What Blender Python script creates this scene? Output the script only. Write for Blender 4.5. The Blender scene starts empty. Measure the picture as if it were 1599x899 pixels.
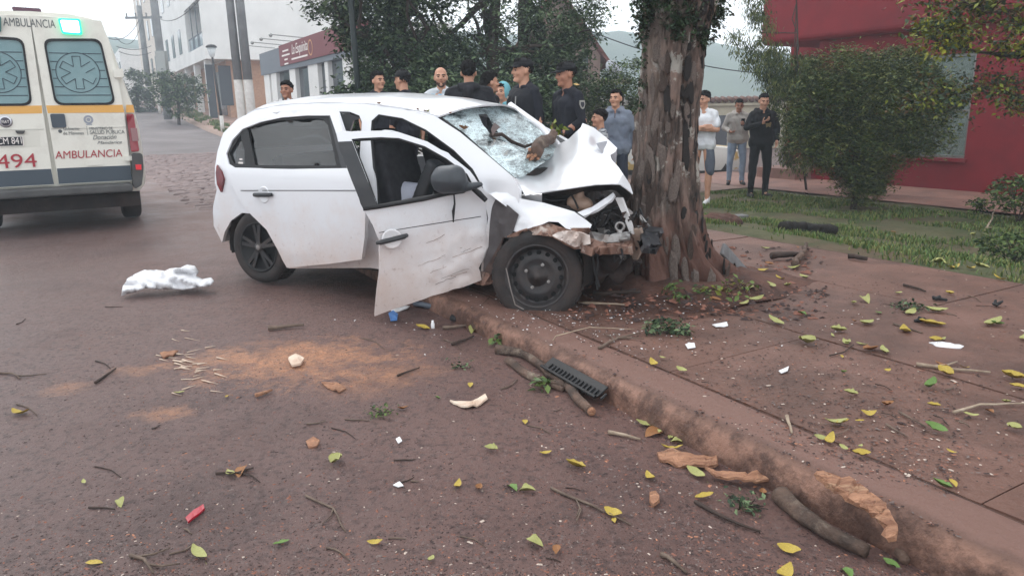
import bpy, bmesh, math, random
import numpy as np
from mathutils import Vector, Matrix, noise as mnoise
from mathutils.geometry import delaunay_2d_cdt
R = math.radians
rng = random.Random(7)
nrng = np.random.RandomState(11)
scene = bpy.context.scene
COL = scene.collection

# ------------------------------------------------------------------ camera
FPX, CAMH, HORIZ, ROLL = 1155.0, 1.3, 173.0, R(1.0)
PITCH = math.atan((449.5 - HORIZ) / FPX)
cam_d = bpy.data.cameras.new('camera')
cam_d.sensor_width = 36.0
cam_d.lens = 36.0 * FPX / 1599.0
cam_d.clip_start = 0.05
cam_d.clip_end = 3000
cam = bpy.data.objects.new('camera', cam_d)
COL.objects.link(cam)
cam.matrix_world = Matrix.Translation((0, 0, CAMH)) @ Matrix.Rotation(math.pi / 2 - PITCH, 4, 'X') @ Matrix.Rotation(-ROLL, 4, 'Z')
scene.camera = cam

# ------------------------------------------------------------------ overcast daylight
SUN_EL, SUN_ROT = R(50), R(-40)
world = bpy.data.worlds.new('World')
scene.world = world
world.use_nodes = True
wn = world.node_tree.nodes
wl = world.node_tree.links
wn.clear()
w_out = wn.new('ShaderNodeOutputWorld')
w_bg = wn.new('ShaderNodeBackground')
w_sky = wn.new('ShaderNodeTexSky')
w_sky.sky_type = 'NISHITA'
w_sky.sun_disc = False
w_sky.sun_elevation = SUN_EL
w_sky.sun_rotation = SUN_ROT
w_sky.air_density = 1.0
w_sky.dust_density = 2.0
w_sky.ozone_density = 1.0
w_hsv = wn.new('ShaderNodeHueSaturation')
w_hsv.inputs['Saturation'].default_value = 0.16
w_hsv.inputs['Value'].default_value = 1.0
wl.new(w_sky.outputs[0], w_hsv.inputs['Color'])
w_mix = wn.new('ShaderNodeMix'); w_mix.data_type = 'RGBA'      # even layer of cloud over the clear sky
w_mix.inputs[0].default_value = 0.8
wl.new(w_hsv.outputs[0], w_mix.inputs[6])
w_mix.inputs[7].default_value = (8.1, 8.3, 8.5, 1)
wl.new(w_mix.outputs[2], w_bg.inputs['Color'])
w_bg.inputs['Strength'].default_value = 0.15
wl.new(w_bg.outputs[0], w_out.inputs['Surface'])
sun_d = bpy.data.lights.new('sun', 'SUN')
sun_d.energy = 0.6
sun_d.angle = R(25)
sun_d.color = (1, 0.97, 0.93)
sun = bpy.data.objects.new('sun', sun_d)
COL.objects.link(sun)
sun.rotation_euler = (math.pi / 2 - SUN_EL, 0, math.pi - SUN_ROT)
sun.location = (0, 0, 30)
vs = scene.view_settings
vs.view_transform = 'Standard'
vs.look = 'None'
vs.exposure = 0.65
vs.gamma = 1.0
scene.cycles.volume_bounces = 3
scene.cycles.max_bounces = 8
scene.cycles.transparent_max_bounces = 16

# ------------------------------------------------------------------ measuring helpers (photo pixel -> point in the place)
def ray(px, py):
    x = (px - 799.5) / FPX
    y = (449.5 - py) / FPX
    c, s = math.cos(ROLL), math.sin(ROLL)
    xr, yr = x * c + y * s, -x * s + y * c
    return Vector((xr, math.cos(PITCH) + yr * math.sin(PITCH), -math.sin(PITCH) + yr * math.cos(PITCH)))
EYE = Vector((0, 0, CAMH))
def G(px, py, z=0.0):
    d = ray(px, py)
    return EYE + d * ((z - CAMH) / d.z)
def D(px, py, y):
    d = ray(px, py)
    return EYE + d * (y / d.y)
def onplane(px, py, p, n):
    d = ray(px, py)
    return EYE + d * ((Vector(p) - EYE).dot(n) / d.dot(n))
# street frame: s runs along the kerb away from the camera, t to the right of it
SV, TV, SO = Vector((-0.5, 0.866, 0)), Vector((0.866, 0.5, 0)), Vector((0.56, 3.063, 0))
def ST(s, t, z=0.0):
    return SO + SV * s + TV * t + Vector((0, 0, z))
def toST(p):
    d = Vector(p) - SO
    return d.dot(SV), d.dot(TV)
KH = 0.09                                   # kerb height
def smooth(a, b, x):
    x = min(1, max(0, (x - a) / (b - a)))
    return x * x * (3 - 2 * x)
def terrain(x, y):
    s, t = (Vector((x, y, 0)) - SO).dot(SV), (Vector((x, y, 0)) - SO).dot(TV)
    z = 0.0
    if s > 14:
        q = min(s - 14, 40)
        z += 0.00055 * q * q + max(0, s - 54) * 0.03
    return z

# ------------------------------------------------------------------ object helpers
def link(o, parent=None):
    COL.objects.link(o)
    if parent is not None:
        o.parent = parent
    return o
def tag(o, label=None, cat=None, group=None, kind=None):
    if label: o['label'] = label
    if cat: o['category'] = cat
    if group: o['group'] = group
    if kind: o['kind'] = kind
    return o
def thing(name, label, cat, loc=(0, 0, 0), rotz=0.0, group=None):
    o = bpy.data.objects.new(name, None)
    o.empty_display_size = 0.2
    o.location = loc
    o.rotation_euler = (0, 0, rotz)
    link(o)
    return tag(o, label, cat, group)
def mesh_obj(name, verts, faces, mat, parent=None, smooth_=False, kind=None):
    me = bpy.data.meshes.new(name)
    me.from_pydata([tuple(v) for v in verts], [], faces)
    if isinstance(mat, (list, tuple)):
        for m in mat: me.materials.append(m)
    elif mat: me.materials.append(mat)
    if smooth_:
        me.polygons.foreach_set('use_smooth', [True] * len(me.polygons))
    me.update()
    o = bpy.data.objects.new(name, me)
    link(o, parent)
    if kind: o['kind'] = kind
    return o
class MB:
    """collects shapes, then links them as one mesh"""
    def __init__(self):
        self.v, self.f = [], []
    def add(self, v, f):
        b = len(self.v)
        self.v += [Vector(p) for p in v]
        self.f += [tuple(i + b for i in q) for q in f]
        return self
    def box(self, c, size, rot=None, bev=0.0):
        c = Vector(c); h = Vector(size) / 2
        M = rot if rot is not None else Matrix.Identity(3)
        if bev <= 0:
            vs_ = [Vector((x * h.x, y * h.y, z * h.z)) for z in (-1, 1) for y in (-1, 1) for x in (-1, 1)]
            fs = [(0, 2, 3, 1), (4, 5, 7, 6), (0, 1, 5, 4), (2, 6, 7, 3), (0, 4, 6, 2), (1, 3, 7, 5)]
        else:
            bm = bmesh.new()
            bmesh.ops.create_cube(bm, size=1.0)
            for q in bm.verts: q.co = Vector((q.co.x * size[0], q.co.y * size[1], q.co.z * size[2]))
            bmesh.ops.bevel(bm, geom=bm.edges[:], offset=bev, segments=2, profile=0.5, affect='EDGES')
            bm.verts.index_update()
            vs_ = [q.co.copy() for q in bm.verts]
            fs = [tuple(q.index for q in f.verts) for f in bm.faces]
            bm.free()
        return self.add([c + M @ q for q in vs_], fs)
    def quadbox(self, a, b, h, wid, up=Vector((0, 0, 1))):
        """bar of height h and width wid from a to b"""
        a, b = Vector(a), Vector(b)
        d = (b - a); L = d.length; d.normalize()
        s = d.cross(up).normalized(); u = s.cross(d)
        M = Matrix((d, s, u)).transposed()
        return self.box((a + b) / 2, (L, wid, h), M)
    def tube(self, pts, rad, seg=8, cap=True, wob=0.0, seed=0):
        pts = [Vector(p) for p in pts]
        n = len(pts)
        rr = rad if isinstance(rad, (list, tuple)) else [rad] * n
        vs_, fs = [], []
        pu = None
        for i, p in enumerate(pts):
            t = (pts[min(i + 1, n - 1)] - pts[max(i - 1, 0)])
            if t.length < 1e-9: t = Vector((0, 0, 1))
            t.normalize()
            if pu is None:
                pu = t.orthogonal().normalized()
            u = (pu - t * pu.dot(t))
            u = u.normalized() if u.length > 1e-6 else t.orthogonal().normalized()
            pu = u
            w = t.cross(u)
            for k in range(seg):
                a = 2 * math.pi * k / seg
                r = rr[i]
                if wob: r *= 1 + wob * mnoise.noise(Vector((p.x * 9 + seed, p.y * 9 + math.cos(a) * 1.5, p.z * 9 + math.sin(a) * 1.5)))
                vs_.append(p + (u * math.cos(a) + w * math.sin(a)) * r)
        for i in range(n - 1):
            for k in range(seg):
                k2 = (k + 1) % seg
                fs.append((i * seg + k, i * seg + k2, (i + 1) * seg + k2, (i + 1) * seg + k))
        if cap:
            fs.append(tuple(range(seg))[::-1])
            fs.append(tuple((n - 1) * seg + k for k in range(seg)))
        return self.add(vs_, fs)
    def lathe(self, prof, c, axis, seg=32, closed=False):
        """prof: list of (radius, along axis)"""
        axis = Vector(axis).normalized(); u = axis.orthogonal().normalized(); w = axis.cross(u); c = Vector(c)
        vs_, fs = [], []
        n = len(prof)
        for r, h in prof:
            for k in range(seg):
                a = 2 * math.pi * k / seg
                vs_.append(c + axis * h + (u * math.cos(a) + w * math.sin(a)) * r)
        for i in range(n - 1 if not closed else n):
            j = (i + 1) % n
            for k in range(seg):
                k2 = (k + 1) % seg
                fs.append((i * seg + k, i * seg + k2, j * seg + k2, j * seg + k))
        return self.add(vs_, fs)
    def ball(self, c, r, seg=12, rings=8):
        c = Vector(c); r = Vector((r, r, r)) if not hasattr(r, '__len__') else Vector(r)
        prof = []
        vs_, fs = [], []
        for i in range(1, rings):
            th = math.pi * i / rings
            for k in range(seg):
                a = 2 * math.pi * k / seg
                vs_.append(c + Vector((r.x * math.sin(th) * math.cos(a), r.y * math.sin(th) * math.sin(a), r.z * math.cos(th))))
        vs_.append(c + Vector((0, 0, r.z))); vs_.append(c - Vector((0, 0, r.z)))
        T_, B_ = len(vs_) - 2, len(vs_) - 1
        for i in range(rings - 2):
            for k in range(seg):
                k2 = (k + 1) % seg
                fs.append((i * seg + k, (i + 1) * seg + k, (i + 1) * seg + k2, i * seg + k2))
        for k in range(seg):
            k2 = (k + 1) % seg
            fs.append((T_, k, k2)); b = (rings - 2) * seg
            fs.append((B_, b + k2, b + k))
        return self.add(vs_, fs)
    def capsule(self, p0, r0, p1, r1, seg=10):
        p0, p1 = Vector(p0), Vector(p1)
        d = p1 - p0
        L = d.length
        if L < 1e-6:
            return self.ball(p0, max(r0, r1))
        t = d / L
        pts, rr = [], []
        for k in range(4):
            a = math.pi / 2 * (1 - (k + 0.15) / 4)
            pts.append(p0 - t * r0 * math.sin(a)); rr.append(r0 * math.cos(a))
        pts.append(p0); rr.append(r0); pts.append(p1); rr.append(r1)
        for k in range(3, -1, -1):
            a = math.pi / 2 * (1 - (k + 0.15) / 4)
            pts.append(p1 + t * r1 * math.sin(a)); rr.append(r1 * math.cos(a))
        # straight axis: no twisting needed
        return self.tube(pts, rr, seg)
    def build(self, name, mat, parent=None, smooth_=False, kind=None):
        return mesh_obj(name, self.v, self.f, mat, parent, smooth_, kind)
def add_mod(o, type_, **kw):
    m = o.modifiers.new(type_.lower(), type_)
    for k, v in kw.items(): setattr(m, k, v)
    return m
def bake(o):
    """apply the modifiers of o"""
    dg = bpy.context.evaluated_depsgraph_get()
    me = bpy.data.meshes.new_from_object(o.evaluated_get(dg))
    old = o.data
    o.modifiers.clear()
    o.data = me
    me.name = old.name
    bpy.data.meshes.remove(old)
    return o
def remeshed(mb, name, mat, parent, voxel, sm=3, wrinkle=0.0, wscale=14.0, seed=0):
    o = mb.build(name, mat, parent)
    m = add_mod(o, 'REMESH', mode='VOXEL', voxel_size=voxel)
    m.use_smooth_shade = True
    if sm: add_mod(o, 'SMOOTH', factor=0.5, iterations=sm)
    bake(o)
    me = o.data
    if wrinkle:
        off = Vector((seed * 3.1, seed * 1.7, seed))
        me.update()
        nr = [v.normal.copy() for v in me.vertices]
        for v, n in zip(me.vertices, nr):
            q = v.co * wscale + off
            q.z *= 0.6
            v.co += n * wrinkle * (abs(mnoise.noise(q)) * 2 - 0.6)
    me.polygons.foreach_set('use_smooth', [True] * len(me.polygons))
    me.update()
    return o
def copy_tree(o, parent=None):
    c = o.copy()
    COL.objects.link(c)
    if parent is not None:
        c.parent = parent
    for ch in list(o.children):
        copy_tree(ch, c)
    return c
def poly_panel(outline, holes, cell, f3d):
    """triangulated 2D outline (with holes), each point carried to 3D by f3d; returns verts, faces, 2d points"""
    def dens(pl):
        out = []
        for i, a in enumerate(pl):
            b = pl[(i + 1) % len(pl)]
            a, b = Vector(a[:2]), Vector(b[:2])
            n = max(1, int((b - a).length / cell))
            for k in range(n): out.append(a.lerp(b, k / n))
        return out
    loops = [dens(outline)] + [dens(h) for h in holes]
    pts, edges = [], []
    for lp in loops:
        b = len(pts); pts += lp
        edges += [(b + i, b + (i + 1) % len(lp)) for i in range(len(lp))]
    def inside(p, lp):
        c = False; n = len(lp); j = n - 1
        for i in range(n):
            if (lp[i].y > p.y) != (lp[j].y > p.y) and p.x < (lp[j].x - lp[i].x) * (p.y - lp[i].y) / (lp[j].y - lp[i].y) + lp[i].x:
                c = not c
            j = i
        return c
    xs = [p.x for p in loops[0]]; ys = [p.y for p in loops[0]]
    y = min(ys) + cell * 0.5; row = 0
    allp = np.array([(p.x, p.y) for p in pts])
    while y < max(ys):
        x = min(xs) + (0.5 if row % 2 else 0.0) * cell
        while x < max(xs):
            p = Vector((x, y))
            if inside(p, loops[0]) and not any(inside(p, h) for h in loops[1:]):
                if np.min((allp[:, 0] - x) ** 2 + (allp[:, 1] - y) ** 2) > (cell * 0.5) ** 2:
                    pts.append(p)
            x += cell
        y += cell * 0.87; row += 1
    v2, e2, f2, *_ = delaunay_2d_cdt(pts, edges, [], 0, 1e-5)
    faces = []
    for f in f2:
        c = sum((v2[i] for i in f), Vector((0, 0))) / len(f)
        if inside(c, loops[0]) and not any(inside(c, h) for h in loops[1:]):
            faces.append(tuple(f))
    return [f3d(p.x, p.y) for p in v2], faces, v2
def fbm(p, oct_=4, s=1.0):
    return mnoise.fractal(Vector(p) * s, 1.0, 2.0, oct_)

# ------------------------------------------------------------------ materials
def srgb(r, g, b):
    def f(c):
        c /= 255.0
        return c / 12.92 if c <= 0.04045 else ((c + 0.055) / 1.055) ** 2.4
    return (f(r), f(g), f(b), 1)
def mat(name, col, rough=0.6, col2=None, scale=8.0, detail=6.0, bump=0.0, bscale=None, metal=0.0, spec=0.5, contrast=(0.35, 0.65), coat=0.0,
        stretch=None, dirt=None, dirt_scale=3.0, dirt_rng=(0.5, 0.75), trans=0.0, alpha=1.0, emit=None, estr=0.0, ior=1.45, sub=0.0, disp=None):
    m = bpy.data.materials.new(name)
    m.use_nodes = True
    nt = m.node_tree; n = nt.nodes; l = nt.links
    b = n['Principled BSDF']
    if len(col) == 3: col = (*col, 1)
    b.inputs['Base Color'].default_value = col
    b.inputs['Roughness'].default_value = rough
    b.inputs['Metallic'].default_value = metal
    b.inputs['Specular IOR Level'].default_value = spec
    b.inputs['Coat Weight'].default_value = coat
    b.inputs['Coat Roughness'].default_value = 0.08
    b.inputs['Transmission Weight'].default_value = trans
    b.inputs['Alpha'].default_value = alpha
    b.inputs['IOR'].default_value = ior
    if sub:
        b.inputs['Subsurface Weight'].default_value = sub
        b.inputs['Subsurface Radius'].default_value = (0.02, 0.008, 0.004)
    if emit:
        b.inputs['Emission Color'].default_value = (*emit[:3], 1)
        b.inputs['Emission Strength'].default_value = estr
    tc = n.new('ShaderNodeTexCoord')
    src = tc.outputs['Object']
    if stretch:
        mp = n.new('ShaderNodeMapping'); mp.inputs['Scale'].default_value = stretch
        l.new(src, mp.inputs['Vector']); src = mp.outputs[0]
    def noise(sc, det=detail, rg=0.6):
        q = n.new('ShaderNodeTexNoise'); q.inputs['Scale'].default_value = sc
        q.inputs['Detail'].default_value = det; q.inputs['Roughness'].default_value = rg
        l.new(src, q.inputs['Vector'])
        return q
    def ramp(s, lo, hi):
        q = n.new('ShaderNodeMapRange'); q.inputs['From Min'].default_value = lo; q.inputs['From Max'].default_value = hi
        l.new(s, q.inputs['Value'])
        return q.outputs[0]
    cur = None
    if col2:
        q = noise(scale)
        mx = n.new('ShaderNodeMix'); mx.data_type = 'RGBA'
        mx.inputs[6].default_value = col
        mx.inputs[7].default_value = (*col2[:3], 1)
        l.new(ramp(q.outputs['Fac'], *contrast), mx.inputs[0])
        cur = mx.outputs[2]
    if dirt:
        q = noise(dirt_scale, 8, 0.7)
        mx = n.new('ShaderNodeMix'); mx.data_type = 'RGBA'
        if cur: l.new(cur, mx.inputs[6])
        else: mx.inputs[6].default_value = col
        mx.inputs[7].default_value = (*dirt[:3], 1)
        l.new(ramp(q.outputs['Fac'], *dirt_rng), mx.inputs[0])
        cur = mx.outputs[2]
    if cur: l.new(cur, b.inputs['Base Color'])
    if bump:
        q = noise(bscale or scale * 3, 8, 0.65)
        bp = n.new('ShaderNodeBump'); bp.inputs['Strength'].default_value = min(1, bump); bp.inputs['Distance'].default_value = 0.02 if bump <= 1 else 0.02 * bump
        l.new(q.outputs['Fac'], bp.inputs['Height']); l.new(bp.outputs[0], b.inputs['Normal'])
    return m
# ------------------------------------------------------------------ ground
def terrain(x, y):
    d = Vector((x, y, 0)) - SO
    s, t = d.dot(SV), d.dot(TV)
    z = 0.0
    if s > 14:
        q = min(s - 14, 36)
        z += 0.0012 * q * q + max(0, s - 50) * 0.03
    z -= 0.28 * smooth(3.4, 6.2, t) * (1 - smooth(12, 26, s))
    return z
def ground_mat():
    m = mat('road_asphalt', srgb(100, 84, 82), 0.62)
    nt = m.node_tree; n = nt.nodes; l = nt.links
    b = n['Principled BSDF']
    tc = n.new('ShaderNodeTexCoord')
    def noise(sc, det, rg=0.65):
        q = n.new('ShaderNodeTexNoise'); q.inputs['Scale'].default_value = sc; q.inputs['Detail'].default_value = det
        q.inputs['Roughness'].default_value = rg; l.new(tc.outputs['Object'], q.inputs['Vector']); return q.outputs['Fac']
    def rng_(s, a, b_, c=0.0, d=1.0):
        q = n.new('ShaderNodeMapRange'); q.inputs[1].default_value = a; q.inputs[2].default_value = b_
        q.inputs[3].default_value = c; q.inputs[4].default_value = d; l.new(s, q.inputs[0]); return q.outputs[0]
    def mix(f, a, b_):
        q = n.new('ShaderNodeMix'); q.data_type = 'RGBA'
        for sock, v in ((6, a), (7, b_)):
            if isinstance(v, tuple): q.inputs[sock].default_value = v
            else: l.new(v, q.inputs[sock])
        l.new(f, q.inputs[0]); return q.outputs[2]
    def mul(a, b_):
        q = n.new('ShaderNodeMath'); q.operation = 'MULTIPLY'
        for i, v in ((0, a), (1, b_)):
            if isinstance(v, float): q.inputs[i].default_value = v
            else: l.new(v, q.inputs[i])
        return q.outputs[0]
    # distance across the street: redder earth washed to the kerb, greyer towards the middle
    dt = n.new('ShaderNodeVectorMath'); dt.operation = 'DOT_PRODUCT'
    l.new(tc.outputs['Object'], dt.inputs[0]); dt.inputs[1].default_value = tuple(TV)
    across = n.new('ShaderNodeMath'); across.operation = 'SUBTRACT'; l.new(dt.outputs['Value'], across.inputs[0]); across.inputs[1].default_value = SO.dot(TV)
    ad = n.new('ShaderNodeMath'); ad.operation = 'ADD'; l.new(across.outputs[0], ad.inputs[0])
    l.new(mul(noise(0.7, 5), 2.0), ad.inputs[1])
    red = rng_(ad.outputs[0], -3.4, 1.4)
    col = mix(red, srgb(114, 98, 96), srgb(120, 88, 80))
    col = mix(mul(rng_(noise(2.2, 8), 0.5, 0.72), 0.55), col, srgb(120, 88, 80))
    col = mix(mul(rng_(noise(1.1, 6), 0.5, 0.7), 0.5), col, srgb(78, 62, 62))
    col = mix(mul(rng_(noise(36, 5), 0.5, 0.66), 0.7), col, srgb(56, 43, 43))
    col = mix(mul(rng_(noise(62, 4), 0.56, 0.7), 0.65), col, srgb(132, 114, 110))
    # sawdust and brick coloured dust spilled on the road
    for (px, py, rx, ry, a) in ((462, 558, 0.66, 0.42, 0.9), (262, 640, 0.16, 0.09, 0.6), (100, 603, 0.13, 0.1, 0.5), (600, 575, 0.4, 0.26, 0.4), (210, 575, 0.18, 0.1, 0.4), (330, 560, 0.3, 0.2, 0.35), (560, 600, 0.3, 0.2, 0.3)):
        c = G(px, py, 0)
        mp = n.new('ShaderNodeMapping'); mp.vector_type = 'POINT'
        mp.inputs['Location'].default_value = (-c.x / rx, -c.y / ry, 0); mp.inputs['Scale'].default_value = (1 / rx, 1 / ry, 0)
        l.new(tc.outputs['Object'], mp.inputs['Vector'])
        ln = n.new('ShaderNodeVectorMath'); ln.operation = 'LENGTH'; l.new(mp.outputs[0], ln.inputs[0])
        sm = n.new('ShaderNodeMath'); sm.operation = 'ADD'; l.new(ln.outputs['Value'], sm.inputs[0])
        l.new(rng_(noise(6, 9, 0.8), 0.25, 0.75, -0.95, 0.95), sm.inputs[1])
        col = mix(mul(mul(rng_(sm.outputs[0], 1.0, 0.1), rng_(noise(40, 6, 0.8), 0.36, 0.56, 0.25, 1.0)), a), col, srgb(204, 146, 108))
    # darker ragged patches, some of them under the car
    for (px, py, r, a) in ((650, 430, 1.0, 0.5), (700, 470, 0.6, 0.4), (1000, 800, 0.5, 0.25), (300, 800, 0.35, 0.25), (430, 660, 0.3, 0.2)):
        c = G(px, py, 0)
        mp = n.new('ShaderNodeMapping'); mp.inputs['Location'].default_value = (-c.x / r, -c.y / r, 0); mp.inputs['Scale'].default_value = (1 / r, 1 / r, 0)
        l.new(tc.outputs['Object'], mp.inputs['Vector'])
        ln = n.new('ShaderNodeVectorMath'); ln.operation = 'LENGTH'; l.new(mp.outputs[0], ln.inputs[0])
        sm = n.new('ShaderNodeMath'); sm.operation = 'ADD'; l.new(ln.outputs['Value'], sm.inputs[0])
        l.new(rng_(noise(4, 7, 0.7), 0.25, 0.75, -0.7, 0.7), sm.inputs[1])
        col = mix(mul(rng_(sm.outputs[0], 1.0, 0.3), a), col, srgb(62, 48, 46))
    l.new(col, b.inputs['Base Color'])
    l.new(rng_(noise(1.3, 5), 0.35, 0.7, 0.34, 0.66), b.inputs['Roughness'])
    ba = n.new('ShaderNodeMath'); ba.operation = 'ADD'; l.new(mul(noise(26, 8, 0.75), 1.0), ba.inputs[0]); l.new(mul(noise(130, 4), 0.5), ba.inputs[1])
    bp = n.new('ShaderNodeBump'); bp.inputs['Strength'].default_value = 0.9; bp.inputs['Distance'].default_value = 0.03
    l.new(ba.outputs[0], bp.inputs['Height']); l.new(bp.outputs[0], b.inputs['Normal'])
    return m
def grid_sheet(name, ss, ts, zf, m, kind='structure', parent=None):
    v, f = [], []
    for s in ss:
        for t in ts:
            p = ST(s, t); p.z = zf(p.x, p.y, s, t); v.append(p)
    n = len(ts)
    for i in range(len(ss) - 1):
        for j in range(n - 1):
            f.append((i * n + j, i * n + j + 1, (i + 1) * n + j + 1, (i + 1) * n + j))
    f = [q[::-1] for q in f]
    return mesh_obj(name, v, f, m, parent, True, kind)
def frange(a, b, st_):
    n = max(1, int(round((b - a) / st_)))
    return [a + (b - a) * i / n for i in range(n + 1)]
M_road = ground_mat()
M_dirt = mat('pale_earth', srgb(128, 112, 102), 0.9, srgb(104, 88, 80), 0.6, 8, 0.5, 20)
def roadz(x, y, s, t):
    near = 1 - smooth(6, 14, math.hypot(x, y))
    return terrain(x, y) + near * (0.012 * mnoise.noise(Vector((x * 1.3, y * 1.3, 0))) + 0.005 * mnoise.noise(Vector((x * 1.9, y * 1.9, 3)))) - 0.012 - 0.025 * smooth(-0.5, -0.03, t)
grid_sheet('road', frange(-10, 24, 0.1), frange(-14, 0.05, 0.1), roadz, M_road)
grid_sheet('street', frange(24, 220, 6), frange(-14, 3.7, 1.9), lambda x, y, s, t: terrain(x, y), mat('grey_asphalt', srgb(120, 112, 112), 0.8, srgb(100, 92, 92), 0.5, 6, 0.3))
grid_sheet('ground', [-20] + frange(-16, 60, 2) + [70, 90, 130, 200, 250], [-120, -60, -30] + frange(-16, 30, 1) + [40, 60, 120],
           lambda x, y, s, t: terrain(x, y) - 0.09 - 0.1 * (t < 0) - 0.12 * (t < 5) * (s < 10), M_dirt)
grid_sheet('side_street', frange(10.4, 24.2, 1.2), frange(-0.6, 60, 1.5), lambda x, y, s, t: terrain(x, y) - 0.03, mat('stone_joint_earth', srgb(104, 88, 84), 0.95, srgb(84, 72, 70), 3, 6, 0.6, 30))
# cobbles laid in the side street
M_cob = mat('cobble_stone', srgb(142, 124, 120), 0.75, srgb(112, 98, 98), 2.5, 6, 0.4, 30, contrast=(0.3, 0.7))
mb = MB()
s = 9.0
while s < 24:
    t = -0.7 + rng.uniform(0, 0.2)
    ls = rng.uniform(0.14, 0.2)
    while t < 7.5:
        lt = rng.uniform(0.2, 0.36)
        if not (s < 10.4 and t > 0.05):
            c = ST(s + ls / 2, t + lt / 2); c.z = terrain(c.x, c.y) - 0.05 + rng.uniform(-0.012, 0.012)
            h = 0.06
            a = rng.uniform(-0.06, 0.06)
            vv = []
            for (k, zz) in ((1.0, -0.03), (0.98, 0.035), (0.72, 0.06)):
                for sx, sy in ((-1, -1), (1, -1), (1, 1), (-1, 1)):
                    q = c + SV * (sy * (ls / 2 - 0.008) * k) + TV * (sx * (lt / 2 - 0.008) * k); q.z += zz + a * sx * lt * 0.3
                    vv.append(q)
            ff = [(8, 9, 10, 11)]
            for lv in (0, 4):
                for k in range(4): ff.append((lv + k, lv + (k + 1) % 4, lv + 4 + (k + 1) % 4, lv + 4 + k))
            mb.add(vv, ff)
        t += lt
    s += ls
mb.build('cobblestones', M_cob, None, True, 'stuff')

# ------------------------------------------------------------------ kerb and sidewalk
M_conc = mat('red_concrete', srgb(124, 92, 81), 0.55, srgb(100, 70, 58), 2.6, 9, 0.8, 34, contrast=(0.3, 0.7), dirt=srgb(78, 56, 48), dirt_scale=1.7, dirt_rng=(0.44, 0.66))
M_kerb = mat('kerb_concrete', srgb(96, 68, 57), 0.6, srgb(74, 52, 44), 3.0, 9, 0.9, 24, contrast=(0.3, 0.7), dirt=srgb(126, 92, 76), dirt_scale=5, dirt_rng=(0.58, 0.8))
def kerb_mesh():
    prof = [(-0.03, -0.1), (-0.022, -0.02), (-0.014, 0.03), (-0.004, 0.062), (0.018, 0.084), (0.05, 0.094), (0.1, 0.096), (0.15, 0.095), (0.2, 0.094), (0.245, 0.093), (0.262, 0.086), (0.268, 0.04)]
    ss = frange(-6, 9.6, 0.035)
    v, f = [], []
    for s in ss:
        for k, (t, z) in enumerate(prof):
            w = 1.0 if 0 < k < 8 else 0.25
            p = ST(s, t, z)
            e = mnoise.fractal(Vector((s * 2.3, t * 6, z * 6)), 1, 2, 4)
            e2 = mnoise.noise(Vector((s * 0.7, 4.0, 0)))
            p += TV * (0.010 * e * w + 0.02 * e2 * w * (k < 8)) + Vector((0, 0, 0.010 * e * w - 0.014 * max(0, e2) * w * (k > 1)))
            # the wheel has crumbled the edge
            q = smooth(0.5, 0.0, abs(s - 2.2))
            p.z -= q * 0.03 * (0.5 + e) * (1 < k < 8)
            v.append(p)
    n = len(prof)
    for i in range(len(ss) - 1):
        for k in range(n - 1):
            f.append((i * n + k, i * n + k + 1, (i + 1) * n + k + 1, (i + 1) * n + k)[::-1])
    return v, f
kv, kf = kerb_mesh()
nt = M_kerb.node_tree; n = nt.nodes; l = nt.links; b = n['Principled BSDF']
prev = b.inputs['Base Color'].links[0].from_socket
tc = n.new('ShaderNodeTexCoord'); dtv = n.new('ShaderNodeVectorMath'); dtv.operation = 'DOT_PRODUCT'; l.new(tc.outputs['Object'], dtv.inputs[0]); dtv.inputs[1].default_value = tuple(TV)
nzk = n.new('ShaderNodeTexNoise'); nzk.inputs['Scale'].default_value = 7; nzk.inputs['Detail'].default_value = 8; nzk.inputs['Roughness'].default_value = 0.7; l.new(tc.outputs['Object'], nzk.inputs['Vector'])
ak = n.new('ShaderNodeMath'); ak.operation = 'MULTIPLY_ADD'; l.new(nzk.outputs['Fac'], ak.inputs[0]); ak.inputs[1].default_value = 0.10; l.new(dtv.outputs['Value'], ak.inputs[2])
t0 = SO.dot(TV) + 0.05
for (a, b2, colr, am) in ((0.02, 0.07, srgb(118, 88, 78), 1.0),):
    mk = n.new('ShaderNodeMapRange'); mk.inputs[1].default_value = t0 + a; mk.inputs[2].default_value = t0 + b2; mk.inputs[4].default_value = am; l.new(ak.outputs[0], mk.inputs[0])
    xk = n.new('ShaderNodeMix'); xk.data_type = 'RGBA'; l.new(mk.outputs[0], xk.inputs[0]); l.new(prev, xk.inputs[6]); xk.inputs[7].default_value = colr; prev = xk.outputs[2]
# worn paler lip of the kerb
m1 = n.new('ShaderNodeMapRange'); m1.inputs[1].default_value = t0 - 0.045; m1.inputs[2].default_value = t0 - 0.005; l.new(ak.outputs[0], m1.inputs[0])
m2_ = n.new('ShaderNodeMapRange'); m2_.inputs[1].default_value = t0 + 0.045; m2_.inputs[2].default_value = t0 + 0.015; l.new(ak.outputs[0], m2_.inputs[0])
m3 = n.new('ShaderNodeMath'); m3.operation = 'MULTIPLY'; l.new(m1.outputs[0], m3.inputs[0]); l.new(m2_.outputs[0], m3.inputs[1])
m4 = n.new('ShaderNodeMapRange'); m4.inputs[1].default_value = 0.42; m4.inputs[2].default_value = 0.6; l.new(nzk.outputs['Fac'], m4.inputs[0])
m5 = n.new('ShaderNodeMath'); m5.operation = 'MULTIPLY'; l.new(m3.outputs[0], m5.inputs[0]); l.new(m4.outputs[0], m5.inputs[1])
xk = n.new('ShaderNodeMix'); xk.data_type = 'RGBA'; l.new(m5.outputs[0], xk.inputs[0]); l.new(prev, xk.inputs[6]); xk.inputs[7].default_value = srgb(146, 110, 94); l.new(xk.outputs[2], b.inputs['Base Color'])
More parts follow.
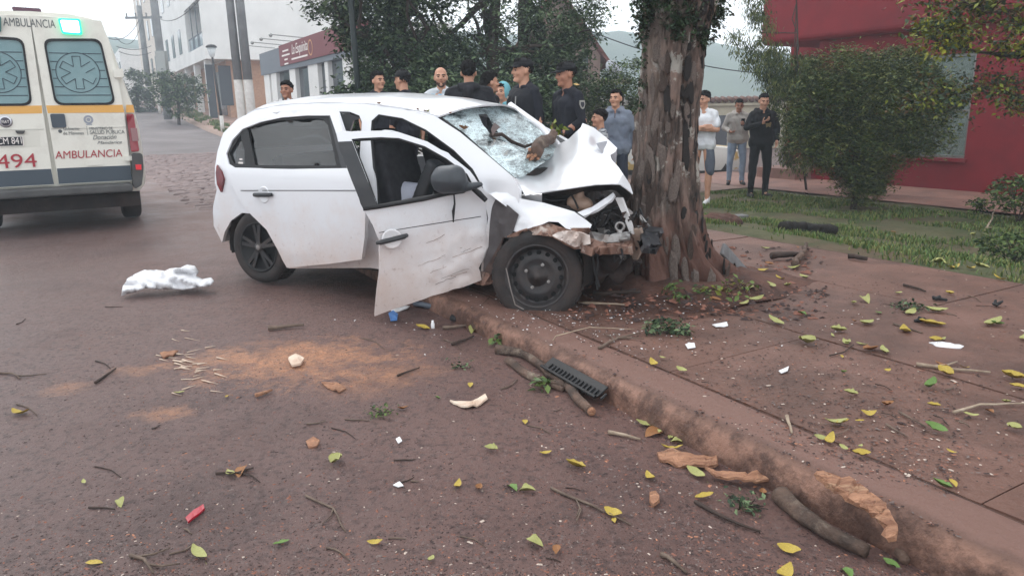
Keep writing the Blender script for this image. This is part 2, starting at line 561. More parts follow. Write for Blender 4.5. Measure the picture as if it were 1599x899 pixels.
kerb = mesh_obj('kerb', kv, kf, M_kerb, None, True, 'structure')
def dip(x, y):
    s, t = toST((x, y, 0))
    return s, t
sw_base = grid_sheet('sidewalk', frange(-6, 10.4, 0.5), frange(0.255, 3.5, 0.3), lambda x, y, s, t: 0.082, mat('joint_dirt', srgb(100, 74, 65), 0.9, srgb(64, 48, 42), 8, 6, 0.5))
SLAB_S = [-6, -4.45, -2.9, -1.3, 0.12, 1.0, 2.55, 4.1, 5.65, 7.2, 8.8, 10.4]
SLAB_T = [0.275, 1.28, 2.4, 3.45]
TREE = Vector((1.20, 5.0, 0.0)); ts_, tt_ = toST(TREE)
# one slab is lifted away round the tree: earth shows there
for i in range(len(SLAB_S) - 1):
    for j in range(len(SLAB_T) - 1):
        s0, s1, t0, t1 = SLAB_S[i] + 0.0035, SLAB_S[i + 1] - 0.0035, SLAB_T[j] + 0.0035, SLAB_T[j + 1] - 0.0035
        if SLAB_S[i] == 1.0 and j in (0, 1):
            if j == 0: s0, s1, t1 = s0, s1 - 0.3, t1 - 0.34
            else: continue
        cs = frange(s0, s1, 0.19); ct = frange(t0, t1, 0.19)
        tilt, tz = rng.uniform(-0.004, 0.004), rng.uniform(-0.003, 0.003)
        v, f = [], []
        for s in cs:
            for t in ct:
                p = ST(s, t)
                p.z = 0.092 + tz + tilt * (s - s0) + 0.006 * mnoise.noise(Vector((p.x * 2, p.y * 2, 0))) + 0.003 * mnoise.noise(Vector((p.x * 9, p.y * 9, 5)))
                v.append(p)
        n = len(ct)
        for a in range(len(cs) - 1):
            for b in range(n - 1): f.append((a * n + b, (a + 1) * n + b, (a + 1) * n + b + 1, a * n + b + 1))
        rim = [a * n for a in range(len(cs))] + [(len(cs) - 1) * n + b for b in range(1, n)] + [a * n + n - 1 for a in range(len(cs) - 2, -1, -1)] + [b for b in range(n - 2, 0, -1)]
        base = len(v)
        for k in rim: v.append(v[k] - Vector((0, 0, 0.06)))
        for k in range(len(rim)):
            k2 = (k + 1) % len(rim)
            f.append((rim[k], base + k, base + k2, rim[k2]))
        mesh_obj('paving_slab', v, f, M_conc, sw_base, False)
# loose earth in the tree pit
M_earth = mat('tree_pit_earth', srgb(98, 68, 58), 0.95, srgb(66, 46, 40), 5, 8, 1.0, 22, dirt=srgb(104, 74, 62), dirt_scale=9, dirt_rng=(0.55, 0.75))
v, f = [], []
ss, tt = frange(0.75, 2.75, 0.05), frange(0.75, 2.6, 0.05)
for s in ss:
    for t in tt:
        p = ST(s, t)
        d = math.hypot(s - ts_, t - tt_)
        edge = min(s - 0.75, 2.75 - s, t - 0.75, 2.6 - t)
        p.z = 0.05 + 0.11 * smooth(0.95, 0.3, d) + 0.045 * smooth(0, 0.25, edge) + 0.03 * mnoise.fractal(Vector((s * 5, t * 5, 0)), 1, 2, 4) * smooth(0, 0.2, edge)
        v.append(p)
n = len(tt)
for i in range(len(ss) - 1):
    for j in range(n - 1): f.append((i * n + j, i * n + j + 1, (i + 1) * n + j + 1, (i + 1) * n + j)[::-1])
mesh_obj('earth', v, f, M_earth, None, True, 'structure')

# ------------------------------------------------------------------ lawn
M_lawn = mat('lawn_earth', srgb(84, 84, 58), 0.95, srgb(92, 70, 58), 1.2, 8, 0.8, 30, contrast=(0.42, 0.62), dirt=srgb(62, 70, 40), dirt_scale=2.4, dirt_rng=(0.45, 0.6))
def lawnz(x, y, s, t):
    return terrain(x, y) + 0.07 * smooth(3.5, 3.9, t) + 0.075 * (1 - smooth(3.5, 4.2, t)) + 0.025 * mnoise.noise(Vector((x * 1.5, y * 1.5, 0)))
def lz(x, y):
    s, t = toST((x, y, 0)); return lawnz(x, y, s, t)
grid_sheet('lawn', frange(-6, 7.6, 0.2), frange(3.46, 9.0, 0.2), lawnz, M_lawn)
def grass(name, n, region, h0, h1, cols, zf, seed, bald=0.0, w=0.006):
    r = np.random.RandomState(seed)
    verts, faces, mi = [], [], []
    c = 0; tries = 0
    while c < n and tries < n * 6:
        tries += 1
        s = r.uniform(region[0], region[1]); t = r.uniform(region[2], region[3])
        p = ST(s, t)
        m_ = mnoise.fractal(Vector((p.x * 0.9, p.y * 0.9, seed)), 1, 2, 4)
        if m_ < bald + r.normal() * 0.12: continue
        z = zf(p.x, p.y)
        h = r.uniform(h0, h1); a = r.uniform(0, 6.28); ln = r.uniform(0.1, 0.8) * h
        dx, dy = math.cos(a), math.sin(a)
        b = len(verts)
        ww = w * r.uniform(0.7, 1.5)
        verts += [(p.x - dy * ww, p.y + dx * ww, z - 0.005), (p.x + dy * ww, p.y - dx * ww, z - 0.005), (p.x + dx * ln * 0.4 + dy * ww * 0.8, p.y + dy * ln * 0.4 - dx * ww * 0.8, z + h * 0.6), (p.x + dx * ln * 0.4 - dy * ww * 0.8, p.y + dy * ln * 0.4 + dx * ww * 0.8, z + h * 0.6), (p.x + dx * ln, p.y + dy * ln, z + h)]
        faces += [(b, b + 1, b + 2, b + 3), (b + 3, b + 2, b + 4)]
        k = r.randint(len(cols)); mi += [k, k]
        c += 1
    o = mesh_obj(name, verts, faces, cols, None, False, 'stuff')
    o.data.polygons.foreach_set('material_index', mi)
    return o
GR = [mat('grass_green', srgb(92, 116, 58), 0.7), mat('grass_dark', srgb(66, 88, 46), 0.7), mat('grass_yellow', srgb(120, 122, 72), 0.75)]
grass('grass', 42000, (-3.5, 7.5, 3.55, 8.6), 0.02, 0.06, GR, lz, 3, 0.02)
M_path = mat('walkway_concrete', srgb(140, 104, 92), 0.7, srgb(112, 84, 76), 2, 8, 0.4, 30)
def pathz(x, y, s, t): return terrain(x, y) + 0.09
grid_sheet('walkway', frange(-6, 10.4, 0.8), frange(9.0, 11.4, 0.4), pathz, M_path)
grid_sheet('path', frange(7.6, 10.4, 0.7), frange(3.5, 9.0, 0.5), lambda x, y, s, t: terrain(x, y) + 0.085, mat('path_earth', srgb(132, 108, 98), 0.85, srgb(108, 86, 78), 1.2, 8, 0.5, 25))

# ------------------------------------------------------------------ hills
def hillz(x, y):
    d = math.hypot(x, y)
    r = smooth(100, 235, d)
    a = math.atan2(x, y)
    h = 22 + 5 * math.cos(a * 2.2 + 1.0) + 6 * mnoise.noise(Vector((a * 2.6, 1.5, 0)))
    return -4 + r * h * (1 + 0.12 * mnoise.fractal(Vector((x * 0.02, y * 0.02, 0)), 1, 2, 4)) + r * 1.6 * mnoise.noise(Vector((x * 0.15, y * 0.15, 2)))
v, f = [], []
ds = frange(95, 250, 7); an = frange(-1.35, 1.35, 0.022)
for d in ds:
    for a in an:
        x, y = d * math.sin(a), d * math.cos(a)
        v.append((x, y, hillz(x, y)))
n = len(an)
for i in range(len(ds) - 1):
    for j in range(n - 1): f.append((i * n + j, i * n + j + 1, (i + 1) * n + j + 1, (i + 1) * n + j)[::-1])
mesh_obj('hills', v, f, mat('wooded_hill', srgb(70, 86, 62), 0.95, srgb(48, 64, 48), 0.05, 8, 0.0), None, True, 'structure')
hz = MB(); hz.box((0, 110, 13.5), (620, 320, 33))
haze = hz.build('haze', None, None, False, 'stuff')
hm = bpy.data.materials.new('haze_air'); hm.use_nodes = True
hn = hm.node_tree.nodes; hn.clear()
ho = hn.new('ShaderNodeOutputMaterial'); hv = hn.new('ShaderNodeVolumePrincipled')
hv.inputs['Color'].default_value = (0.78, 0.9, 1.0, 1); hv.inputs['Density'].default_value = 0.0031; hv.inputs['Anisotropy'].default_value = 0.1
hm.node_tree.links.new(hv.outputs[0], ho.inputs['Volume'])
haze.data.materials.append(hm)
# ------------------------------------------------------------------ foliage
def leafmat(name, c, c2=None):
    m = mat(name, c, 0.6, c2, 3.0, 3, spec=0.3)
    b = m.node_tree.nodes['Principled BSDF']
    b.inputs['Transmission Weight'].default_value = 0.0
    b.inputs['Subsurface Weight'].default_value = 0.0
    return m
LD = [leafmat('leaf_deep', srgb(42, 58, 40)), leafmat('leaf_mid', srgb(58, 76, 50)), leafmat('leaf_pale', srgb(100, 118, 84))]
LG = [leafmat('leaf_green', srgb(66, 86, 46)), leafmat('leaf_light', srgb(98, 116, 62)), leafmat('leaf_dark', srgb(48, 66, 40))]  # green leaf tones, mixed at random over the crown
LS = [leafmat('shrub_dark', srgb(52, 66, 36)), leafmat('shrub_mid', srgb(74, 90, 46)), leafmat('shrub_olive', srgb(110, 116, 64))]
LY = [leafmat('leaf_yellow', srgb(140, 140, 40)), leafmat('leaf_lime', srgb(112, 120, 44)), leafmat('leaf_brownish', srgb(96, 76, 50))]
def foliage(name, clumps, n, size, mats_, parent, sub=0.22, per=28, droop=0.3, aspect=0.42, seed=1, shell=0.5, probs=None):
    r = np.random.RandomState(seed)
    cl = np.array(clumps, float)
    w = cl[:, 3] * cl[:, 4] * cl[:, 5]; w = w ** 0.8; w /= w.sum()
    ns = max(1, n // per)
    k = r.choice(len(cl), ns, p=w)
    d = r.normal(size=(ns, 3)); d /= np.linalg.norm(d, axis=1)[:, None]
    rad = r.uniform(0, 1, ns) ** (1 / 3.0); rad = shell * (0.72 + 0.3 * rad) + (1 - shell) * rad
    sc = cl[k, :3] + d * rad[:, None] * cl[k, 3:6]
    ss_ = sub * r.uniform(0.5, 1.4, ns)
    tone = r.randint(0, len(mats_), ns)
    c = np.repeat(sc, per, 0) + r.normal(size=(ns * per, 3)) * np.repeat(ss_, per)[:, None] * np.array([0.6, 0.6, 0.42])
    N = len(c)
    a = r.uniform(0, 2 * math.pi, N)
    dirv = np.stack([np.cos(a), np.sin(a), -droop + r.normal(size=N) * 0.45], 1); dirv /= np.linalg.norm(dirv, axis=1)[:, None]
    up = r.normal(size=(N, 3)) * 0.5 + np.array([0, 0, 1.0])
    sd = np.cross(dirv, up); sd /= np.linalg.norm(sd, axis=1)[:, None] + 1e-9
    L = size * r.uniform(0.6, 1.35, N)[:, None]
    W_ = L * aspect * 0.5
    nb = np.cross(sd, dirv)
    v = np.stack([c, c + dirv * L * 0.45 + sd * W_ + nb * L * 0.06, c + dirv * L - nb * L * 0.08, c + dirv * L * 0.45 - sd * W_ + nb * L * 0.06], 1).reshape(-1, 3)
    me = bpy.data.meshes.new(name)
    me.vertices.add(len(v)); me.vertices.foreach_set('co', v.astype(np.float32).ravel())
    me.loops.add(N * 6); me.polygons.add(N * 2)
    idx = (np.arange(N) * 4)[:, None] + np.array([0, 1, 2, 0, 2, 3])[None, :]
    me.loops.foreach_set('vertex_index', idx.astype(np.int32).ravel())
    me.polygons.foreach_set('loop_start', (np.arange(N * 2) * 3).astype(np.int32))
    for m in mats_: me.materials.append(m)
    t_ = np.where(r.uniform(size=N) < 0.6, np.repeat(tone, per), r.randint(0, len(mats_), N))
    me.polygons.foreach_set('material_index', np.repeat(t_, 2).astype(np.int32))
    me.update(); me.validate()
    o = bpy.data.objects.new(name, me)
    link(o, parent)
    return o, sc
M_bark = mat('bark_brown', srgb(74, 62, 54), 0.9, srgb(48, 42, 38), 6, 8, 0.8, 18)
M_barkg = mat('bark_grey', srgb(96, 88, 80), 0.9, srgb(62, 56, 52), 6, 8, 0.8, 18)
def limb(mb, a, b, r0, r1, seed, bend=0.12, n=6, seg=6):
    a, b = Vector(a), Vector(b); L = (b - a).length
    pts = []
    for i in range(n + 1):
        q = a.lerp(b, i / n)
        w = math.sin(math.pi * i / n) * L * bend
        q += Vector((mnoise.noise(Vector((seed, i * 0.5, 0))), mnoise.noise(Vector((seed, i * 0.5, 7))), 0.4 * mnoise.noise(Vector((seed, i * 0.5, 13))))) * w
        pts.append(q)
    mb.tube(pts, [r0 + (r1 - r0) * i / n for i in range(n + 1)], seg)
    return pts
def tree(label, base, top, r0, clumps, n, size, mats_, group=None, bark=M_bark, seed=1, name='tree', limbs=10, cat='tree', **kw):
    base = Vector(base); top = Vector(top)
    t = thing(name, label, cat, tuple(base), 0, group)
    cl = [(c[0] - base.x, c[1] - base.y, c[2] - base.z, c[3], c[4], c[5]) for c in clumps]
    mb = MB()
    sp = limb(mb, (0, 0, -0.1), top - base, r0, r0 * 0.45, seed, 0.06, 8, 10)
    o, sc = foliage('crown', cl, n, size, mats_, t, seed=seed, **kw)
    mb.build('trunk', bark, t, True)
    lm = MB()
    rr = random.Random(seed)
    for k in range(limbs):
        e = Vector(sc[rr.randrange(len(sc))])
        i = rr.randrange(3, 8)
        limb(lm, sp[i], e, r0 * 0.4, 0.012, seed + k, 0.15)
    lm.build('limb', bark, t, True)
    return t
def cpx(px, py, y, rx, rz=None, ry=None):
    """a clump of the crown: where it is and how big, in metres"""
    p = D(px, py, y)
    return (p.x, p.y, p.z, rx, ry or rx, rz or rx)

# ------------------------------------------------------------------ red building
M_red = mat('red_render', srgb(128, 26, 36), 0.75, srgb(108, 22, 32), 1.2, 8, 0.15, 60)
M_glassd = mat('window_glass', srgb(60, 72, 70), 0.08, spec=0.6)
M_curtain = mat('curtain_cloth', srgb(118, 132, 122), 0.9, srgb(92, 108, 100), 3, 4, 0.2, 10, stretch=(6, 6, 0.3))
M_alu = mat('aluminium', srgb(150, 152, 150), 0.4, metal=0.6)
TF = 11.26
rb = thing('red_building', 'dark red two storey building with overhanging upper floor behind the round shrub', 'building', tuple(ST(3, TF, 0)))
rbL = ST(3, TF, 0)
def wallpanel(name, s0, s1, z0, z1, t, th, m, parent, org, holes=(), cell=0.5):
    """upright wall along the street, thickness th away from the street"""
    out = [(s0, z0), (s1, z0), (s1, z1), (s0, z1)]
    v, f, _ = poly_panel(out, holes, cell, lambda a, b: ST(a, t, b) - org)
    v2, f2, _ = poly_panel(out, holes, cell, lambda a, b: ST(a, t + th, b) - org)
    mb = MB(); mb.add(v, f); mb.add(v2, [q[::-1] for q in f2])
    for lp in [out] + list(holes):
        for i in range(len(lp)):
            a, b = lp[i], lp[(i + 1) % len(lp)]
            mb.add([ST(a[0], t, a[1]) - org, ST(b[0], t, b[1]) - org, ST(b[0], t + th, b[1]) - org, ST(a[0], t + th, a[1]) - org], [(0, 1, 2, 3)])
    return mb.build(name, m, parent)
WIN = [(4.9, 0.36), (6.95, 0.36), (6.95, 2.12), (4.9, 2.12)]
wallpanel('wall', -4, 8.03, -0.4, 2.56, TF, 0.2, M_red, rb, rbL, [WIN])
def stbox(mb, s0, s1, t0, t1, z0, z1, org):
    v = [ST(s, t, z) - org for z in (z0, z1) for t in (t0, t1) for s in (s0, s1)]
    mb.add(v, [(0, 1, 3, 2)[::-1], (4, 5, 7, 6), (0, 1, 5, 4), (2, 3, 7, 6)[::-1], (0, 2, 6, 4)[::-1], (1, 3, 7, 5)])
    return mb
mb = MB(); stbox(mb, 7.83, 8.03, TF + 0.2, 16.8, -0.4, 2.8, rbL); stbox(mb, 8.03, 10.4, TF + 2.0, TF + 2.2, -0.4, 2.8, rbL); mb.build('porch_wall', M_red, rb)
mb = MB(); stbox(mb, -4, 9.4, TF - 0.22, 17, 2.56, 7.0, rbL)
uo = mb.build('upper_floor', M_red, rb)
bv = add_mod(uo, 'BEVEL', width=0.12, segments=4); bake(uo)
mb = MB(); stbox(mb, 8.0, 9.0, TF - 0.5, TF + 2, -0.4, 0.02, rbL); mb.build('step', M_path, rb)
mb = MB()
for (a, b, c, d) in ((4.9, 6.95, 0.36, 0.41), (4.9, 6.95, 2.07, 2.12), (4.9, 4.95, 0.41, 2.07), (6.9, 6.95, 0.41, 2.07), (5.9, 5.95, 0.41, 2.07), (4.95, 6.9, 1.15, 1.19)):
    stbox(mb, a + 0.002, b - 0.002, TF + 0.04, TF + 0.09, c + 0.001, d - 0.001, rbL)
wf = mb.build('window', M_alu, rb)
mb = MB(); stbox(mb, 4.95, 6.9, TF + 0.06, TF + 0.066, 0.41, 2.07, rbL)
M_pane = mat('clear_pane', srgb(190, 205, 200), 0.05, trans=0.75, spec=0.5)
mb.build('pane', M_pane, wf)
v, f = [], []
for i in range(61):
    s = 4.92 + 2.02 * i / 60
    for z in (0.4, 2.1): v.append(ST(s, TF + 0.16 + 0.02 * math.sin(i * 1.3), z) - rbL)
for i in range(60): f.append((2 * i, 2 * i + 1, 2 * i + 3, 2 * i + 2))
mesh_obj('curtain', v, f, M_curtain, wf, True)
mb = MB(); stbox(mb, 4.85, 7.0, TF - 0.05, TF + 0.02, 0.3, 0.358, rbL); mb.build('sill', M_red, rb)
mb = MB(); p = ST(8.15, TF + 1.9, 2.1) - rbL; mb.tube([p, p + TV * -0.12], 0.05, 12); mb.ball(p + TV * -0.18, 0.07); mb.build('porch_lamp', mat('lamp_globe', srgb(225, 222, 215), 0.3), rb)

# ------------------------------------------------------------------ pale wall building behind the men, gabled house
M_pale = mat('pale_render', srgb(196, 190, 168), 0.85, srgb(172, 164, 146), 0.8, 8, 0.1, 20)
M_tile = mat('clay_tile', srgb(128, 92, 80), 0.8, srgb(92, 70, 64), 4, 6, 0.3, 10)
def pbox(mb, xl, xr, ztop, y, dep, zb, org):
    a, b = xl, xr
    mb.box(Vector(((a + b) / 2, y + dep / 2, (ztop + zb) / 2)) - org, (b - a, dep, ztop - zb))
YB = 28.0
pl_, pr_ = D(1020, 150, YB), D(1300, 150, YB)
zt = D(1150, 150, YB).z
org = Vector(((pl_.x + pr_.x) / 2, YB, terrain(pl_.x, YB)))
pb = thing('low_building', 'long low cream walled building with a ridge of tiles behind the waiting men', 'building', tuple(org))
mb = MB(); pbox(mb, pl_.x, pr_.x, zt - 0.16, YB, 6, org.z - 0.5, org); mb.build('wall', M_pale, pb)
mb = MB(); mb.box(Vector(((pl_.x + pr_.x) / 2, YB - 0.04, zt - 0.30)) - org, (pr_.x - pl_.x, 0.1, 0.08)); mb.build('moulding', M_pale, pb)
x = pl_.x; k = 0
tile_me = None
while x < pr_.x:
    if tile_me is None:
        mb = MB(); mb.tube([(0, -0.14, -0.02), (0, 0.4, 0.06)], [0.1, 0.085], 8)
        o = mb.build('roof_tile', M_tile, pb, True); tile_me = o.data
    else:
        o = bpy.data.objects.new('roof_tile', tile_me); link(o, pb)
    o.location = Vector((x, YB, zt - 0.13)) - org
    x += 0.24
mb = MB(); pbox(mb, pl_.x, D(1135, 200, YB).x, org.z + 1.1, YB - 0.08, 0.08, org.z - 0.3, org); mb.build('dark_plinth', mat('grey_plinth', srgb(84, 86, 92), 0.8), pb)
YH = 24.0
M_pink = mat('pink_render', srgb(182, 160, 150), 0.9, srgb(150, 130, 122), 1.0, 8, 0.1, 20)
M_roof = mat('red_roof_tiles', srgb(120, 76, 72), 0.85, srgb(90, 62, 60), 5, 6, 0.4, 12)
eave, ridge = D(950, 100, YH), D(868, -20, YH)
org = Vector((ridge.x, YH, 0))
hs = thing('gabled_house', 'pinkish gabled house with a sloping red tiled roof behind the officers and trees', 'house', tuple(org))
ex_ = eave.x - ridge.x
mb = MB()
prof = [(-ex_, 0), (ex_ - 0.25, 0), (ex_ - 0.25, eave.z + 0.25), (0, ridge.z - 0.1), (-ex_ + 0.25, eave.z + 0.25)]
n = len(prof); v = [Vector((a, 0, b)) for a, b in prof] + [Vector((a, 9, b)) for a, b in prof]
mb.add(v, [tuple(range(n)), tuple(range(n, 2 * n))[::-1]] + [(i, i + n, (i + 1) % n + n, (i + 1) % n) for i in range(n)])
mb.build('wall', M_pink, hs)
for sgn in (1, -1):
    mb = MB()
    a, b = Vector((0, 0, ridge.z + 0.06)), Vector((sgn * ex_, 0, eave.z + 0.06))
    dn = (b - a).normalized(); nr_ = Vector((-dn.z * sgn, 0, dn.x * sgn)) * -1 if False else Vector((0, 0, 1))
    q = [a + Vector((0, -0.5, 0)), b + Vector((0, -0.5, 0)), b + Vector((0, 9.4, 0)), a + Vector((0, 9.4, 0))]
    mb.add(q + [p - Vector((0, 0, 0.16)) for p in q], [(0, 1, 2, 3), (4, 5, 6, 7)[::-1], (0, 1, 5, 4), (1, 2, 6, 5), (2, 3, 7, 6), (3, 0, 4, 7)])
    mb.build('roof', M_roof, hs)
a, b = D(906, 82, YH), D(918, 108, YH)
mb = MB(); mb.box(Vector(((a.x + b.x) / 2, YH - 0.02, (a.z + b.z) / 2)) - org, (b.x - a.x, 0.1, a.z - b.z)); mb.build('window', M_glassd, hs)
# low garden wall and gate bars before the house
p0, p1 = D(900, 140, 19), D(985, 140, 19)
gz = terrain(p0.x, 19)
gw = thing('garden_wall', 'low pale garden wall with dark curly iron bars behind the man in the grey hooded top', 'wall', (p0.x, 19, gz))
zt_ = D(940, 172, 19).z - gz
mb = MB(); mb.box(((p1.x - p0.x) / 2, 0, zt_ / 2 - 0.1), (p1.x - p0.x, 0.15, zt_ + 0.2)); mb.build('masonry', M_pale, gw)
mb = MB(); zz = D(940, 128, 19).z - gz
mb.box(((p1.x - p0.x) / 2, 0, zz), (p1.x - p0.x, 0.12, 0.12)); mb.build('beam', M_pale, gw)
M_iron = mat('dark_iron', srgb(40, 40, 42), 0.6)
for i in range(9):
    mb = MB(); xx = (p1.x - p0.x) * (i + 0.5) / 9
    mb.tube([(xx + 0.05 * math.sin(k * 1.0), 0, zt_ + (zz - zt_) * k / 8) for k in range(9)], 0.014, 5); mb.build('iron_bar', M_iron, gw, True)
# satellite dish
dp = D(958, 108, 22)
dish = thing('satellite_dish', 'grey satellite dish on a thin mast beside the house roof', 'dish', (dp.x, 22, terrain(dp.x, 22)))
h = dp.z - dish.location.z
mb = MB(); mb.tube([(0, 0.1, 0), (0, 0.1, h)], 0.03, 8); mb.build('mast', M_alu, dish)
mb = MB(); mb.lathe([(0.001, 0.1), (0.1, 0.09), (0.2, 0.06), (0.28, 0.0), (0.285, 0.015), (0.2, 0.08), (0.001, 0.12)], (0, 0, h), (0.5, -0.7, 0.5), 20); mb.build('reflector', mat('dish_grey', srgb(150, 154, 160), 0.5), dish, True)

# ------------------------------------------------------------------ corner shop
M_white = mat('white_render', srgb(228, 228, 226), 0.8, srgb(214, 214, 212), 0.7, 6)
M_shopgrey = mat('grey_fascia', srgb(110, 116, 124), 0.7)
M_sign = mat('maroon_sign', srgb(116, 50, 56), 0.6)
M_dark = mat('dark_glass', srgb(58, 64, 72), 0.12, spec=0.6)
TS = 5.5
def tsp(px, py, t):
    p = onplane(px, py, ST(0, t), TV)
    s, _ = toST(p); return s, p.z
s_l, z_t = tsp(405, 85, TS); _, z_b = tsp(410, 118, TS); s_r, _ = tsp(560, 40, TS)
gz = terrain(*ST(22, TS)[:2])
so = ST(s_l, TS, gz)
shop = thing('corner_shop', 'white corner shop with grey and maroon fascia sign and tall dark windows', 'shop', tuple(so))
mb = MB(); stbox(mb, s_r, s_l, TS + 0.35, TS + 3, gz - 0.6, z_t + 0.05, so); mb.build('wall', M_white, shop)
fm = tsp(437, 80, TS)[0]
mb = MB(); stbox(mb, fm, s_l + 0.05, TS, TS + 0.345, z_b, z_t, so); mb.build('fascia', M_shopgrey, shop)
mb = MB(); stbox(mb, s_r, fm - 0.003, TS - 0.04, TS + 0.345, z_b + 0.18, z_t + 0.05, so); sg = mb.build('sign_board', M_sign, shop)
mb = MB(); stbox(mb, s_r, fm - 0.003, TS, TS + 0.345, z_b, z_b + 0.175, so); mb.build('fascia', M_shopgrey, shop)
for (a, b) in ((412, 420), (423, 431), (452, 461), (481, 496), (507, 512), (535, 548)):
    s0, s1 = tsp(b, 140, TS)[0], tsp(a, 140, TS)[0]
    mb = MB(); stbox(mb, s0, s1, TS + 0.05, TS + 0.345, gz - 0.4, z_b - 0.002, so); mb.build('pillar', M_white, shop)
for (a, b) in ((431, 452), (461, 481), (496, 507), (512, 535)):
    s0, s1 = tsp(b, 140, TS)[0] + 0.002, tsp(a, 140, TS)[0] - 0.002
    mb = MB(); stbox(mb, s0, s1, TS + 0.2, TS + 0.344, gz + 0.25, z_b - 0.003, so); mb.build('window', M_dark, shop)
def text_obj(body, name, mat_, parent, origin, xdir, zdir, size, depth=0.003, shear=0.0, align='LEFT', width=None, bold=0.0):
    cu = bpy.data.curves.new(name, 'FONT'); cu.body = body; cu.size = size; cu.extrude = depth; cu.shear = shear; cu.align_x = align; cu.offset = bold
    o = bpy.data.objects.new(name, cu); COL.objects.link(o)
    bpy.context.view_layer.update()
    dg = bpy.context.evaluated_depsgraph_get()
    me = bpy.data.meshes.new_from_object(o.evaluated_get(dg)); me.name = name
    bpy.data.objects.remove(o); bpy.data.curves.remove(cu)
    if width and len(me.vertices):
        xs = [v.co.x for v in me.vertices]; k = width / (max(xs) - min(xs)); x0 = min(xs) if align == 'LEFT' else 0
        for v in me.vertices: v.co.x = (v.co.x - x0) * k
    me.materials.clear(); me.materials.append(mat_)
    o = bpy.data.objects.new(name, me); link(o, parent)
    xdir, zdir = Vector(xdir).normalized(), Vector(zdir).normalized()
    yd = zdir; nd = xdir.cross(yd)
    o.matrix_local = Matrix.Translation(Vector(origin)) @ Matrix((xdir, yd, nd)).transposed().to_4x4()
    return o
M_wtext = mat('white_lettering', srgb(232, 226, 222), 0.7)
a = tsp(458, 88, TS); b = tsp(482, 80, TS)
text_obj('La Esquinita', 'lettering', M_wtext, sg, ST(a[0], TS - 0.045, z_b + 0.5) - so, -SV, (0, 0, 1), 0.5, 0.004, 0.35, width=(a[0] - tsp(482, 70, TS)[0]))
mb = MB()
for i, w in enumerate((0.9, 1.2, 0.5, 0.6)):
    sa = tsp(448, 88, TS)[0]; z = z_t - 0.2 - i * 0.16
    stbox(mb, sa - w / 2, sa + w / 2, TS - 0.046, TS - 0.041, z - 0.03, z + 0.03, so)
sa = tsp(470, 100, TS)[0]; stbox(mb, sa - 1.1, sa + 1.1, TS - 0.046, TS - 0.041, z_b + 0.3, z_b + 0.36, so)
mb.build('small_print', M_wtext, sg)
mb = MB(); sa = tsp(487, 80, TS)[0]; p = ST(sa, TS - 0.044, (z_t + z_b) / 2 + 0.1) - so
mb.lathe([(0.22, 0), (0.27, 0), (0.27, 0.004), (0.22, 0.004)], p, -TV, 18, True); mb.build('emblem', mat('emblem_tan', srgb(200, 150, 110), 0.7), sg)
for px in (405, 419, 435, 452):
    sa = tsp(px + 14, 70, TS)[0]
    mb = MB(); z = z_t + 0.12
    mb.tube([ST(sa, TS + 0.3, z_t) - so, ST(sa, TS + 0.25, z) - so, ST(sa + 0.05, TS - 0.9, z + 0.08) - so], 0.02, 6); mb.ball(ST(sa + 0.05, TS - 0.95, z + 0.06) - so, 0.07); mb.build('sign_light', M_alu, shop)

# ------------------------------------------------------------------ white apartment building with balcony
TB = 4.9
s_e, z_o = tsp(321, 92, TB)
gz = terrain(*ST(s_e, TB + 1)[:2])
bo = ST(s_e, TB, gz)
apt = thing('apartment_building', 'white multi storey building with glazed corner balcony above a tiled ground floor', 'building', tuple(bo))
z0 = z_o - gz
def bq(px, py): 
    s, z = tsp(px, py, TB); return (s, z)
hole1 = [bq(318, 82), bq(264, 100), bq(262, 34), bq(311, 2)]
hole2 = [bq(309, -8), bq(262, 22), bq(262, -60), bq(309, -95)]
ln = 24
out = [(s_e, z_o), (s_e + ln, z_o), (s_e + ln, z_o + 10), (s_e, z_o + 10)]
h1 = [(s_e + 0.35, z_o + 0.75), (s_e + 6.3, z_o + 0.75), (s_e + 6.3, z_o + 3.2), (s_e + 0.35, z_o + 3.2)]
h2 = [(a, b + 3.4) for a, b in h1]
wallpanel('facade', s_e, s_e + ln, z_o, z_o + 10, TB, 0.25, M_white, apt, bo, [h1, h2])
mb = MB(); stbox(mb, s_e, s_e + 0.2, TB + 0.25, TB + 9, z_o, z_o + 10, bo); mb.build('end_wall', M_white, apt)
mb = MB(); stbox(mb, s_e + 0.2, s_e + ln, TB + 0.25, TB + 9, z_o, z_o + 0.3, bo); mb.build('floor_slab', M_white, apt)
M_bgrey = mat('balcony_grey', srgb(150, 156, 164), 0.7)
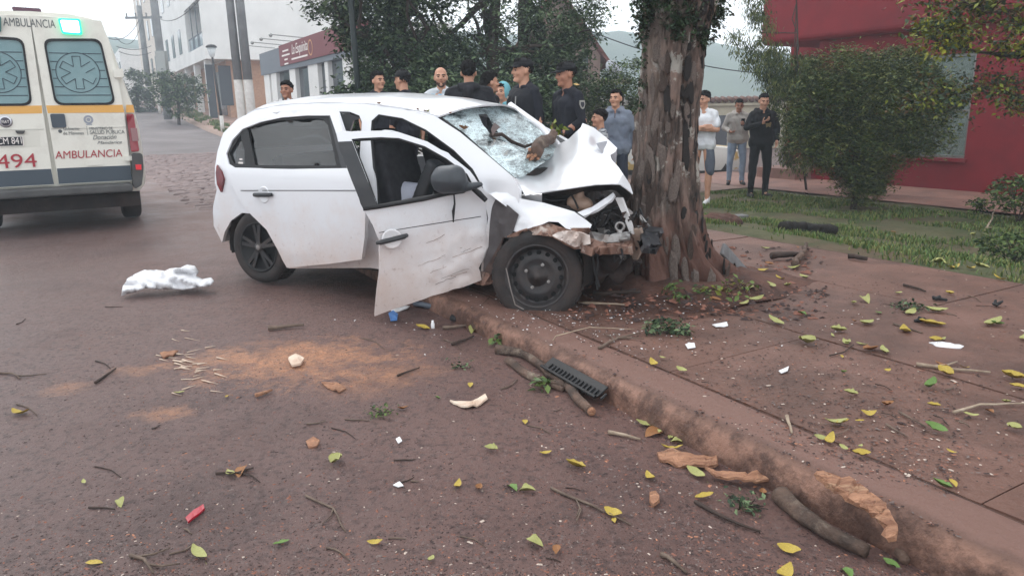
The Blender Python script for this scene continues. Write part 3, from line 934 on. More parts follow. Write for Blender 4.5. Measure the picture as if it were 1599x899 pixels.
for k, dz in enumerate((0, 3.4)):
    mb = MB(); stbox(mb, s_e + 0.35, s_e + 6.3, TB + 1.9, TB + 2.0, z_o + 0.32 + dz, z_o + 3.4 + dz, bo); mb.build('balcony_back', M_bgrey, apt)
    mb = MB(); stbox(mb, s_e + 2.0, s_e + 4.6, TB + 1.84, TB + 1.89, z_o + 0.32 + dz, z_o + 2.7 + dz, bo); mb.build('balcony_door', M_dark, apt)
    mb = MB(); stbox(mb, s_e + 6.3, s_e + 6.5, TB + 0.26, TB + 2.0, z_o + 0.32 + dz, z_o + 3.4 + dz, bo); mb.build('balcony_side', M_white, apt)
    mb = MB(); stbox(mb, s_e + 0.35, s_e + 6.3, TB + 0.1, TB + 0.12, z_o + 0.75 + dz, z_o + 1.45 + dz, bo); mb.build('balcony_glass', mat('grey_glass', srgb(120, 132, 142), 0.1, spec=0.6), apt)
    mb = MB(); stbox(mb, s_e + 0.35, s_e + 6.3, TB + 0.08, TB + 0.14, z_o + 1.452 + dz, z_o + 1.52 + dz, bo)
    for q in (0.36, 2.3, 4.3): stbox(mb, s_e + q, s_e + q + 0.05, TB + 0.04, TB + 0.09, z_o + 0.75 + dz, z_o + (3.2 if q else 1.44) + dz, bo)
    mb.build('balcony_rail', M_shopgrey, apt)
    if k == 0:
        mb = MB(); stbox(mb, s_e + 0.2, s_e + 6.5, TB + 0.26, TB + 9, z_o + 3.42, z_o + 3.6, bo); mb.build('floor_slab', M_white, apt)
for k in range(4):
    for dz in (0.9, 4.3):
        mb = MB(); a = s_e + 9 + k * 3.6; stbox(mb, a, a + 1.3, TB - 0.03, TB + 0.02, z_o + dz, z_o + dz + 1.5, bo); mb.build('window', M_dark, apt)
M_brick = bpy.data.materials.new('brick_tile'); M_brick.use_nodes = True
nb_ = M_brick.node_tree.nodes; bt = nb_.new('ShaderNodeTexBrick'); bt.inputs['Scale'].default_value = 4
bt.inputs['Color1'].default_value = srgb(182, 138, 108); bt.inputs['Color2'].default_value = srgb(164, 120, 94); bt.inputs['Mortar'].default_value = srgb(170, 150, 134)
tcb = nb_.new('ShaderNodeTexCoord'); mpb = nb_.new('ShaderNodeMapping'); mpb.inputs['Rotation'].default_value = (R(90), 0, R(30))
M_brick.node_tree.links.new(tcb.outputs['Object'], mpb.inputs['Vector']); M_brick.node_tree.links.new(mpb.outputs[0], bt.inputs['Vector'])
M_brick.node_tree.links.new(bt.outputs['Color'], nb_['Principled BSDF'].inputs['Base Color']); nb_['Principled BSDF'].inputs['Roughness'].default_value = 0.85
g0 = s_e + 0.9; tg = TB + 1.2
mb = MB(); stbox(mb, g0, g0 + ln, tg, tg + 8, gz - 0.8, z_o - 0.002, bo); mb.build('ground_floor', M_brick, apt)
wd = onplane(337, 150, ST(g0, 0), SV); tw = toST(wd)[1]; wd2 = toST(onplane(325, 150, ST(g0, 0), SV))[1]
mb = MB(); stbox(mb, g0 - 0.03, g0 + 0.05, wd2, tw, gz + 0.0, z_o - 0.25, bo); mb.build('door', M_dark, apt)
wa, wb_ = toST(onplane(345, 150, ST(g0, 0), SV))[1], toST(onplane(364, 150, ST(g0, 0), SV))[1]
mb = MB(); stbox(mb, g0 - 0.03, g0 + 0.05, wa, wb_, gz + 0.85, z_o - 0.3, bo); mb.build('window', M_dark, apt)
for k in range(4):
    mb = MB(); a = g0 + 1.0 + k * 4.2; stbox(mb, a, a + 2.6, tg - 0.03, tg + 0.02, gz + 0.3, z_o - 0.5, bo); mb.build('shop_window', M_dark, apt)
for k in range(4):
    mb = MB(); a = g0 + 0.2 + k * 4.2; stbox(mb, a, a + 0.35, TB + 0.1, TB + 0.45, gz - 0.6, z_o - 0.003, bo); mb.build('column', M_white, apt)
# farther along the street
fo = ST(s_e + 26, TB + 0.6, 0)
fb = thing('beige_building', 'beige building with narrow windows farther along the street beyond the balcony building', 'building', tuple(fo))
mb = MB(); stbox(mb, s_e + 26, s_e + 48, TB + 0.6, TB + 10, -1, 17, fo); mb.build('wall', mat('beige_render', srgb(206, 196, 186), 0.85), fb)
for k in range(5):
    for z in (5.0, 8.4, 11.8):
        mb = MB(); a = s_e + 27.2 + k * 4; stbox(mb, a, a + 1.3, TB + 0.55, TB + 0.63, z, z + 1.7, fo); mb.build('window', M_dark, fb)
fo = ST(s_e + 54, TB, 0)
fb = thing('terrace_house', 'small white terrace house at the misty far end of the street', 'house', tuple(fo))
mb = MB(); stbox(mb, s_e + 54, s_e + 66, TB - 1.0, TB + 9, 0, 9, fo); mb.build('wall', M_white, fb)
for k in range(3):
    mb = MB(); a = s_e + 55 + k * 3.6; stbox(mb, a, a + 1.6, TB - 1.05, TB - 0.97, 6.0, 7.6, fo); mb.build('window', M_dark, fb)

# far sidewalk with its kerb
fz = lambda x, y, s, t: terrain(x, y) + 0.1
M_fsw = mat('pale_paving', srgb(168, 140, 128), 0.85, srgb(140, 116, 106), 1.0, 6, 0.2, 20)
grid_sheet('far_sidewalk', frange(25, 200, 2.5), [3.75, 4.5, 5.2, 6, 8, 10, 14], fz, M_fsw)
grid_sheet('far_kerb', frange(25, 200, 2.5), [3.52, 3.6, 3.74], lambda x, y, s, t: terrain(x, y) + (0.13 if t > 3.55 else -0.1), mat('far_kerb_stone', srgb(150, 128, 116), 0.8))
grass('verge', 2500, (29, 52, 3.9, 4.9), 0.08, 0.2, GR, lambda x, y: terrain(x, y) + 0.1, 8, 0.25, 0.02)

# ------------------------------------------------------------------ poles, lamp, wires
M_pole = mat('concrete_pole', srgb(138, 140, 142), 0.8, srgb(120, 122, 124), 3, 6, 0.2, 20)
M_wpaint = mat('white_limewash', srgb(226, 224, 220), 0.85, srgb(200, 196, 190), 4, 6)
def pole(pxb, pxt, yb_, y, r, label, split=None, name='utility_pole', cat='pole', top=8.5):
    a = D(pxb[0], pxb[1], y); zg = terrain(a.x, a.y) + 0.1
    b = D(pxt[0], pxt[1], y)
    t = thing(name, label, cat, (a.x, a.y, zg))
    sx = (b.x - a.x) / (b.z - a.z) * 0.25
    zs = (D(pxb[0], split, y).z - zg) if split else 0
    mb = MB(); mb.tube([(sx * zs, 0, zs), (sx * top, 0, top)], [r, r * 0.8], 14, True); mb.build('shaft', M_pole, t, True)
    if split:
        mb = MB(); mb.tube([(0, 0, -0.1), (sx * zs, 0, zs)], [r * 1.04, r * 1.02], 14, False); mb.build('painted_base', M_wpaint, t, True)
    return t
pole((378, 180), (355, 0), 0, 24, 0.13, 'left pole of the grey pair with whitewashed base beside the white wall', 125)
pole((393, 180), (371, 0), 0, 24, 0.14, 'right pole of the grey pair with whitewashed base nearest the corner shop', 125)
up = pole((239, 185), (217, 10), 0, 52, 0.2, 'grey utility pole with a crossarm and wires beside the far street tree', 135, top=D(217, 12, 52).z - terrain(*D(239, 185, 52)[:2]))
ctop = D(217, 28, 52) - up.location
mb = MB(); mb.box(ctop + Vector((0.3, 0, 0)), (2.4, 0.12, 0.14)); 
for k in (-0.8, -0.2, 0.5, 1.2): mb.tube([ctop + Vector((k, 0, 0.05)), ctop + Vector((k, 0, 0.3))], 0.05, 6)
mb.build('crossarm', M_pole, up)
p2 = pole((262, 180), (240, 0), 0, 42, 0.22, 'dark grey pole standing before the balcony building facade', None, top=11)
p2c = D(252, 100, 42) - p2.location
mb = MB(); mb.box(p2c + Vector((0.1, -0.1, 0)), (0.5, 0.4, 1.3)); mb.build('meter_box', M_alu, p2)
M_wire = mat('wire_black', srgb(60, 62, 66), 0.6)
def wire(label, a, b, sag, r=0.012):
    mb = MB(); pts = []
    for i in range(15):
        q = a.lerp(b, i / 14); q.z -= sag * 4 * (i / 14) * (1 - i / 14); pts.append(q)
    c = pts[7].copy()
    o = MB().tube([p - c for p in pts], r, 5).build('wire', M_wire, None)
    o.location = c
    return tag(o, label, 'wire', 'overhead wires')
for i, (a, b, sg_) in enumerate((((170, 60), (218, 30), 0.5), ((180, 58), (222, 30), 0.9), ((182, 73), (236, 72), 0.2), ((186, 81), (236, 82), 0.2))):
    wire(['uppermost sagging overhead wire ending at the far crossarm pole', 'deepest sagging overhead wire ending at the far crossarm pole', 'taut overhead wire crossing the crossarm pole at mid height', 'lowest taut overhead wire crossing the far crossarm pole'][i], D(*a, 45), D(*b, 52), sg_, 0.02)
wire('overhead wire running from the crossarm pole up past the balcony', D(250, 30, 50), D(320, -10, 26), 0.4, 0.018)
wire('overhead wire sloping down across the sky behind the trunk', D(905, 42, 20), D(1215, 116, 22), 0.25, 0.014)
lp = D(348, 205, 34.5); lz_ = terrain(lp.x, lp.y) + 0.1
ln_ = thing('street_lamp', 'slim black street lamp with lantern head and white foot on the far sidewalk', 'street lamp', (lp.x, lp.y, lz_))
h = D(335, 90, 34.5).z - lz_
mb = MB(); mb.tube([(0, 0, 0.7), (-0.12, 0, h)], [0.06, 0.045], 10); mb.build('post', M_iron, ln_, True)
mb = MB(); mb.tube([(0.0, 0, -0.1), (0, 0, 0.72)], 0.085, 10); mb.build('painted_foot', M_wpaint, ln_, True)
mb = MB(); mb.lathe([(0.05, 0), (0.10, 0.06), (0.2, 0.42), (0.19, 0.42), (0.09, 0.07), (0.05, 0.02)], (-0.12, 0, h), (0, 0, 1), 12); mb.build('lantern', mat('lantern_glass', srgb(200, 204, 206), 0.2), ln_, True)
mb = MB(); mb.lathe([(0.24, 0.42), (0.23, 0.48), (0.14, 0.54), (0.01, 0.56)], (-0.12, 0, h), (0, 0, 1), 12); mb.build('lamp_cap', M_iron, ln_, True)
tp = D(563, 150, 12)
tpo = MB().tube([(0, 0, -0.1), (-0.05, 0, 2.5), (-0.08, 0, 5)], [0.05, 0.045, 0.045], 10).build('post', mat('dark_green_post', srgb(36, 46, 46), 0.5), None, True)
tpo.location = (tp.x, tp.y, terrain(tp.x, tp.y) + 0.05)
tag(tpo, 'thin dark upright post in front of the leafy tree behind the crashed car', 'post')
for (px, py, y, l) in ((371, 195, 0, ''),):
    pass
bp_ = D(252, 190, 47)
o = MB().tube([(0, 0, -0.1), (0, 0, 1.0)], 0.1, 8).build('bollard', M_wpaint, None, True); o.location = (bp_.x, bp_.y, terrain(bp_.x, bp_.y) + 0.1)
tag(o, 'short white painted post at the kerb of the far sidewalk', 'bollard')

# ------------------------------------------------------------------ trees
def base_at(px, y, dz=0.05):
    p = D(px, 180, y); return (p.x, p.y, terrain(p.x, p.y) + dz)
tree('small round street tree with thin trunk before the balcony building', base_at(278, 40), D(276, 120, 40), 0.09,
     [cpx(275, 142, 40, 1.15, 1.0), cpx(258, 132, 40, 0.8, 0.7), cpx(297, 140, 40, 0.8, 0.7), cpx(280, 165, 40, 0.8, 0.6)], 5200, 0.16, LD, seed=21, limbs=8)
tree('street tree farther off beside the ambulance and the crossarm pole', base_at(216, 50), D(212, 130, 50), 0.1,
     [cpx(213, 138, 50, 1.1, 1.2), cpx(205, 155, 50, 1.2, 1.0), cpx(222, 160, 50, 1.0, 0.9), cpx(205, 125, 50, 0.8, 0.8)], 4200, 0.18, LD, seed=22, limbs=8)
tree('tall dark leafy tree on the left behind the crashed car roof', base_at(622, 13), D(628, -40, 13), 0.12,
     [cpx(625, 95, 13, 0.85, 0.75), cpx(580, 40, 13, 0.65, 0.6), cpx(640, 30, 13, 0.7, 0.7), cpx(512, 5, 13, 0.38, 0.25), cpx(552, 45, 13, 0.28, 0.25), cpx(572, 90, 13, 0.3, 0.4), cpx(660, 110, 13.4, 1.0, 0.7), cpx(580, -60, 13, 1.6, 0.9)], 30000, 0.09, LD, seed=23, limbs=22, sub=0.19)
tree('dark leafy tree in the middle behind the people and the windscreen', base_at(770, 14), D(772, -60, 14), 0.17,
     [cpx(740, 120, 14, 1.2, 0.7), cpx(735, 70, 14.5, 0.5, 0.35), cpx(775, 15, 14, 0.55, 0.4), cpx(690, 140, 14, 0.8, 0.5), cpx(690, -40, 14.5, 1.0, 0.4), cpx(830, 70, 14.3, 0.8, 0.6)], 16000, 0.085, LD, seed=24, limbs=18, sub=0.2)
tree('green leafy tree on the right above the police officers', base_at(818, 15), D(815, -60, 15), 0.16,
     [cpx(850, 110, 15, 0.9, 0.6), cpx(875, 20, 15, 0.8, 0.7), cpx(905, 45, 15, 0.42, 0.35), cpx(880, 80, 15, 0.5, 0.4), cpx(860, 150, 15, 1.0, 0.5), cpx(925, 15, 15, 0.3, 0.15), cpx(850, -50, 15, 0.8, 0.4)], 17000, 0.085, [LD[1], LD[2], LG[0]], seed=25, limbs=18, sub=0.17)
tree('thick dark hedge behind the row of onlookers', base_at(700, 12.2), D(700, 170, 12.2), 0.05,
     [cpx(x, 172, 12.3, 0.55, 0.55, 0.5) for x in range(560, 880, 40)], 36000, 0.09, LD, seed=27, name='hedge', cat='hedge', limbs=6, sub=0.16)
tree('pale green bush behind the man in the grey hooded top', base_at(955, 15), D(955, 170, 15), 0.06,
     [cpx(940, 135, 15.5, 0.5, 0.4), cpx(985, 130, 15, 0.55, 0.45), cpx(960, 170, 15, 0.6, 0.5), cpx(915, 160, 15, 0.5, 0.5), cpx(990, 185, 15, 0.5, 0.5)], 9000, 0.07, LG, seed=28, name='bush', cat='bush', limbs=8, sub=0.15)
tree('feathery drooping tree between the misty hill and the red building', base_at(1270, 13.5), D(1240, -40, 13.5), 0.022,
     [cpx(1232, 150, 13.5, 0.42, 0.6), cpx(1215, 105, 13.5, 0.34, 0.4), cpx(1188, 85, 13.5, 0.28, 0.3), cpx(1190, 40, 13.5, 0.17, 0.3), cpx(1180, 5, 13.5, 0.17, 0.3), cpx(1150, 68, 13.5, 0.12, 0.18), cpx(1255, 118, 13.2, 0.34, 0.35), cpx(1250, 225, 13.2, 0.35, 0.5)], 13000, 0.08, LS, seed=29, name='drooping_tree', limbs=9, droop=1.5, aspect=0.2, sub=0.13)
sh = base_at(1345, 10.9, 0.07)
tree('large round dark green shrub on the lawn before the red building', sh, D(1345, 240, 10.9), 0.05,
     [cpx(1345, 165, 10.9, 0.8, 0.6), cpx(1290, 170, 10.9, 0.5, 0.5), cpx(1430, 160, 10.9, 0.55, 0.5), cpx(1340, 225, 10.9, 0.75, 0.5), cpx(1275, 215, 10.9, 0.36, 0.33), cpx(1440, 215, 10.9, 0.4, 0.3), cpx(1310, 120, 10.9, 0.5, 0.4), cpx(1400, 115, 10.9, 0.5, 0.35), cpx(1345, 275, 10.9, 0.42, 0.25), cpx(1345, 300, 10.9, 0.26, 0.15)],
     70000, 0.06, LS, seed=30, name='round_shrub', cat='shrub', limbs=26, sub=0.13, droop=-0.2, aspect=0.3)
# spiky grass plant behind the shrub
M_reed = [mat('reed_pale', srgb(138, 140, 104), 0.7), mat('reed_green', srgb(104, 114, 76), 0.7)]
rp = base_at(1372, 12.6)
reed = thing('reed_plant', 'clump of long pale arching grass blades rising behind the round shrub', 'plant', rp)
rr = random.Random(5)
v, f, mi = [], [], []
for k in range(150):
    a = rr.uniform(0, 6.28); h = rr.uniform(1.7, 2.75); out_ = rr.uniform(0.15, 0.9); w = rr.uniform(0.006, 0.014)
    b0 = Vector((rr.uniform(-0.16, 0.16), rr.uniform(-0.2, 0.2), 0)); dx, dy = math.cos(a), math.sin(a)
    bidx = len(v)
    for i in range(8):
        u = i / 7
        z = h * (u * 1.25 - 0.45 * u ** 3 * (0.6 + out_)); q = b0 + Vector((dx * out_ * u * u, dy * out_ * u * u, z)); ww = w * (1 - u * 0.9)
        v += [q + Vector((-dy * ww, dx * ww, 0)), q - Vector((-dy * ww, dx * ww, 0))]
    for i in range(7): f.append((bidx + 2 * i, bidx + 2 * i + 1, bidx + 2 * i + 3, bidx + 2 * i + 2)); mi.append(k % 2)
o = mesh_obj('blades', v, f, M_reed, reed); o.data.polygons.foreach_set('material_index', mi)
# leafy boughs hanging into the picture at the upper right
def bough(label, pts, n, size, mats_, seed, sub=0.1):
    P3 = [D(*q) for q in pts]
    t = thing('leafy_bough', label, 'tree', tuple(P3[0]))
    mb = MB(); L_ = [p - P3[0] for p in P3]
    mb.tube(L_, [0.022 - 0.016 * i / (len(L_) - 1) for i in range(len(L_))], 6)
    cl = []
    rr = random.Random(seed)
    for i in range(len(L_) - 1):
        for k in range(5):
            q = L_[i].lerp(L_[i + 1], rr.random()); e = q + Vector((rr.uniform(-0.4, 0.4), rr.uniform(-0.4, 0.4), rr.uniform(-0.12, 0.22)))
            limb(mb, q, e, 0.008, 0.003, seed + k + i * 7, 0.2, 4, 4)
            cl.append((e.x, e.y, e.z, 0.18, 0.18, 0.1)); cl.append(((e.x + q.x) / 2, (e.y + q.y) / 2, (e.z + q.z) / 2, 0.14, 0.14, 0.07))
    mb.build('branch', M_bark, t, True)
    foliage('leaves', cl, n, size, mats_, t, sub=sub, per=7, droop=0.4, aspect=0.5, seed=seed)
bough('leafy bough with yellow green leaves hanging before the upper floor of the red building', [(1680, 60, 7.5), (1590, 90, 7.5), (1520, 80, 7.6), (1450, 60, 7.7), (1410, 45, 7.8)], 2600, 0.055, [LY[1], LY[0], LD[1]], 41)
bough('brownish leafy bough before the window edge at the right of the red building', [(1680, 170, 7.3), (1590, 150, 7.3), (1530, 135, 7.4), (1480, 150, 7.5), (1430, 160, 7.6)], 2400, 0.05, [LY[2], LY[1], LD[1], LD[0]], 42)
bough('upper leafy bough with dark leaves at the top right corner', [(1680, -20, 7.0), (1600, 15, 7.0), (1540, 20, 7.1), (1500, 0, 7.2)], 2200, 0.06, [LY[2], LY[1], LD[1]], 43)
def small_plant(label, px, py, n, rad, h, mats_, seed, size=0.05):
    p = G(px, py, -0.1); p.z = lz(p.x, p.y)
    t = thing('small_plant', label, 'plant', tuple(p))
    rr = random.Random(seed); mb = MB()
    for k in range(6): limb(mb, (0, 0, 0), (rr.uniform(-rad, rad) * 0.7, rr.uniform(-rad, rad) * 0.7, h * rr.uniform(0.6, 1)), 0.008, 0.003, seed + k, 0.1, 4, 4)
    mb.build('stems', M_bark, t)
    foliage('leaves', [(0, 0, h * 0.65, rad, rad, h * 0.4)], n, size, mats_, t, sub=0.06, per=8, seed=seed, aspect=0.5)
small_plant('small leafy seedling on the lawn edge beside the walkway', 1528, 325, 260, 0.11, 0.22, LG, 51)
small_plant('low green bush at the right end of the lawn below the red wall', 1590, 335, 1500, 0.35, 0.6, LG, 52, 0.06)
small_plant('leafy weed clump at the lawn edge in the lower right', 1585, 405, 900, 0.3, 0.25, LG, 53)

# ------------------------------------------------------------------ crashed white car
CA = G(408, 442, 0); CB = G(838, 478, 0.09); CB.z = 0
CX = (CB - CA).normalized(); CY = Vector((-CX.y, CX.x, 0)); CO = CA + CY * 0.80
CYAW = math.atan2(CX.y, CX.x)
def CL(px, py, y):
    """where the line of sight meets the car's lengthwise plane y, in the car's own axes"""
    d = ray(px, py)
    q = EYE + d * ((y - (EYE - CO).dot(CY)) / d.dot(CY)) - CO
    return Vector((q.dot(CX), q.dot(CY), q.z))
def c2w(p): return CO + CX * p[0] + CY * p[1] + Vector((0, 0, p[2]))
def sidey(z):
    if z < 0.88: return -0.80 + 0.035 * ((z - 0.62) / 0.4) ** 2
    return -0.785 + 0.44 * (z - 0.88) + 0.06 * (z - 0.88) ** 2
def onside(px, py, off=0.0):
    y = -0.8
    for _ in range(14):
        p = CL(px, py, y); y = 0.5 * y + 0.5 * (sidey(p.z) + off)
    return p
def paint(name, base, dirtcol, zlo, zhi, amt):
    m = mat(name, base, 0.22, spec=0.5, coat=0.7)
    nt = m.node_tree; n = nt.nodes; l = nt.links; b = n['Principled BSDF']
    tc = n.new('ShaderNodeTexCoord'); sx = n.new('ShaderNodeSeparateXYZ'); l.new(tc.outputs['Object'], sx.inputs[0])
    nz = n.new('ShaderNodeTexNoise'); nz.inputs['Scale'].default_value = 3.5; nz.inputs['Detail'].default_value = 9; nz.inputs['Roughness'].default_value = 0.68; l.new(tc.outputs['Object'], nz.inputs['Vector'])
    mr = n.new('ShaderNodeMapRange'); mr.inputs[1].default_value = zhi; mr.inputs[2].default_value = zlo; mr.inputs[3].default_value = 0; mr.inputs[4].default_value = 1; l.new(sx.outputs[2], mr.inputs[0])
    ad = n.new('ShaderNodeMath'); ad.operation = 'MULTIPLY_ADD'; l.new(nz.outputs['Fac'], ad.inputs[0]); ad.inputs[1].default_value = 1.6; ad.inputs[2].default_value = -0.8
    a2 = n.new('ShaderNodeMath'); a2.operation = 'ADD'; l.new(ad.outputs[0], a2.inputs[0]); l.new(mr.outputs[0], a2.inputs[1])
    a3 = n.new('ShaderNodeMapRange'); a3.inputs[1].default_value = 0.2; a3.inputs[2].default_value = 1.3; a3.inputs[4].default_value = amt; l.new(a2.outputs[0], a3.inputs[0])
    mx = n.new('ShaderNodeMix'); mx.data_type = 'RGBA'; mx.inputs[6].default_value = base; mx.inputs[7].default_value = dirtcol; l.new(a3.outputs[0], mx.inputs[0])
    # fine specks of mud
    n2 = n.new('ShaderNodeTexNoise'); n2.inputs['Scale'].default_value = 38; n2.inputs['Detail'].default_value = 5; l.new(tc.outputs['Object'], n2.inputs['Vector'])
    m2 = n.new('ShaderNodeMapRange'); m2.inputs[1].default_value = 0.62; m2.inputs[2].default_value = 0.75; m2.inputs[4].default_value = 0.5; l.new(n2.outputs['Fac'], m2.inputs[0])
    mm = n.new('ShaderNodeMath'); mm.operation = 'MULTIPLY'; l.new(m2.outputs[0], mm.inputs[0]); l.new(mr.outputs[0], mm.inputs[1])
    mx2 = n.new('ShaderNodeMix'); mx2.data_type = 'RGBA'; l.new(mx.outputs[2], mx2.inputs[6]); mx2.inputs[7].default_value = srgb(120, 84, 70); l.new(mm.outputs[0], mx2.inputs[0])
    l.new(mx2.outputs[2], b.inputs['Base Color'])
    rr_ = n.new('ShaderNodeMapRange'); rr_.inputs[3].default_value = 0.28; rr_.inputs[4].default_value = 0.75; l.new(a3.outputs[0], rr_.inputs[0]); l.new(rr_.outputs[0], b.inputs['Roughness'])
    return m
WHT = srgb(222, 223, 227)
M_paint = paint('white_paint', WHT, srgb(206, 180, 166), 0.15, 0.8, 0.85)
M_paintd = paint('muddy_white_paint', WHT, srgb(190, 164, 150), 0.2, 0.85, 0.8)
M_trim = mat('black_trim', srgb(48, 50, 54), 0.55, srgb(60, 60, 62), 6, 5)
M_rub = mat('black_rubber', srgb(34, 34, 36), 0.7)
M_gap = mat('seam_dark', srgb(60, 58, 58), 0.8)
M_tyre = mat('tyre_rubber', srgb(44, 41, 41), 0.85, srgb(70, 58, 54), 5, 8, 0.3, 40, contrast=(0.4, 0.75))
M_rim = mat('black_steel_rim', srgb(46, 45, 47), 0.45, srgb(74, 64, 60), 8, 8, 0.1, 40, metal=0.3, contrast=(0.4, 0.8))
M_under = mat('underbody_dark', srgb(38, 34, 33), 0.9, srgb(60, 48, 44), 5, 6, 0.4, 20)
M_seat = mat('seat_cloth', srgb(54, 54, 58), 0.95, srgb(40, 40, 44), 20, 4, 0.2, 80)
M_bag = mat('airbag_cloth', srgb(188, 192, 204), 0.95, srgb(164, 168, 184), 4, 6, 0.4, 18)
M_metal = mat('bare_metal', srgb(168, 168, 168), 0.4, srgb(120, 112, 108), 6, 7, 0.2, 30, metal=0.5)
M_mud = mat('mud_caked', srgb(156, 122, 106), 0.9, srgb(110, 84, 74), 7, 8, 0.7, 30, dirt=srgb(200, 190, 182), dirt_scale=6, dirt_rng=(0.55, 0.7))
M_bay = mat('engine_grime_and_shade', srgb(36, 34, 36), 0.6, srgb(66, 60, 58), 12, 7, 0.6, 40)
M_rust = mat('rusty_liner', srgb(92, 70, 62), 0.85, srgb(66, 56, 54), 5, 8, 0.4, 20)
def glassmat(name, tint, rough=0.02, ior=1.5):
    m = bpy.data.materials.new(name); m.use_nodes = True
    n = m.node_tree.nodes; l = m.node_tree.links; n.clear()
    o = n.new('ShaderNodeOutputMaterial'); mx = n.new('ShaderNodeMixShader'); t = n.new('ShaderNodeBsdfTransparent'); g = n.new('ShaderNodeBsdfGlossy'); fr = n.new('ShaderNodeFresnel')
    t.inputs[0].default_value = tint; g.inputs['Roughness'].default_value = rough; fr.inputs[0].default_value = ior
    l.new(fr.outputs[0], mx.inputs[0]); l.new(t.outputs[0], mx.inputs[1]); l.new(g.outputs[0], mx.inputs[2]); l.new(mx.outputs[0], o.inputs[0])
    return m
M_tint = glassmat('tinted_glass', (0.42, 0.46, 0.48, 1), 0.0, 1.8)
M_clear = glassmat('clear_glass', (0.75, 0.8, 0.8, 1))
car = thing('crashed_car', 'white hatchback with its open doors and crushed bonnet pushed against the tree', 'car', tuple(CO), CYAW)
def solid(o, th, off=0.0, smooth_=True):
    m = add_mod(o, 'SOLIDIFY', thickness=th, offset=off)
    bake(o)
    if smooth_:
        o.data.polygons.foreach_set('use_smooth', [True] * len(o.data.polygons))
        o.data.set_sharp_from_angle(angle=R(38))
    return o
def pxpanel(name, outline, f3, m, parent, holes=(), cell=7.0, th=0.02, smooth_=True, post=None):
    v, f, v2 = poly_panel([Vector(p) for p in outline], [[Vector(p) for p in h] for h in holes], cell, f3)
    if post: v = [post(p) for p in v]
    eye_l = EYE - CO; eye_l = Vector((eye_l.dot(CX), eye_l.dot(CY), eye_l.z))
    tot = 0.0
    for q in f:
        nn = (Vector(v[q[1]]) - Vector(v[q[0]])).cross(Vector(v[q[2]]) - Vector(v[q[0]]))
        tot += nn.dot(eye_l - Vector(v[q[0]]))
    if tot < 0: f = [tuple(q[::-1]) for q in f]
    o = mesh_obj(name, v, f, m, parent, smooth_)
    if th: solid(o, th, 0.0, smooth_)
    return o
def mirror(o, name):
    me = o.data.copy()
    for v in me.vertices: v.co.y = -v.co.y
    me.flip_normals()
    c = bpy.data.objects.new(name, me); link(c, o.parent)
    return c
# -- side of the body (traced once, then carried onto the car's curved side surface)
H_front = [(593, 180), (582, 190), (580, 215), (584, 262), (592, 330), (600, 408), (690, 418), (752, 424), (764, 340), (756, 293), (740, 265), (711, 236), (667, 204), (630, 186)]
H_rear = [(548, 176), (563, 182), (567, 192), (564, 240), (568, 310), (572, 400), (470, 408), (446, 398), (425, 352), (392, 326), (382, 308), (369, 262), (372, 222), (398, 192), (440, 180), (500, 175)]
side_out = [(336, 352), (335, 322), (341, 296), (338, 285), (338, 262), (342, 237), (351, 209), (372, 188), (400, 174), (440, 167), (500, 163), (570, 164), (630, 172), (683, 184), (720, 208), (760, 241), (802, 277), (813, 296), (812, 320), (790, 345), (772, 380), (766, 440), (700, 434), (580, 417), (450, 418), (447, 395), (437, 368), (420, 346), (400, 334), (380, 332), (363, 344), (353, 362), (349, 378)]
side = pxpanel('body_side', side_out, lambda a, b: onside(a, b, 0.03), M_paint, car, [H_front, H_rear], 8, 0.03)
lside = mirror(side, 'body_side')
# roof skin between the two rails
rail = [onside(*p, 0.03) for p in ((386, 181), (400, 174), (440, 167), (500, 163), (570, 164), (630, 172), (686, 185))]
def railat(x):
    for a, b in zip(rail, rail[1:]):
        if a.x <= x <= b.x:
            k = (x - a.x) / (b.x - a.x); return a.lerp(b, k)
    return rail[0] if x < rail[0].x else rail[-1]
v, f = [], []
NX, NY = 40, 22
for i in range(NX + 1):
    for j in range(NY + 1):
        w = -1 + 2 * j / NY
        x = rail[0].x + (rail[-1].x - rail[0].x) * i / NX
        r_ = railat(x)
        bow = 0.10 * (1 - w * w) * (smooth(0.35, 1, i / NX)) - 0.06 * (1 - w * w) * smooth(0.3, 0, i / NX)
        v.append(Vector((x + bow * 0.9, r_.y * -w * -1 if w < 0 else -r_.y * w, 0)) if False else Vector((x + bow, -r_.y * w, r_.z + 0.012 + 0.072 * (1 - abs(w) ** 2.4) + 0.006 * mnoise.noise(Vector((x * 3, w * 3, 0))))))
for i in range(NX):
    for j in range(NY): f.append((i * (NY + 1) + j, (i + 1) * (NY + 1) + j, (i + 1) * (NY + 1) + j + 1, i * (NY + 1) + j + 1))
roof = solid(mesh_obj('roof', v, f, M_paint, car, True), 0.012)
mb = MB()
for sgn in (1, -1):
    mb.tube([Vector((p.x, sgn * (p.y + 0.035), p.z + 0.022)) for p in rail[1:]], 0.006, 5)
mb.build('roof_moulding', M_gap, roof)
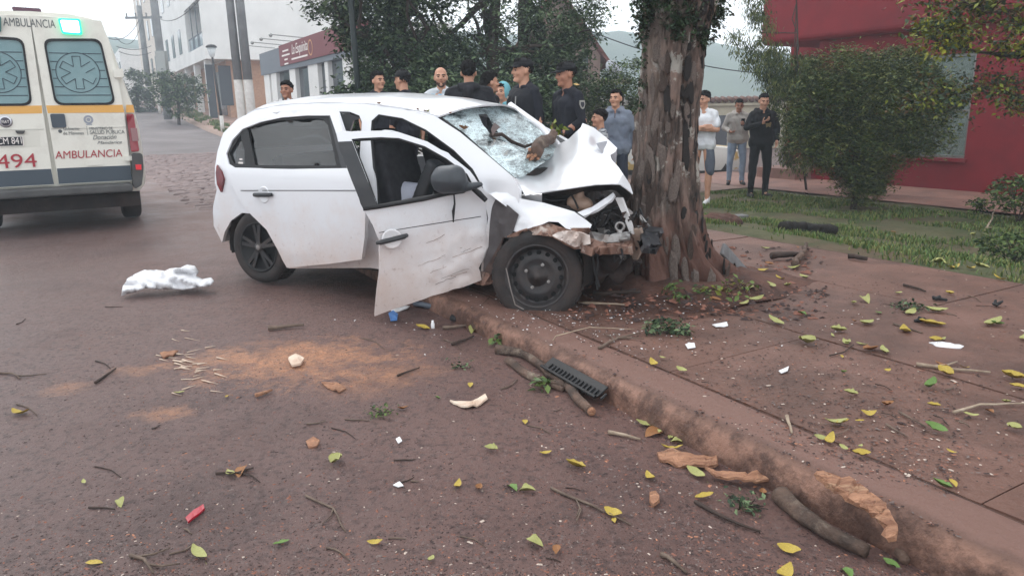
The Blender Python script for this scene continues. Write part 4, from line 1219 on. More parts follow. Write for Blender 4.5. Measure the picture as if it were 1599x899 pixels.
# spoiler and tailgate: the strip joining the two sides at the back
redge = [onside(*p, 0.03) for p in ((386, 181), (351, 209), (342, 237), (338, 262), (338, 285), (341, 296), (335, 322), (336, 352), (349, 378))]
def strip(name, pts, m, push=0.05, parent=None):
    v, f = [], []
    for p in pts:
        for j in range(9):
            w = -1 + j / 4
            v.append(Vector((p.x - push * (1 - w * w), -p.y * w, p.z)))
    for i in range(len(pts) - 1):
        for j in range(8): f.append((i * 9 + j, i * 9 + j + 1, (i + 1) * 9 + j + 1, (i + 1) * 9 + j))
    return solid(mesh_obj(name, v, f, m, parent or car, True), 0.02)
strip('rear_window', redge[0:3], M_tint, 0.1)
strip('tailgate', redge[2:6], M_paint, 0.1)
strip('rear_bumper', redge[5:], M_paint, 0.12)
tl = pxpanel('tail_light', [(341, 258), (347, 268), (351, 280), (347, 300), (341, 288), (339, 270)], lambda a, b: onside(a, b, 0.01), mat('red_lens', srgb(120, 20, 28), 0.15, srgb(90, 14, 20), 10, 3, coat=0.5), car, (), 4, 0.03)
# wheel arch lining, floor pan, sills
mb = MB(); mb.box((1.0, 0, 0.24), (3.0, 1.3, 0.08)); mb.box((0.0, 0, 0.62), (0.9, 1.24, 0.1)); mb.box((1.0, -0.66, 0.24), (1.9, 0.16, 0.1)); mb.box((2.15, 0, 0.55), (0.06, 1.3, 0.7)); mb.box((-0.45, 0, 0.42), (0.08, 1.3, 0.4))
mb.build('floor_pan', M_under, car)
def arch(cx, r, z):
    mb = MB(); pts = []
    v, f = [], []
    for i in range(15):
        a = math.pi * (-0.08 + 1.16 * i / 14)
        for y in (-0.775, -0.5): v.append(Vector((cx + r * math.cos(a), y, z + r * math.sin(a))))
    for i in range(14): f.append((2 * i, 2 * i + 1, 2 * i + 3, 2 * i + 2))
    b = len(v); v.append(Vector((cx, -0.5, z)))
    for i in range(14): f.append((b, 2 * i + 3, 2 * i + 1))
    return mesh_obj('wheel_arch', v, f, M_under, car, True)
arch(0.0, 0.345, 0.30)
arch(2.42, 0.36, 0.33)
# -- rear door, its front edge sprung away from the pillar
def rdy(px):
    x = CL(px, 300, -0.85).x
    return -0.015 - 0.13 * smooth(0.05, 1.05, x)
RD = [(527, 172), (545, 225), (562, 275), (573, 330), (572, 370), (567, 404), (515, 411), (451, 417), (444, 405), (437, 390), (419, 358), (393, 333), (380, 316), (370, 298), (360, 276), (352, 252), (350, 232), (356, 215), (370, 199), (390, 187), (420, 178), (470, 173)]
RW = [(518, 182), (526, 205), (545, 264), (460, 265), (370, 263), (360, 257), (356, 241), (365, 220), (381, 203), (409, 192), (442, 185), (480, 182)]
door_r = pxpanel('rear_door', RD, lambda a, b: onside(a, b, rdy(a)), M_paint, car, [RW], 7, 0.035)
for pl_ in ([(358, 241), (377, 208), (386, 236), (387, 259), (364, 258)], [(384, 201), (410, 193), (433, 188), (491, 184), (508, 186), (517, 196), (532, 261), (398, 260)]):
    pxpanel('window', pl_, lambda a, b: onside(a, b, rdy(a) + 0.012), M_tint, door_r, (), 9, 0)
gl_out = RW
pxpanel('window_seal', RW, lambda a, b: onside(a, b, rdy(a) + 0.004), M_rub, door_r, [[(360, 240), (377, 211), (383, 236), (384, 257), (366, 256)], [(388, 201), (410, 194.5), (433, 189.5), (491, 185.5), (505, 187), (514, 197), (527, 259.5), (400, 258.5)]], 6, 0.02)
pxpanel('pillar_trim', [(514, 181), (527, 177), (547, 264), (534, 262)], lambda a, b: onside(a, b, rdy(a) - 0.012), M_trim, door_r, (), 6, 0.012)
def handle(parent, c, u, nrm, length):
    """pull handle over a shallow round cup"""
    mb = MB(); c = Vector(c); u = Vector(u).normalized(); nrm = Vector(nrm).normalized()
    up = nrm.cross(u)
    pts = [c - u * length / 2 + nrm * 0.008, c - u * length * 0.4 + nrm * 0.03, c + nrm * 0.036, c + u * length * 0.4 + nrm * 0.03, c + u * length / 2 + nrm * 0.008]
    mb.tube(pts, [0.012, 0.016, 0.016, 0.016, 0.013], 8)
    mb.build('door_handle', M_trim, parent, True)
    mb = MB(); mb.lathe([(0.001, 0.003), (0.045, 0.004), (0.055, 0.010), (0.06, 0.009), (0.064, 0.002)], c, nrm, 20)
    mb.build('handle_cup', M_paint, parent, True)
hc = onside(413, 304, rdy(413) - 0.018)
handle(door_r, hc, onside(433, 304, rdy(433) - 0.018) - hc, (0, -1, 0.05), 0.21)
mb = MB(); mb.tube([onside(px, 297.5, rdy(px) - 0.021) for px in range(376, 566, 6)], 0.0035, 4); mb.build('waist_crease', M_gap, door_r)
sk = onside(376, 255, rdy(376) - 0.004)
mb = MB(); mb.box(sk, (0.05, 0.003, 0.02)); mb.box(sk + Vector((0.0, 0.006, 0.03)), (0.03, 0.003, 0.012)); mb.build('sticker', M_wtext, door_r)
# rear door edge and sill seen in the gap, B pillar with its holes
pxpanel('pillar_base', [(566, 330), (600, 330), (600, 418), (564, 405)], lambda a, b: onside(a, b, 0.035), M_paintd, car, (), 7, 0.02)
mb = MB()
for p in ((577, 364), (582, 372), (581, 384), (583, 394), (575, 353)):
    q = onside(*p, 0.02); mb.lathe([(0.001, 0), (0.009, 0), (0.009, 0.003)], q, (0, -1, 0), 8)
mb.build('dark_hole_disc', M_gap, car)  # dark discs stand for the shade inside the pillar's holes
# -- front door, swung out on its hinges
hx, hy = 2.10, -0.80
ang = R(42)
for a in []:
    n2 = Vector((math.sin(a), -math.cos(a), 0))      # door plane turned about the hinge
    d = ray(588, 440); o_ = EYE - CO
    oc = Vector((o_.dot(CX), o_.dot(CY), o_.z)); dc = Vector((d.dot(CX), d.dot(CY), d.z))
    t_ = (Vector((hx, hy, 0)) - oc).dot(n2) / dc.dot(n2)
    q = oc + dc * t_
    if (Vector((q.x - hx, q.y - hy, 0))).length < 1.08:
        ang = a; break
def onfd(px, py, off=0.0):
    n2 = Vector((math.sin(ang), -math.cos(ang), 0))
    d = ray(px, py); o_ = EYE - CO
    oc = Vector((o_.dot(CX), o_.dot(CY), o_.z)); dc = Vector((d.dot(CX), d.dot(CY), d.z))
    q = None; lean = 0.0
    for _ in range(12):
        base = Vector((hx, hy, 0)) - n2 * lean
        q = oc + dc * ((base - oc).dot(n2) / dc.dot(n2))
        lean = 0.5 * lean + 0.5 * ((sidey(q.z) + 0.80) + off)
    return q
print('front door opening', math.degrees(ang))
def crumple(p, c, rad, amp, sc=7.0):
    d = (Vector(p) - c).length
    k = smooth(rad, 0.0, d)
    if k <= 0: return p
    q = Vector(p) * sc
    n1 = abs(mnoise.noise(q)); n2 = abs(mnoise.noise(q * 2.3 + Vector((5, 1, 2))))
    return p + Vector((0.4 * (n1 - 0.3), (0.3 - n1) * -1.0 + 0.5 * (n2 - 0.3), 0.3 * (n2 - 0.3))) * amp * k
FD = [(525.5, 211), (530, 208.5), (560, 206.5), (595, 206), (623, 208.5), (667, 223), (703.5, 245), (733, 268), (749.5, 291), (758.6, 304), (762, 317), (764, 342), (762, 360), (765, 376), (757, 392), (752, 405), (744, 418), (748, 436), (730, 444), (674, 461), (630, 476), (608, 483), (584, 492), (586, 455), (588.5, 427), (588, 376), (579, 350), (566, 325), (547, 276), (529, 225)]
FW = [(549, 219), (564, 217.5), (595, 216), (623, 217.5), (663, 230), (696, 248.5), (729, 273), (738, 289), (724, 299), (660, 309), (589, 322), (574, 283)]
dc_ = onfd(735, 420)
def fdpost(p):
    p = crumple(p, dc_, 0.55, 0.05, 4.2)
    # long pushed-in hollow along the lower front
    k = smooth(0.5, 0.0, abs((p.z - 0.45) - 0.35 * (p.x - 1.7))) * smooth(1.35, 1.8, p.x) * smooth(0.95, 0.7, p.z)
    return p + Vector((0, 0.05 * k, 0))
door_f = pxpanel('front_door', FD, lambda a, b: onfd(a, b), M_paintd, car, [FW], 5.5, 0.035, True, fdpost)
pxpanel('pillar_trim', [(527, 222), (549.6, 221), (574, 283), (590, 323), (567, 326), (547, 276)], lambda a, b: onfd(a, b, -0.022), M_trim, door_f, (), 8, 0.01)
mb = MB(); mb.tube([onfd(*p, -0.005) for p in FW + [FW[0]]], 0.012, 6); mb.build('window_seal', M_rub, door_f, True)
mb = MB(); mb.tube([onfd(*p, -0.02) for p in ((567, 326), (589, 323), (660, 311), (735, 294))], 0.014, 6); mb.build('waist_seal', M_rub, door_f, True)
hc = onfd(612, 373, -0.018)
handle(door_f, hc, onfd(632, 368, -0.018) - hc, (math.sin(ang), -math.cos(ang), 0.05), 0.19)
mb = MB(); mb.tube([fdpost(onfd(588 + i * 12, 364 - i * 1.9, -0.018)) for i in range(14)], 0.003, 4); mb.build('waist_crease', M_gap, door_f)
rs = random.Random(4)
for k in range(9):
    x0, y0 = rs.uniform(640, 720), rs.uniform(375, 445); L_ = rs.uniform(14, 50); sl = rs.uniform(-0.55, -0.25)
    pts = [fdpost(onfd(x0 + L_ * i / 5, y0 + sl * L_ * i / 5 + rs.uniform(-1, 1), -0.0185)) for i in range(6)]
    MB().tube(pts, rs.uniform(0.001, 0.002), 4).build('scratch', rs.choice([M_rust, M_mud, M_mud]), door_f)
# mirror hanging from the door, with its loose cable
mc = onfd(701, 281, -0.10)
mb = MB(); mb.capsule(mc + Vector((-0.05, 0, 0)), 0.075, mc + Vector((0.05, 0, 0.0)), 0.075); mb.capsule(mc + Vector((-0.05, 0.01, 0.02)), 0.07, mc + Vector((0.05, 0, 0.03)), 0.065); mb.capsule(mc + Vector((-0.05, 0.0, -0.025)), 0.065, mc + Vector((0.06, 0, -0.02)), 0.06); mb.capsule(mc + Vector((0.08, 0.02, -0.05)), 0.03, mc + Vector((0.17, 0.09, -0.03)), 0.02)
remeshed(mb, 'side_mirror', mat('mirror_shell', srgb(62, 66, 72), 0.45, srgb(52, 56, 60), 5, 4), door_f, 0.012, 4)
mb = MB(); mb.tube([onfd(709, 304, -0.03), onfd(710, 318, -0.035), onfd(708, 330, -0.03), onfd(708, 347, -0.03)], [0.005, 0.006, 0.01, 0.004], 6); mb.build('loose_cable', M_rub, door_f)
mb = MB(); mb.tube([onfd(738, 294, -0.05), onfd(748, 302, -0.06), onfd(759, 313, -0.06)], [0.016, 0.02, 0.016], 8); mb.ball(onfd(757, 311, -0.08), 0.012); mb.build('mirror_bracket', M_rub, door_f, True)
# -- left doors, windows and frame seen through the car
ld = [(590, 320), (600, 408), (690, 418), (752, 424), (764, 340), (758, 300)]
for pl_ in (ld, [(562, 262), (572, 400), (470, 408), (446, 398), (392, 326), (370, 262)]):
    a = pxpanel('far_door', pl_, lambda x, y: onside(x, y, 0.03), M_paint, car, (), 16, 0.03)
    for vv in a.data.vertices: vv.co.y = -vv.co.y
mb = MB(); P_ = [onside(*p, 0.03) for p in H_front]; mb.tube(P_ + [P_[0]], 0.014, 6); mb.build('door_seal', M_rub, car, True)
mb = MB(); P_ = [onside(*p, 0.03) for p in H_rear[:6]]; mb.tube(P_, 0.012, 6); mb.build('door_seal', M_rub, car, True)
# -- cabin
def seat(x, y, name='seat'):
    mb = MB(); mb.capsule((x, y - 0.16, 0.48), 0.09, (x, y + 0.16, 0.48), 0.09); mb.capsule((x + 0.4, y - 0.16, 0.52), 0.09, (x + 0.4, y + 0.16, 0.52), 0.09); mb.box((x + 0.2, y, 0.47), (0.42, 0.48, 0.15))
    mb.box((x - 0.14, y, 0.78), (0.16, 0.46, 0.6), Matrix.Rotation(R(-16), 3, 'Y'))
    mb.capsule((x - 0.24, y - 0.09, 1.08), 0.055, (x - 0.24, y + 0.09, 1.08), 0.055); mb.capsule((x - 0.25, y - 0.09, 1.14), 0.055, (x - 0.25, y + 0.09, 1.14), 0.055)
    return remeshed(mb, name, M_seat, car, 0.025, 3)
seat(1.22, -0.36); seat(1.22, 0.36)
mb = MB(); mb.box((0.42, 0, 0.48), (0.5, 1.2, 0.16)); mb.box((0.14, 0, 0.75), (0.14, 1.2, 0.5), Matrix.Rotation(R(-14), 3, 'Y')); remeshed(mb, 'rear_seat', M_seat, car, 0.03, 3)
mb = MB(); mb.box((2.0, 0, 0.72), (0.34, 1.26, 0.3)); mb.capsule((1.88, -0.6, 0.86), 0.07, (1.88, 0.6, 0.86), 0.07); remeshed(mb, 'dashboard', M_trim, car, 0.025, 2)
mb = MB(); mb.lathe([(0.17 + 0.015 * math.cos(k * math.pi / 4), 0.015 * math.sin(k * math.pi / 4)) for k in range(8)], (1.74, 0.36, 0.86), (-0.85, 0, 0.5), 24, True); mb.tube([(1.74, 0.36, 0.86), (1.9, 0.36, 0.76)], 0.03, 8); mb.tube([Vector((1.74, 0.21, 0.86)), Vector((1.74, 0.51, 0.86))], 0.018, 6); mb.build('steering_wheel', M_trim, car, True)
mb = MB(); c = CL(628, 300, -0.42)
mb.capsule(c + Vector((-0.14, 0, 0.0)), 0.10, c + Vector((0.12, 0.05, -0.02)), 0.09); mb.capsule(c + Vector((-0.12, 0.1, -0.14)), 0.14, c + Vector((0.16, 0.1, -0.18)), 0.1); mb.capsule(c + Vector((0, -0.05, -0.16)), 0.13, c + Vector((0.05, 0, -0.3)), 0.1)
remeshed(mb, 'airbag', M_bag, car, 0.018, 2, 0.03, 9, 3)
a, b = CL(648, 300, -0.55), CL(690, 262, -0.55)
mb = MB(); mb.box(CL(668, 284, -0.42), (0.10, 0.12, 0.34), Matrix.Rotation(R(28), 3, 'Y')); remeshed(mb, 'door_pocket', M_trim, car, 0.02, 2)
# -- windscreen, shattered
M_ws = bpy.data.materials.new('shattered_glass'); M_ws.use_nodes = True
n = M_ws.node_tree.nodes; l = M_ws.node_tree.links; n.clear()
o_ = n.new('ShaderNodeOutputMaterial'); mx = n.new('ShaderNodeMixShader'); tr = n.new('ShaderNodeBsdfTransparent'); pb_ = n.new('ShaderNodeBsdfPrincipled'); gl = n.new('ShaderNodeBsdfGlossy'); m2 = n.new('ShaderNodeMixShader')
tr.inputs[0].default_value = (0.45, 0.58, 0.6, 1); pb_.inputs['Roughness'].default_value = 0.35; gl.inputs['Roughness'].default_value = 0.12
tc = n.new('ShaderNodeTexCoord'); mp = n.new('ShaderNodeMapping'); mp.inputs['Rotation'].default_value = (0, 0, R(35)); mp.inputs['Scale'].default_value = (1.0, 0.42, 1)
nz0 = n.new('ShaderNodeTexNoise'); nz0.inputs['Scale'].default_value = 5; l.new(tc.outputs['Object'], nz0.inputs['Vector'])
vm = n.new('ShaderNodeVectorMath'); vm.operation = 'MULTIPLY_ADD'; vm.inputs[1].default_value = (0.12, 0.12, 0.12); l.new(nz0.outputs['Color'], vm.inputs[0]); l.new(tc.outputs['Object'], vm.inputs[2])
l.new(vm.outputs[0], mp.inputs['Vector'])
vo = n.new('ShaderNodeTexVoronoi'); vo.feature = 'DISTANCE_TO_EDGE'; vo.inputs['Scale'].default_value = 30; l.new(mp.outputs[0], vo.inputs['Vector'])
vo2 = n.new('ShaderNodeTexVoronoi'); vo2.feature = 'DISTANCE_TO_EDGE'; vo2.inputs['Scale'].default_value = 85; l.new(mp.outputs[0], vo2.inputs['Vector'])
nz = n.new('ShaderNodeTexNoise'); nz.inputs['Scale'].default_value = 9; nz.inputs['Detail'].default_value = 8; nz.inputs['Roughness'].default_value = 0.7; l.new(mp.outputs[0], nz.inputs['Vector'])
r1 = n.new('ShaderNodeMapRange'); r1.inputs[1].default_value = 0.07; r1.inputs[2].default_value = 0.0; l.new(vo.outputs['Distance'], r1.inputs[0])
r2 = n.new('ShaderNodeMapRange'); r2.inputs[1].default_value = 0.14; r2.inputs[2].default_value = 0.0; r2.inputs[4].default_value = 0.6; l.new(vo2.outputs['Distance'], r2.inputs[0])
r3 = n.new('ShaderNodeMapRange'); r3.inputs[1].default_value = 0.36; r3.inputs[2].default_value = 0.58; l.new(nz.outputs['Fac'], r3.inputs[0])
ma = n.new('ShaderNodeMath'); ma.operation = 'MAXIMUM'; l.new(r1.outputs[0], ma.inputs[0]); l.new(r2.outputs[0], ma.inputs[1])
mb_ = n.new('ShaderNodeMath'); mb_.operation = 'MULTIPLY'; l.new(ma.outputs[0], mb_.inputs[0]); l.new(r3.outputs[0], mb_.inputs[1])
mc_ = n.new('ShaderNodeMath'); mc_.operation = 'MULTIPLY_ADD'; mc_.inputs[1].default_value = 0.6; l.new(r3.outputs[0], mc_.inputs[0]); l.new(mb_.outputs[0], mc_.inputs[2]); mc_.use_clamp = True
pb_.inputs['Base Color'].default_value = srgb(206, 224, 228)
l.new(mc_.outputs[0], mx.inputs[0])
m2.inputs[0].default_value = 0.16; l.new(tr.outputs[0], m2.inputs[1]); l.new(gl.outputs[0], m2.inputs[2])
l.new(m2.outputs[0], mx.inputs[1]); l.new(pb_.outputs[0], mx.inputs[2]); l.new(mx.outputs[0], o_.inputs[0])
WS = [(686, 184), (740, 175), (791, 168), (812, 181), (838, 204), (868, 238), (846, 262), (815, 278), (801, 277), (760, 242), (722, 210)]
cps = [(686, 184, -0.56), (740, 175, 0.0), (791, 168, 0.5), (868, 238, 0.58), (838, 204, 0.55), (801, 277, -0.64), (760, 242, -0.61), (722, 210, -0.58), (846, 262, 0.0), (770, 215, 0.0)]
def idw(cps, p=2.0):
    """smooth surface through the given depths"""
    P_ = np.array([(c[0], c[1]) for c in cps], float) / 100.0; val = np.array([c[2] for c in cps], float); n_ = len(P_)
    def U(r2): return np.where(r2 > 1e-12, r2 * np.log(r2 + 1e-12), 0.0)
    if n_ < 4:
        A_ = np.c_[np.ones(n_), P_]; co = np.linalg.lstsq(A_, val, rcond=None)[0]
        return lambda a, b: float(co[0] + co[1] * a / 100 + co[2] * b / 100)
    K = U(((P_[:, None] - P_[None]) ** 2).sum(-1)) + np.eye(n_) * 0.003
    Q = np.c_[np.ones(n_), P_]; M_ = np.block([[K, Q], [Q.T, np.zeros((3, 3))]])
    co = np.linalg.lstsq(M_, np.r_[val, 0, 0, 0], rcond=None)[0]
    def f(a, b):
        x = np.array([a, b]) / 100.0
        return float(U(((P_ - x) ** 2).sum(-1)) @ co[:n_] + co[n_] + co[n_ + 1] * x[0] + co[n_ + 2] * x[1])
    return f
def plane3(a, b):
    """windscreen plane through three known corners"""
    pa, pb, pc = CL(686, 184, -0.56), CL(801, 277, -0.64), CL(791, 168, 0.5)
    n_ = (pb - pa).cross(pc - pa).normalized()
    d = ray(a, b); oo = EYE - CO
    oc = Vector((oo.dot(CX), oo.dot(CY), oo.z)); dc = Vector((d.dot(CX), d.dot(CY), d.z))
    q = oc + dc * ((pa - oc).dot(n_) / dc.dot(n_))
    if n_.z < 0: n_ = -n_
    bul = 0.05 * max(0, 1 - (q.y / 0.6) ** 2)
    sag = 0.10 * smooth(0.4, 0.0, math.hypot(q.x - 1.9, q.y - 0.05))
    return q + n_ * (bul - sag + 0.010 * mnoise.noise(q * 8))
hole_ws = [(744, 186), (758, 183), (779, 205), (764, 217), (752, 203)]
ws = pxpanel('windscreen', WS, plane3, M_ws, car, [hole_ws], 5, 0)
pxpanel('torn_flap', [(766, 203), (779, 205), (770, 216), (763, 226), (760, 216)], lambda a, b: plane3(a, b) + Vector((0.02, 0, 0.035)), mat('brown_interlayer', srgb(74, 54, 50), 0.6), ws, (), 5, 0.004)
mb = MB(); mb.tube([plane3(*p) for p in ((686, 184), (740, 175.5), (791, 168.5))], 0.012, 6); mb.tube([plane3(*p) for p in ((686, 184), (722, 210), (760, 242), (801, 277))], 0.01, 6); mb.build('windscreen_seal', M_rub, car, True)
# far side pillar of the windscreen
mb = MB(); mb.tube([plane3(791, 167) + Vector((0, 0.04, 0)), plane3(838, 204) + Vector((0, 0.05, 0)), plane3(868, 238) + Vector((0, 0.05, 0)), plane3(880, 262)], 0.035, 8); mb.build('far_pillar', M_paint, car, True)
# -- crumpled bonnet
def patch(name, outline, cps, m, parent=None, cell=6.0, th=0.006, amp=0.03, sc=5.0, seed=0, smooth_=True, holes=()):
    fy = idw(cps)
    def f3(a, b):
        y = fy(a, b)
        q = CL(a, b, y)
        k = Vector((q.x * sc + seed * 7.3, q.y * sc, q.z * sc))
        dd = (abs(mnoise.noise(k)) - 0.25) * amp + (abs(mnoise.noise(k * 2.6)) - 0.25) * amp * 0.45
        return CL(a, b, y + dd * 2.2)
    return pxpanel(name, outline, f3, m, parent or car, holes, cell, th, smooth_)
HD = [(804, 279), (812, 291), (820, 306), (845, 301), (873, 297), (905, 292), (930, 288.5), (955, 287.5), (968, 288), (980, 296), (988, 303), (984, 290), (980, 283), (966, 262), (955, 250), (953, 243), (961, 238), (964, 232), (945, 214), (927, 200), (910, 193), (907, 200), (897, 209), (889, 217), (878, 223), (872, 227), (864, 238), (853, 252), (843, 261), (824, 271)]
hood = patch('bonnet', HD, [(804, 279, -0.62), (820, 306, -0.74), (873, 297, -0.72), (930, 288, -0.68), (968, 288, -0.62), (988, 303, -0.62), (980, 283, -0.45), (955, 250, -0.1), (964, 232, 0.12), (927, 200, 0.30), (910, 193, 0.28), (889, 217, 0.28), (864, 238, 0.25), (843, 261, 0.05), (824, 271, -0.3), (870, 270, -0.35), (915, 250, -0.25), (905, 220, 0.02), (935, 225, 0.18), (940, 260, -0.32)], M_paint, cell=4.5, amp=0.02, sc=2.6, seed=2)
patch('shaded_facet', [(931, 224), (948, 220), (963, 233), (962, 254), (957, 258), (941, 243)], [(931, 224, 0.05), (963, 233, 0.3), (957, 258, 0.0), (948, 220, 0.25)], mat('facet_shade_grey', srgb(176, 178, 186), 0.5), hood, 4, 0.004, 0.01)  # grey sheet: shade of the folded bonnet facet put into the colour
patch('bonnet_cavity_shade', [(848, 302), (905, 293), (955, 289), (968, 289), (986, 303), (980, 314), (960, 296), (930, 298), (890, 304), (862, 306)], [(848, 302, -0.70), (905, 293, -0.66), (968, 289, -0.56), (986, 303, -0.55), (930, 300, -0.4)], M_bay, hood, 5, 0.004, 0.02)  # dark sheet painted in for the shaded cavity below the bonnet edge
# scuttle and white corner below the windscreen
patch('scuttle', [(804, 279), (845, 262), (868, 240), (872, 262), (850, 300), (822, 308), (812, 296)], [(804, 279, -0.60), (868, 240, 0.5), (822, 308, -0.6), (872, 262, 0.3)], M_trim, None, 6, 0.01, 0.01)
patch('inner_wing', [(812, 304), (846, 303), (846, 319), (812, 312)], [(812, 304, -0.68), (846, 319, -0.66)], M_paint, None, 5, 0.01, 0.01)
# -- engine bay (depth behind the torn wing)
mb = MB(); mb.box((2.50, -0.2, 0.5), (0.5, 0.8, 0.45)); mb.box((2.5, -0.3, 0.72), (0.3, 0.35, 0.16)); mb.tube([(2.4, 0.2, 0.7), (2.6, 0.1, 0.72)], 0.1, 10)
remeshed(mb, 'engine', M_bay, car, 0.022, 1, 0.06, 9, 4)
def PB(a, b, y): return CL(a, b, y)
c = PB(905, 317, -0.55)
mb = MB(); mb.capsule(c + Vector((-0.035, 0, 0)), 0.052, c + Vector((0.04, 0, -0.01)), 0.05); mb.capsule(c + Vector((0, 0, 0.05)), 0.03, c + Vector((0.0, 0, 0.075)), 0.03)
remeshed(mb, 'coolant_tank', mat('yellowed_plastic', srgb(178, 152, 134), 0.4, srgb(150, 122, 106), 6, 5), car, 0.01, 3)
mb = MB(); mb.tube([PB(893, 306, -0.6), PB(897, 312, -0.62), PB(903, 326, -0.62)], 0.006, 6); mb.build('hose', M_rub, car)
for pts, r_ in (([(850, 318), (870, 322), (888, 322)], 0.012), ([(925, 356), (935, 340), (944, 330), (955, 328)], 0.012), ([(930, 362), (945, 350), (952, 338)], 0.009), ([(958, 352), (966, 345), (975, 340), (972, 332)], 0.01), ([(940, 372), (950, 362), (962, 366), (970, 356)], 0.01), ([(848, 310), (862, 314), (880, 312), (890, 318)], 0.01)):
    mb = MB(); mb.tube([PB(x, y, -0.6 + 0.02 * i) for i, (x, y) in enumerate(pts)], r_, 6); mb.build('hose', M_rub, car, True)
rr = random.Random(17)
for k in range(26):
    mb = MB(); c = PB(rr.uniform(852, 985), rr.uniform(312, 372), rr.uniform(-0.5, -0.3))
    mb.box(c, (rr.uniform(0.02, 0.08), rr.uniform(0.02, 0.06), rr.uniform(0.02, 0.07)), Matrix.Rotation(rr.uniform(0, 3), 3, Vector((rr.random(), rr.random(), rr.random())).normalized()), 0.006)
    mb.build('engine_part', rr.choice([M_bay, M_bay, M_metal, M_rub]), car)
patch('radiator_beam', [(902, 333), (925, 325), (944, 312), (958, 302), (961, 306), (955, 314), (935, 328), (912, 339)], [(902, 333, -0.70), (961, 306, -0.60)], M_paint, None, 4, 0.02, 0.015)
patch('radiator_support', [(962, 309), (972, 309), (980, 330), (988, 352), (990, 366), (984, 362), (975, 340)], [(962, 309, -0.6), (990, 366, -0.62)], mat('dusty_panel', srgb(200, 198, 198), 0.6), None, 4, 0.02, 0.01)
mb = MB(); mb.lathe([(0.025 + 0.008 * math.cos(k * math.pi / 3), 0.008 * math.sin(k * math.pi / 3)) for k in range(6)], PB(968, 354, -0.66), (0.3, -1, 0), 14, True); mb.box(PB(968, 365, -0.66), (0.03, 0.02, 0.04)); mb.build('tow_eye', M_metal, car, True)
patch('headlamp_bracket', [(920, 362), (940, 367), (968, 366), (984, 362), (982, 374), (955, 380), (930, 378)], [(920, 362, -0.70), (984, 362, -0.66)], M_metal, None, 4, 0.02, 0.04, 9)
patch('bumper_beam', [(905, 372), (925, 378), (950, 376), (978, 369), (990, 370), (988, 392), (970, 390), (945, 392), (925, 394), (908, 388)], [(905, 372, -0.74), (988, 380, -0.6)], M_mud, None, 4, 0.05, 0.06, 9)
patch('bumper_bracket', [(984, 358), (1001, 356), (1004, 366), (1001, 378), (1000, 396), (996, 405), (986, 404), (985, 390), (992, 372)], [(984, 358, -0.6), (1000, 400, -0.55)], mat('beige_bracket', srgb(168, 148, 134), 0.8, srgb(120, 100, 90), 6, 6), None, 4, 0.02, 0.02)
patch('grille_piece', [(1002, 360), (1016, 357), (1034, 359), (1034, 366), (1026, 370), (1032, 380), (1024, 393), (1004, 391), (1000, 378)], [(1002, 360, -0.56), (1034, 366, -0.5)], mat('black_plastic', srgb(30, 32, 36), 0.4, srgb(50, 50, 54), 8, 5), None, 4, 0.03, 0.05, 12)
for k in range(5):
    mb = MB(); y = 363 + k * 6.0; mb.tube([PB(1004, y, -0.6), PB(1030 - k, y - 1 + (k % 2), -0.57)], 0.007, 6); mb.build('grille_slat', M_rub, car)
mb = MB(); 
mb.box(PB(935, 408, -0.45), (0.4, 0.4, 0.14)); mb.box(PB(965, 405, -0.45), (0.24, 0.3, 0.1)); mb.box(PB(915, 400, -0.4), (0.3, 0.4, 0.2))
remeshed(mb, 'subframe', mat('subframe_rust', srgb(58, 44, 40), 0.9, srgb(36, 30, 30), 6, 7, 0.5, 20), car, 0.02, 1, 0.07, 8, 6)
for pts in ([(932, 378), (934, 410), (931, 440), (933, 452)], [(925, 395), (929, 425), (936, 448)], [(958, 392), (960, 410), (965, 402)], [(870, 392), (867, 405)], [(970, 388), (973, 402), (968, 412)]):
    mb = MB(); mb.tube([PB(x, y, -0.74) for x, y in pts], 0.006, 6); mb.build('loose_cable', M_rub, car)
rr = random.Random(41)
for k in range(22):
    x0, y0 = rr.uniform(925, 1008), rr.uniform(312, 400); yy = rr.uniform(-0.62, -0.4)
    pts = [PB(x0, y0, yy)]
    for i in range(4):
        x0 += rr.uniform(-10, 12); y0 += rr.uniform(-8, 14); pts.append(PB(x0, y0, yy + rr.uniform(-0.03, 0.03)))
    MB().tube(pts, rr.uniform(0.003, 0.009), 5).build('torn_wire', rr.choice([M_rub, M_rub, M_bay, M_metal]), car, True)
for k in range(14):
    x0, y0 = rr.uniform(930, 1012), rr.uniform(330, 412); s_ = rr.uniform(5, 14)
    ol = [(x0, y0), (x0 + s_, y0 + rr.uniform(-4, 4)), (x0 + s_ * rr.uniform(0.6, 1.3), y0 + rr.uniform(3, 12)), (x0 + s_ * 0.3, y0 + rr.uniform(6, 16))]
    patch('torn_panel', ol, [(x0, y0, -0.66), (x0 + s_, y0, -0.58), (x0, y0 + 10, -0.6)], rr.choice([M_bay, M_under, M_mud, M_metal, M_rust]), None, 4, 0.004, 0.05, 10, k)
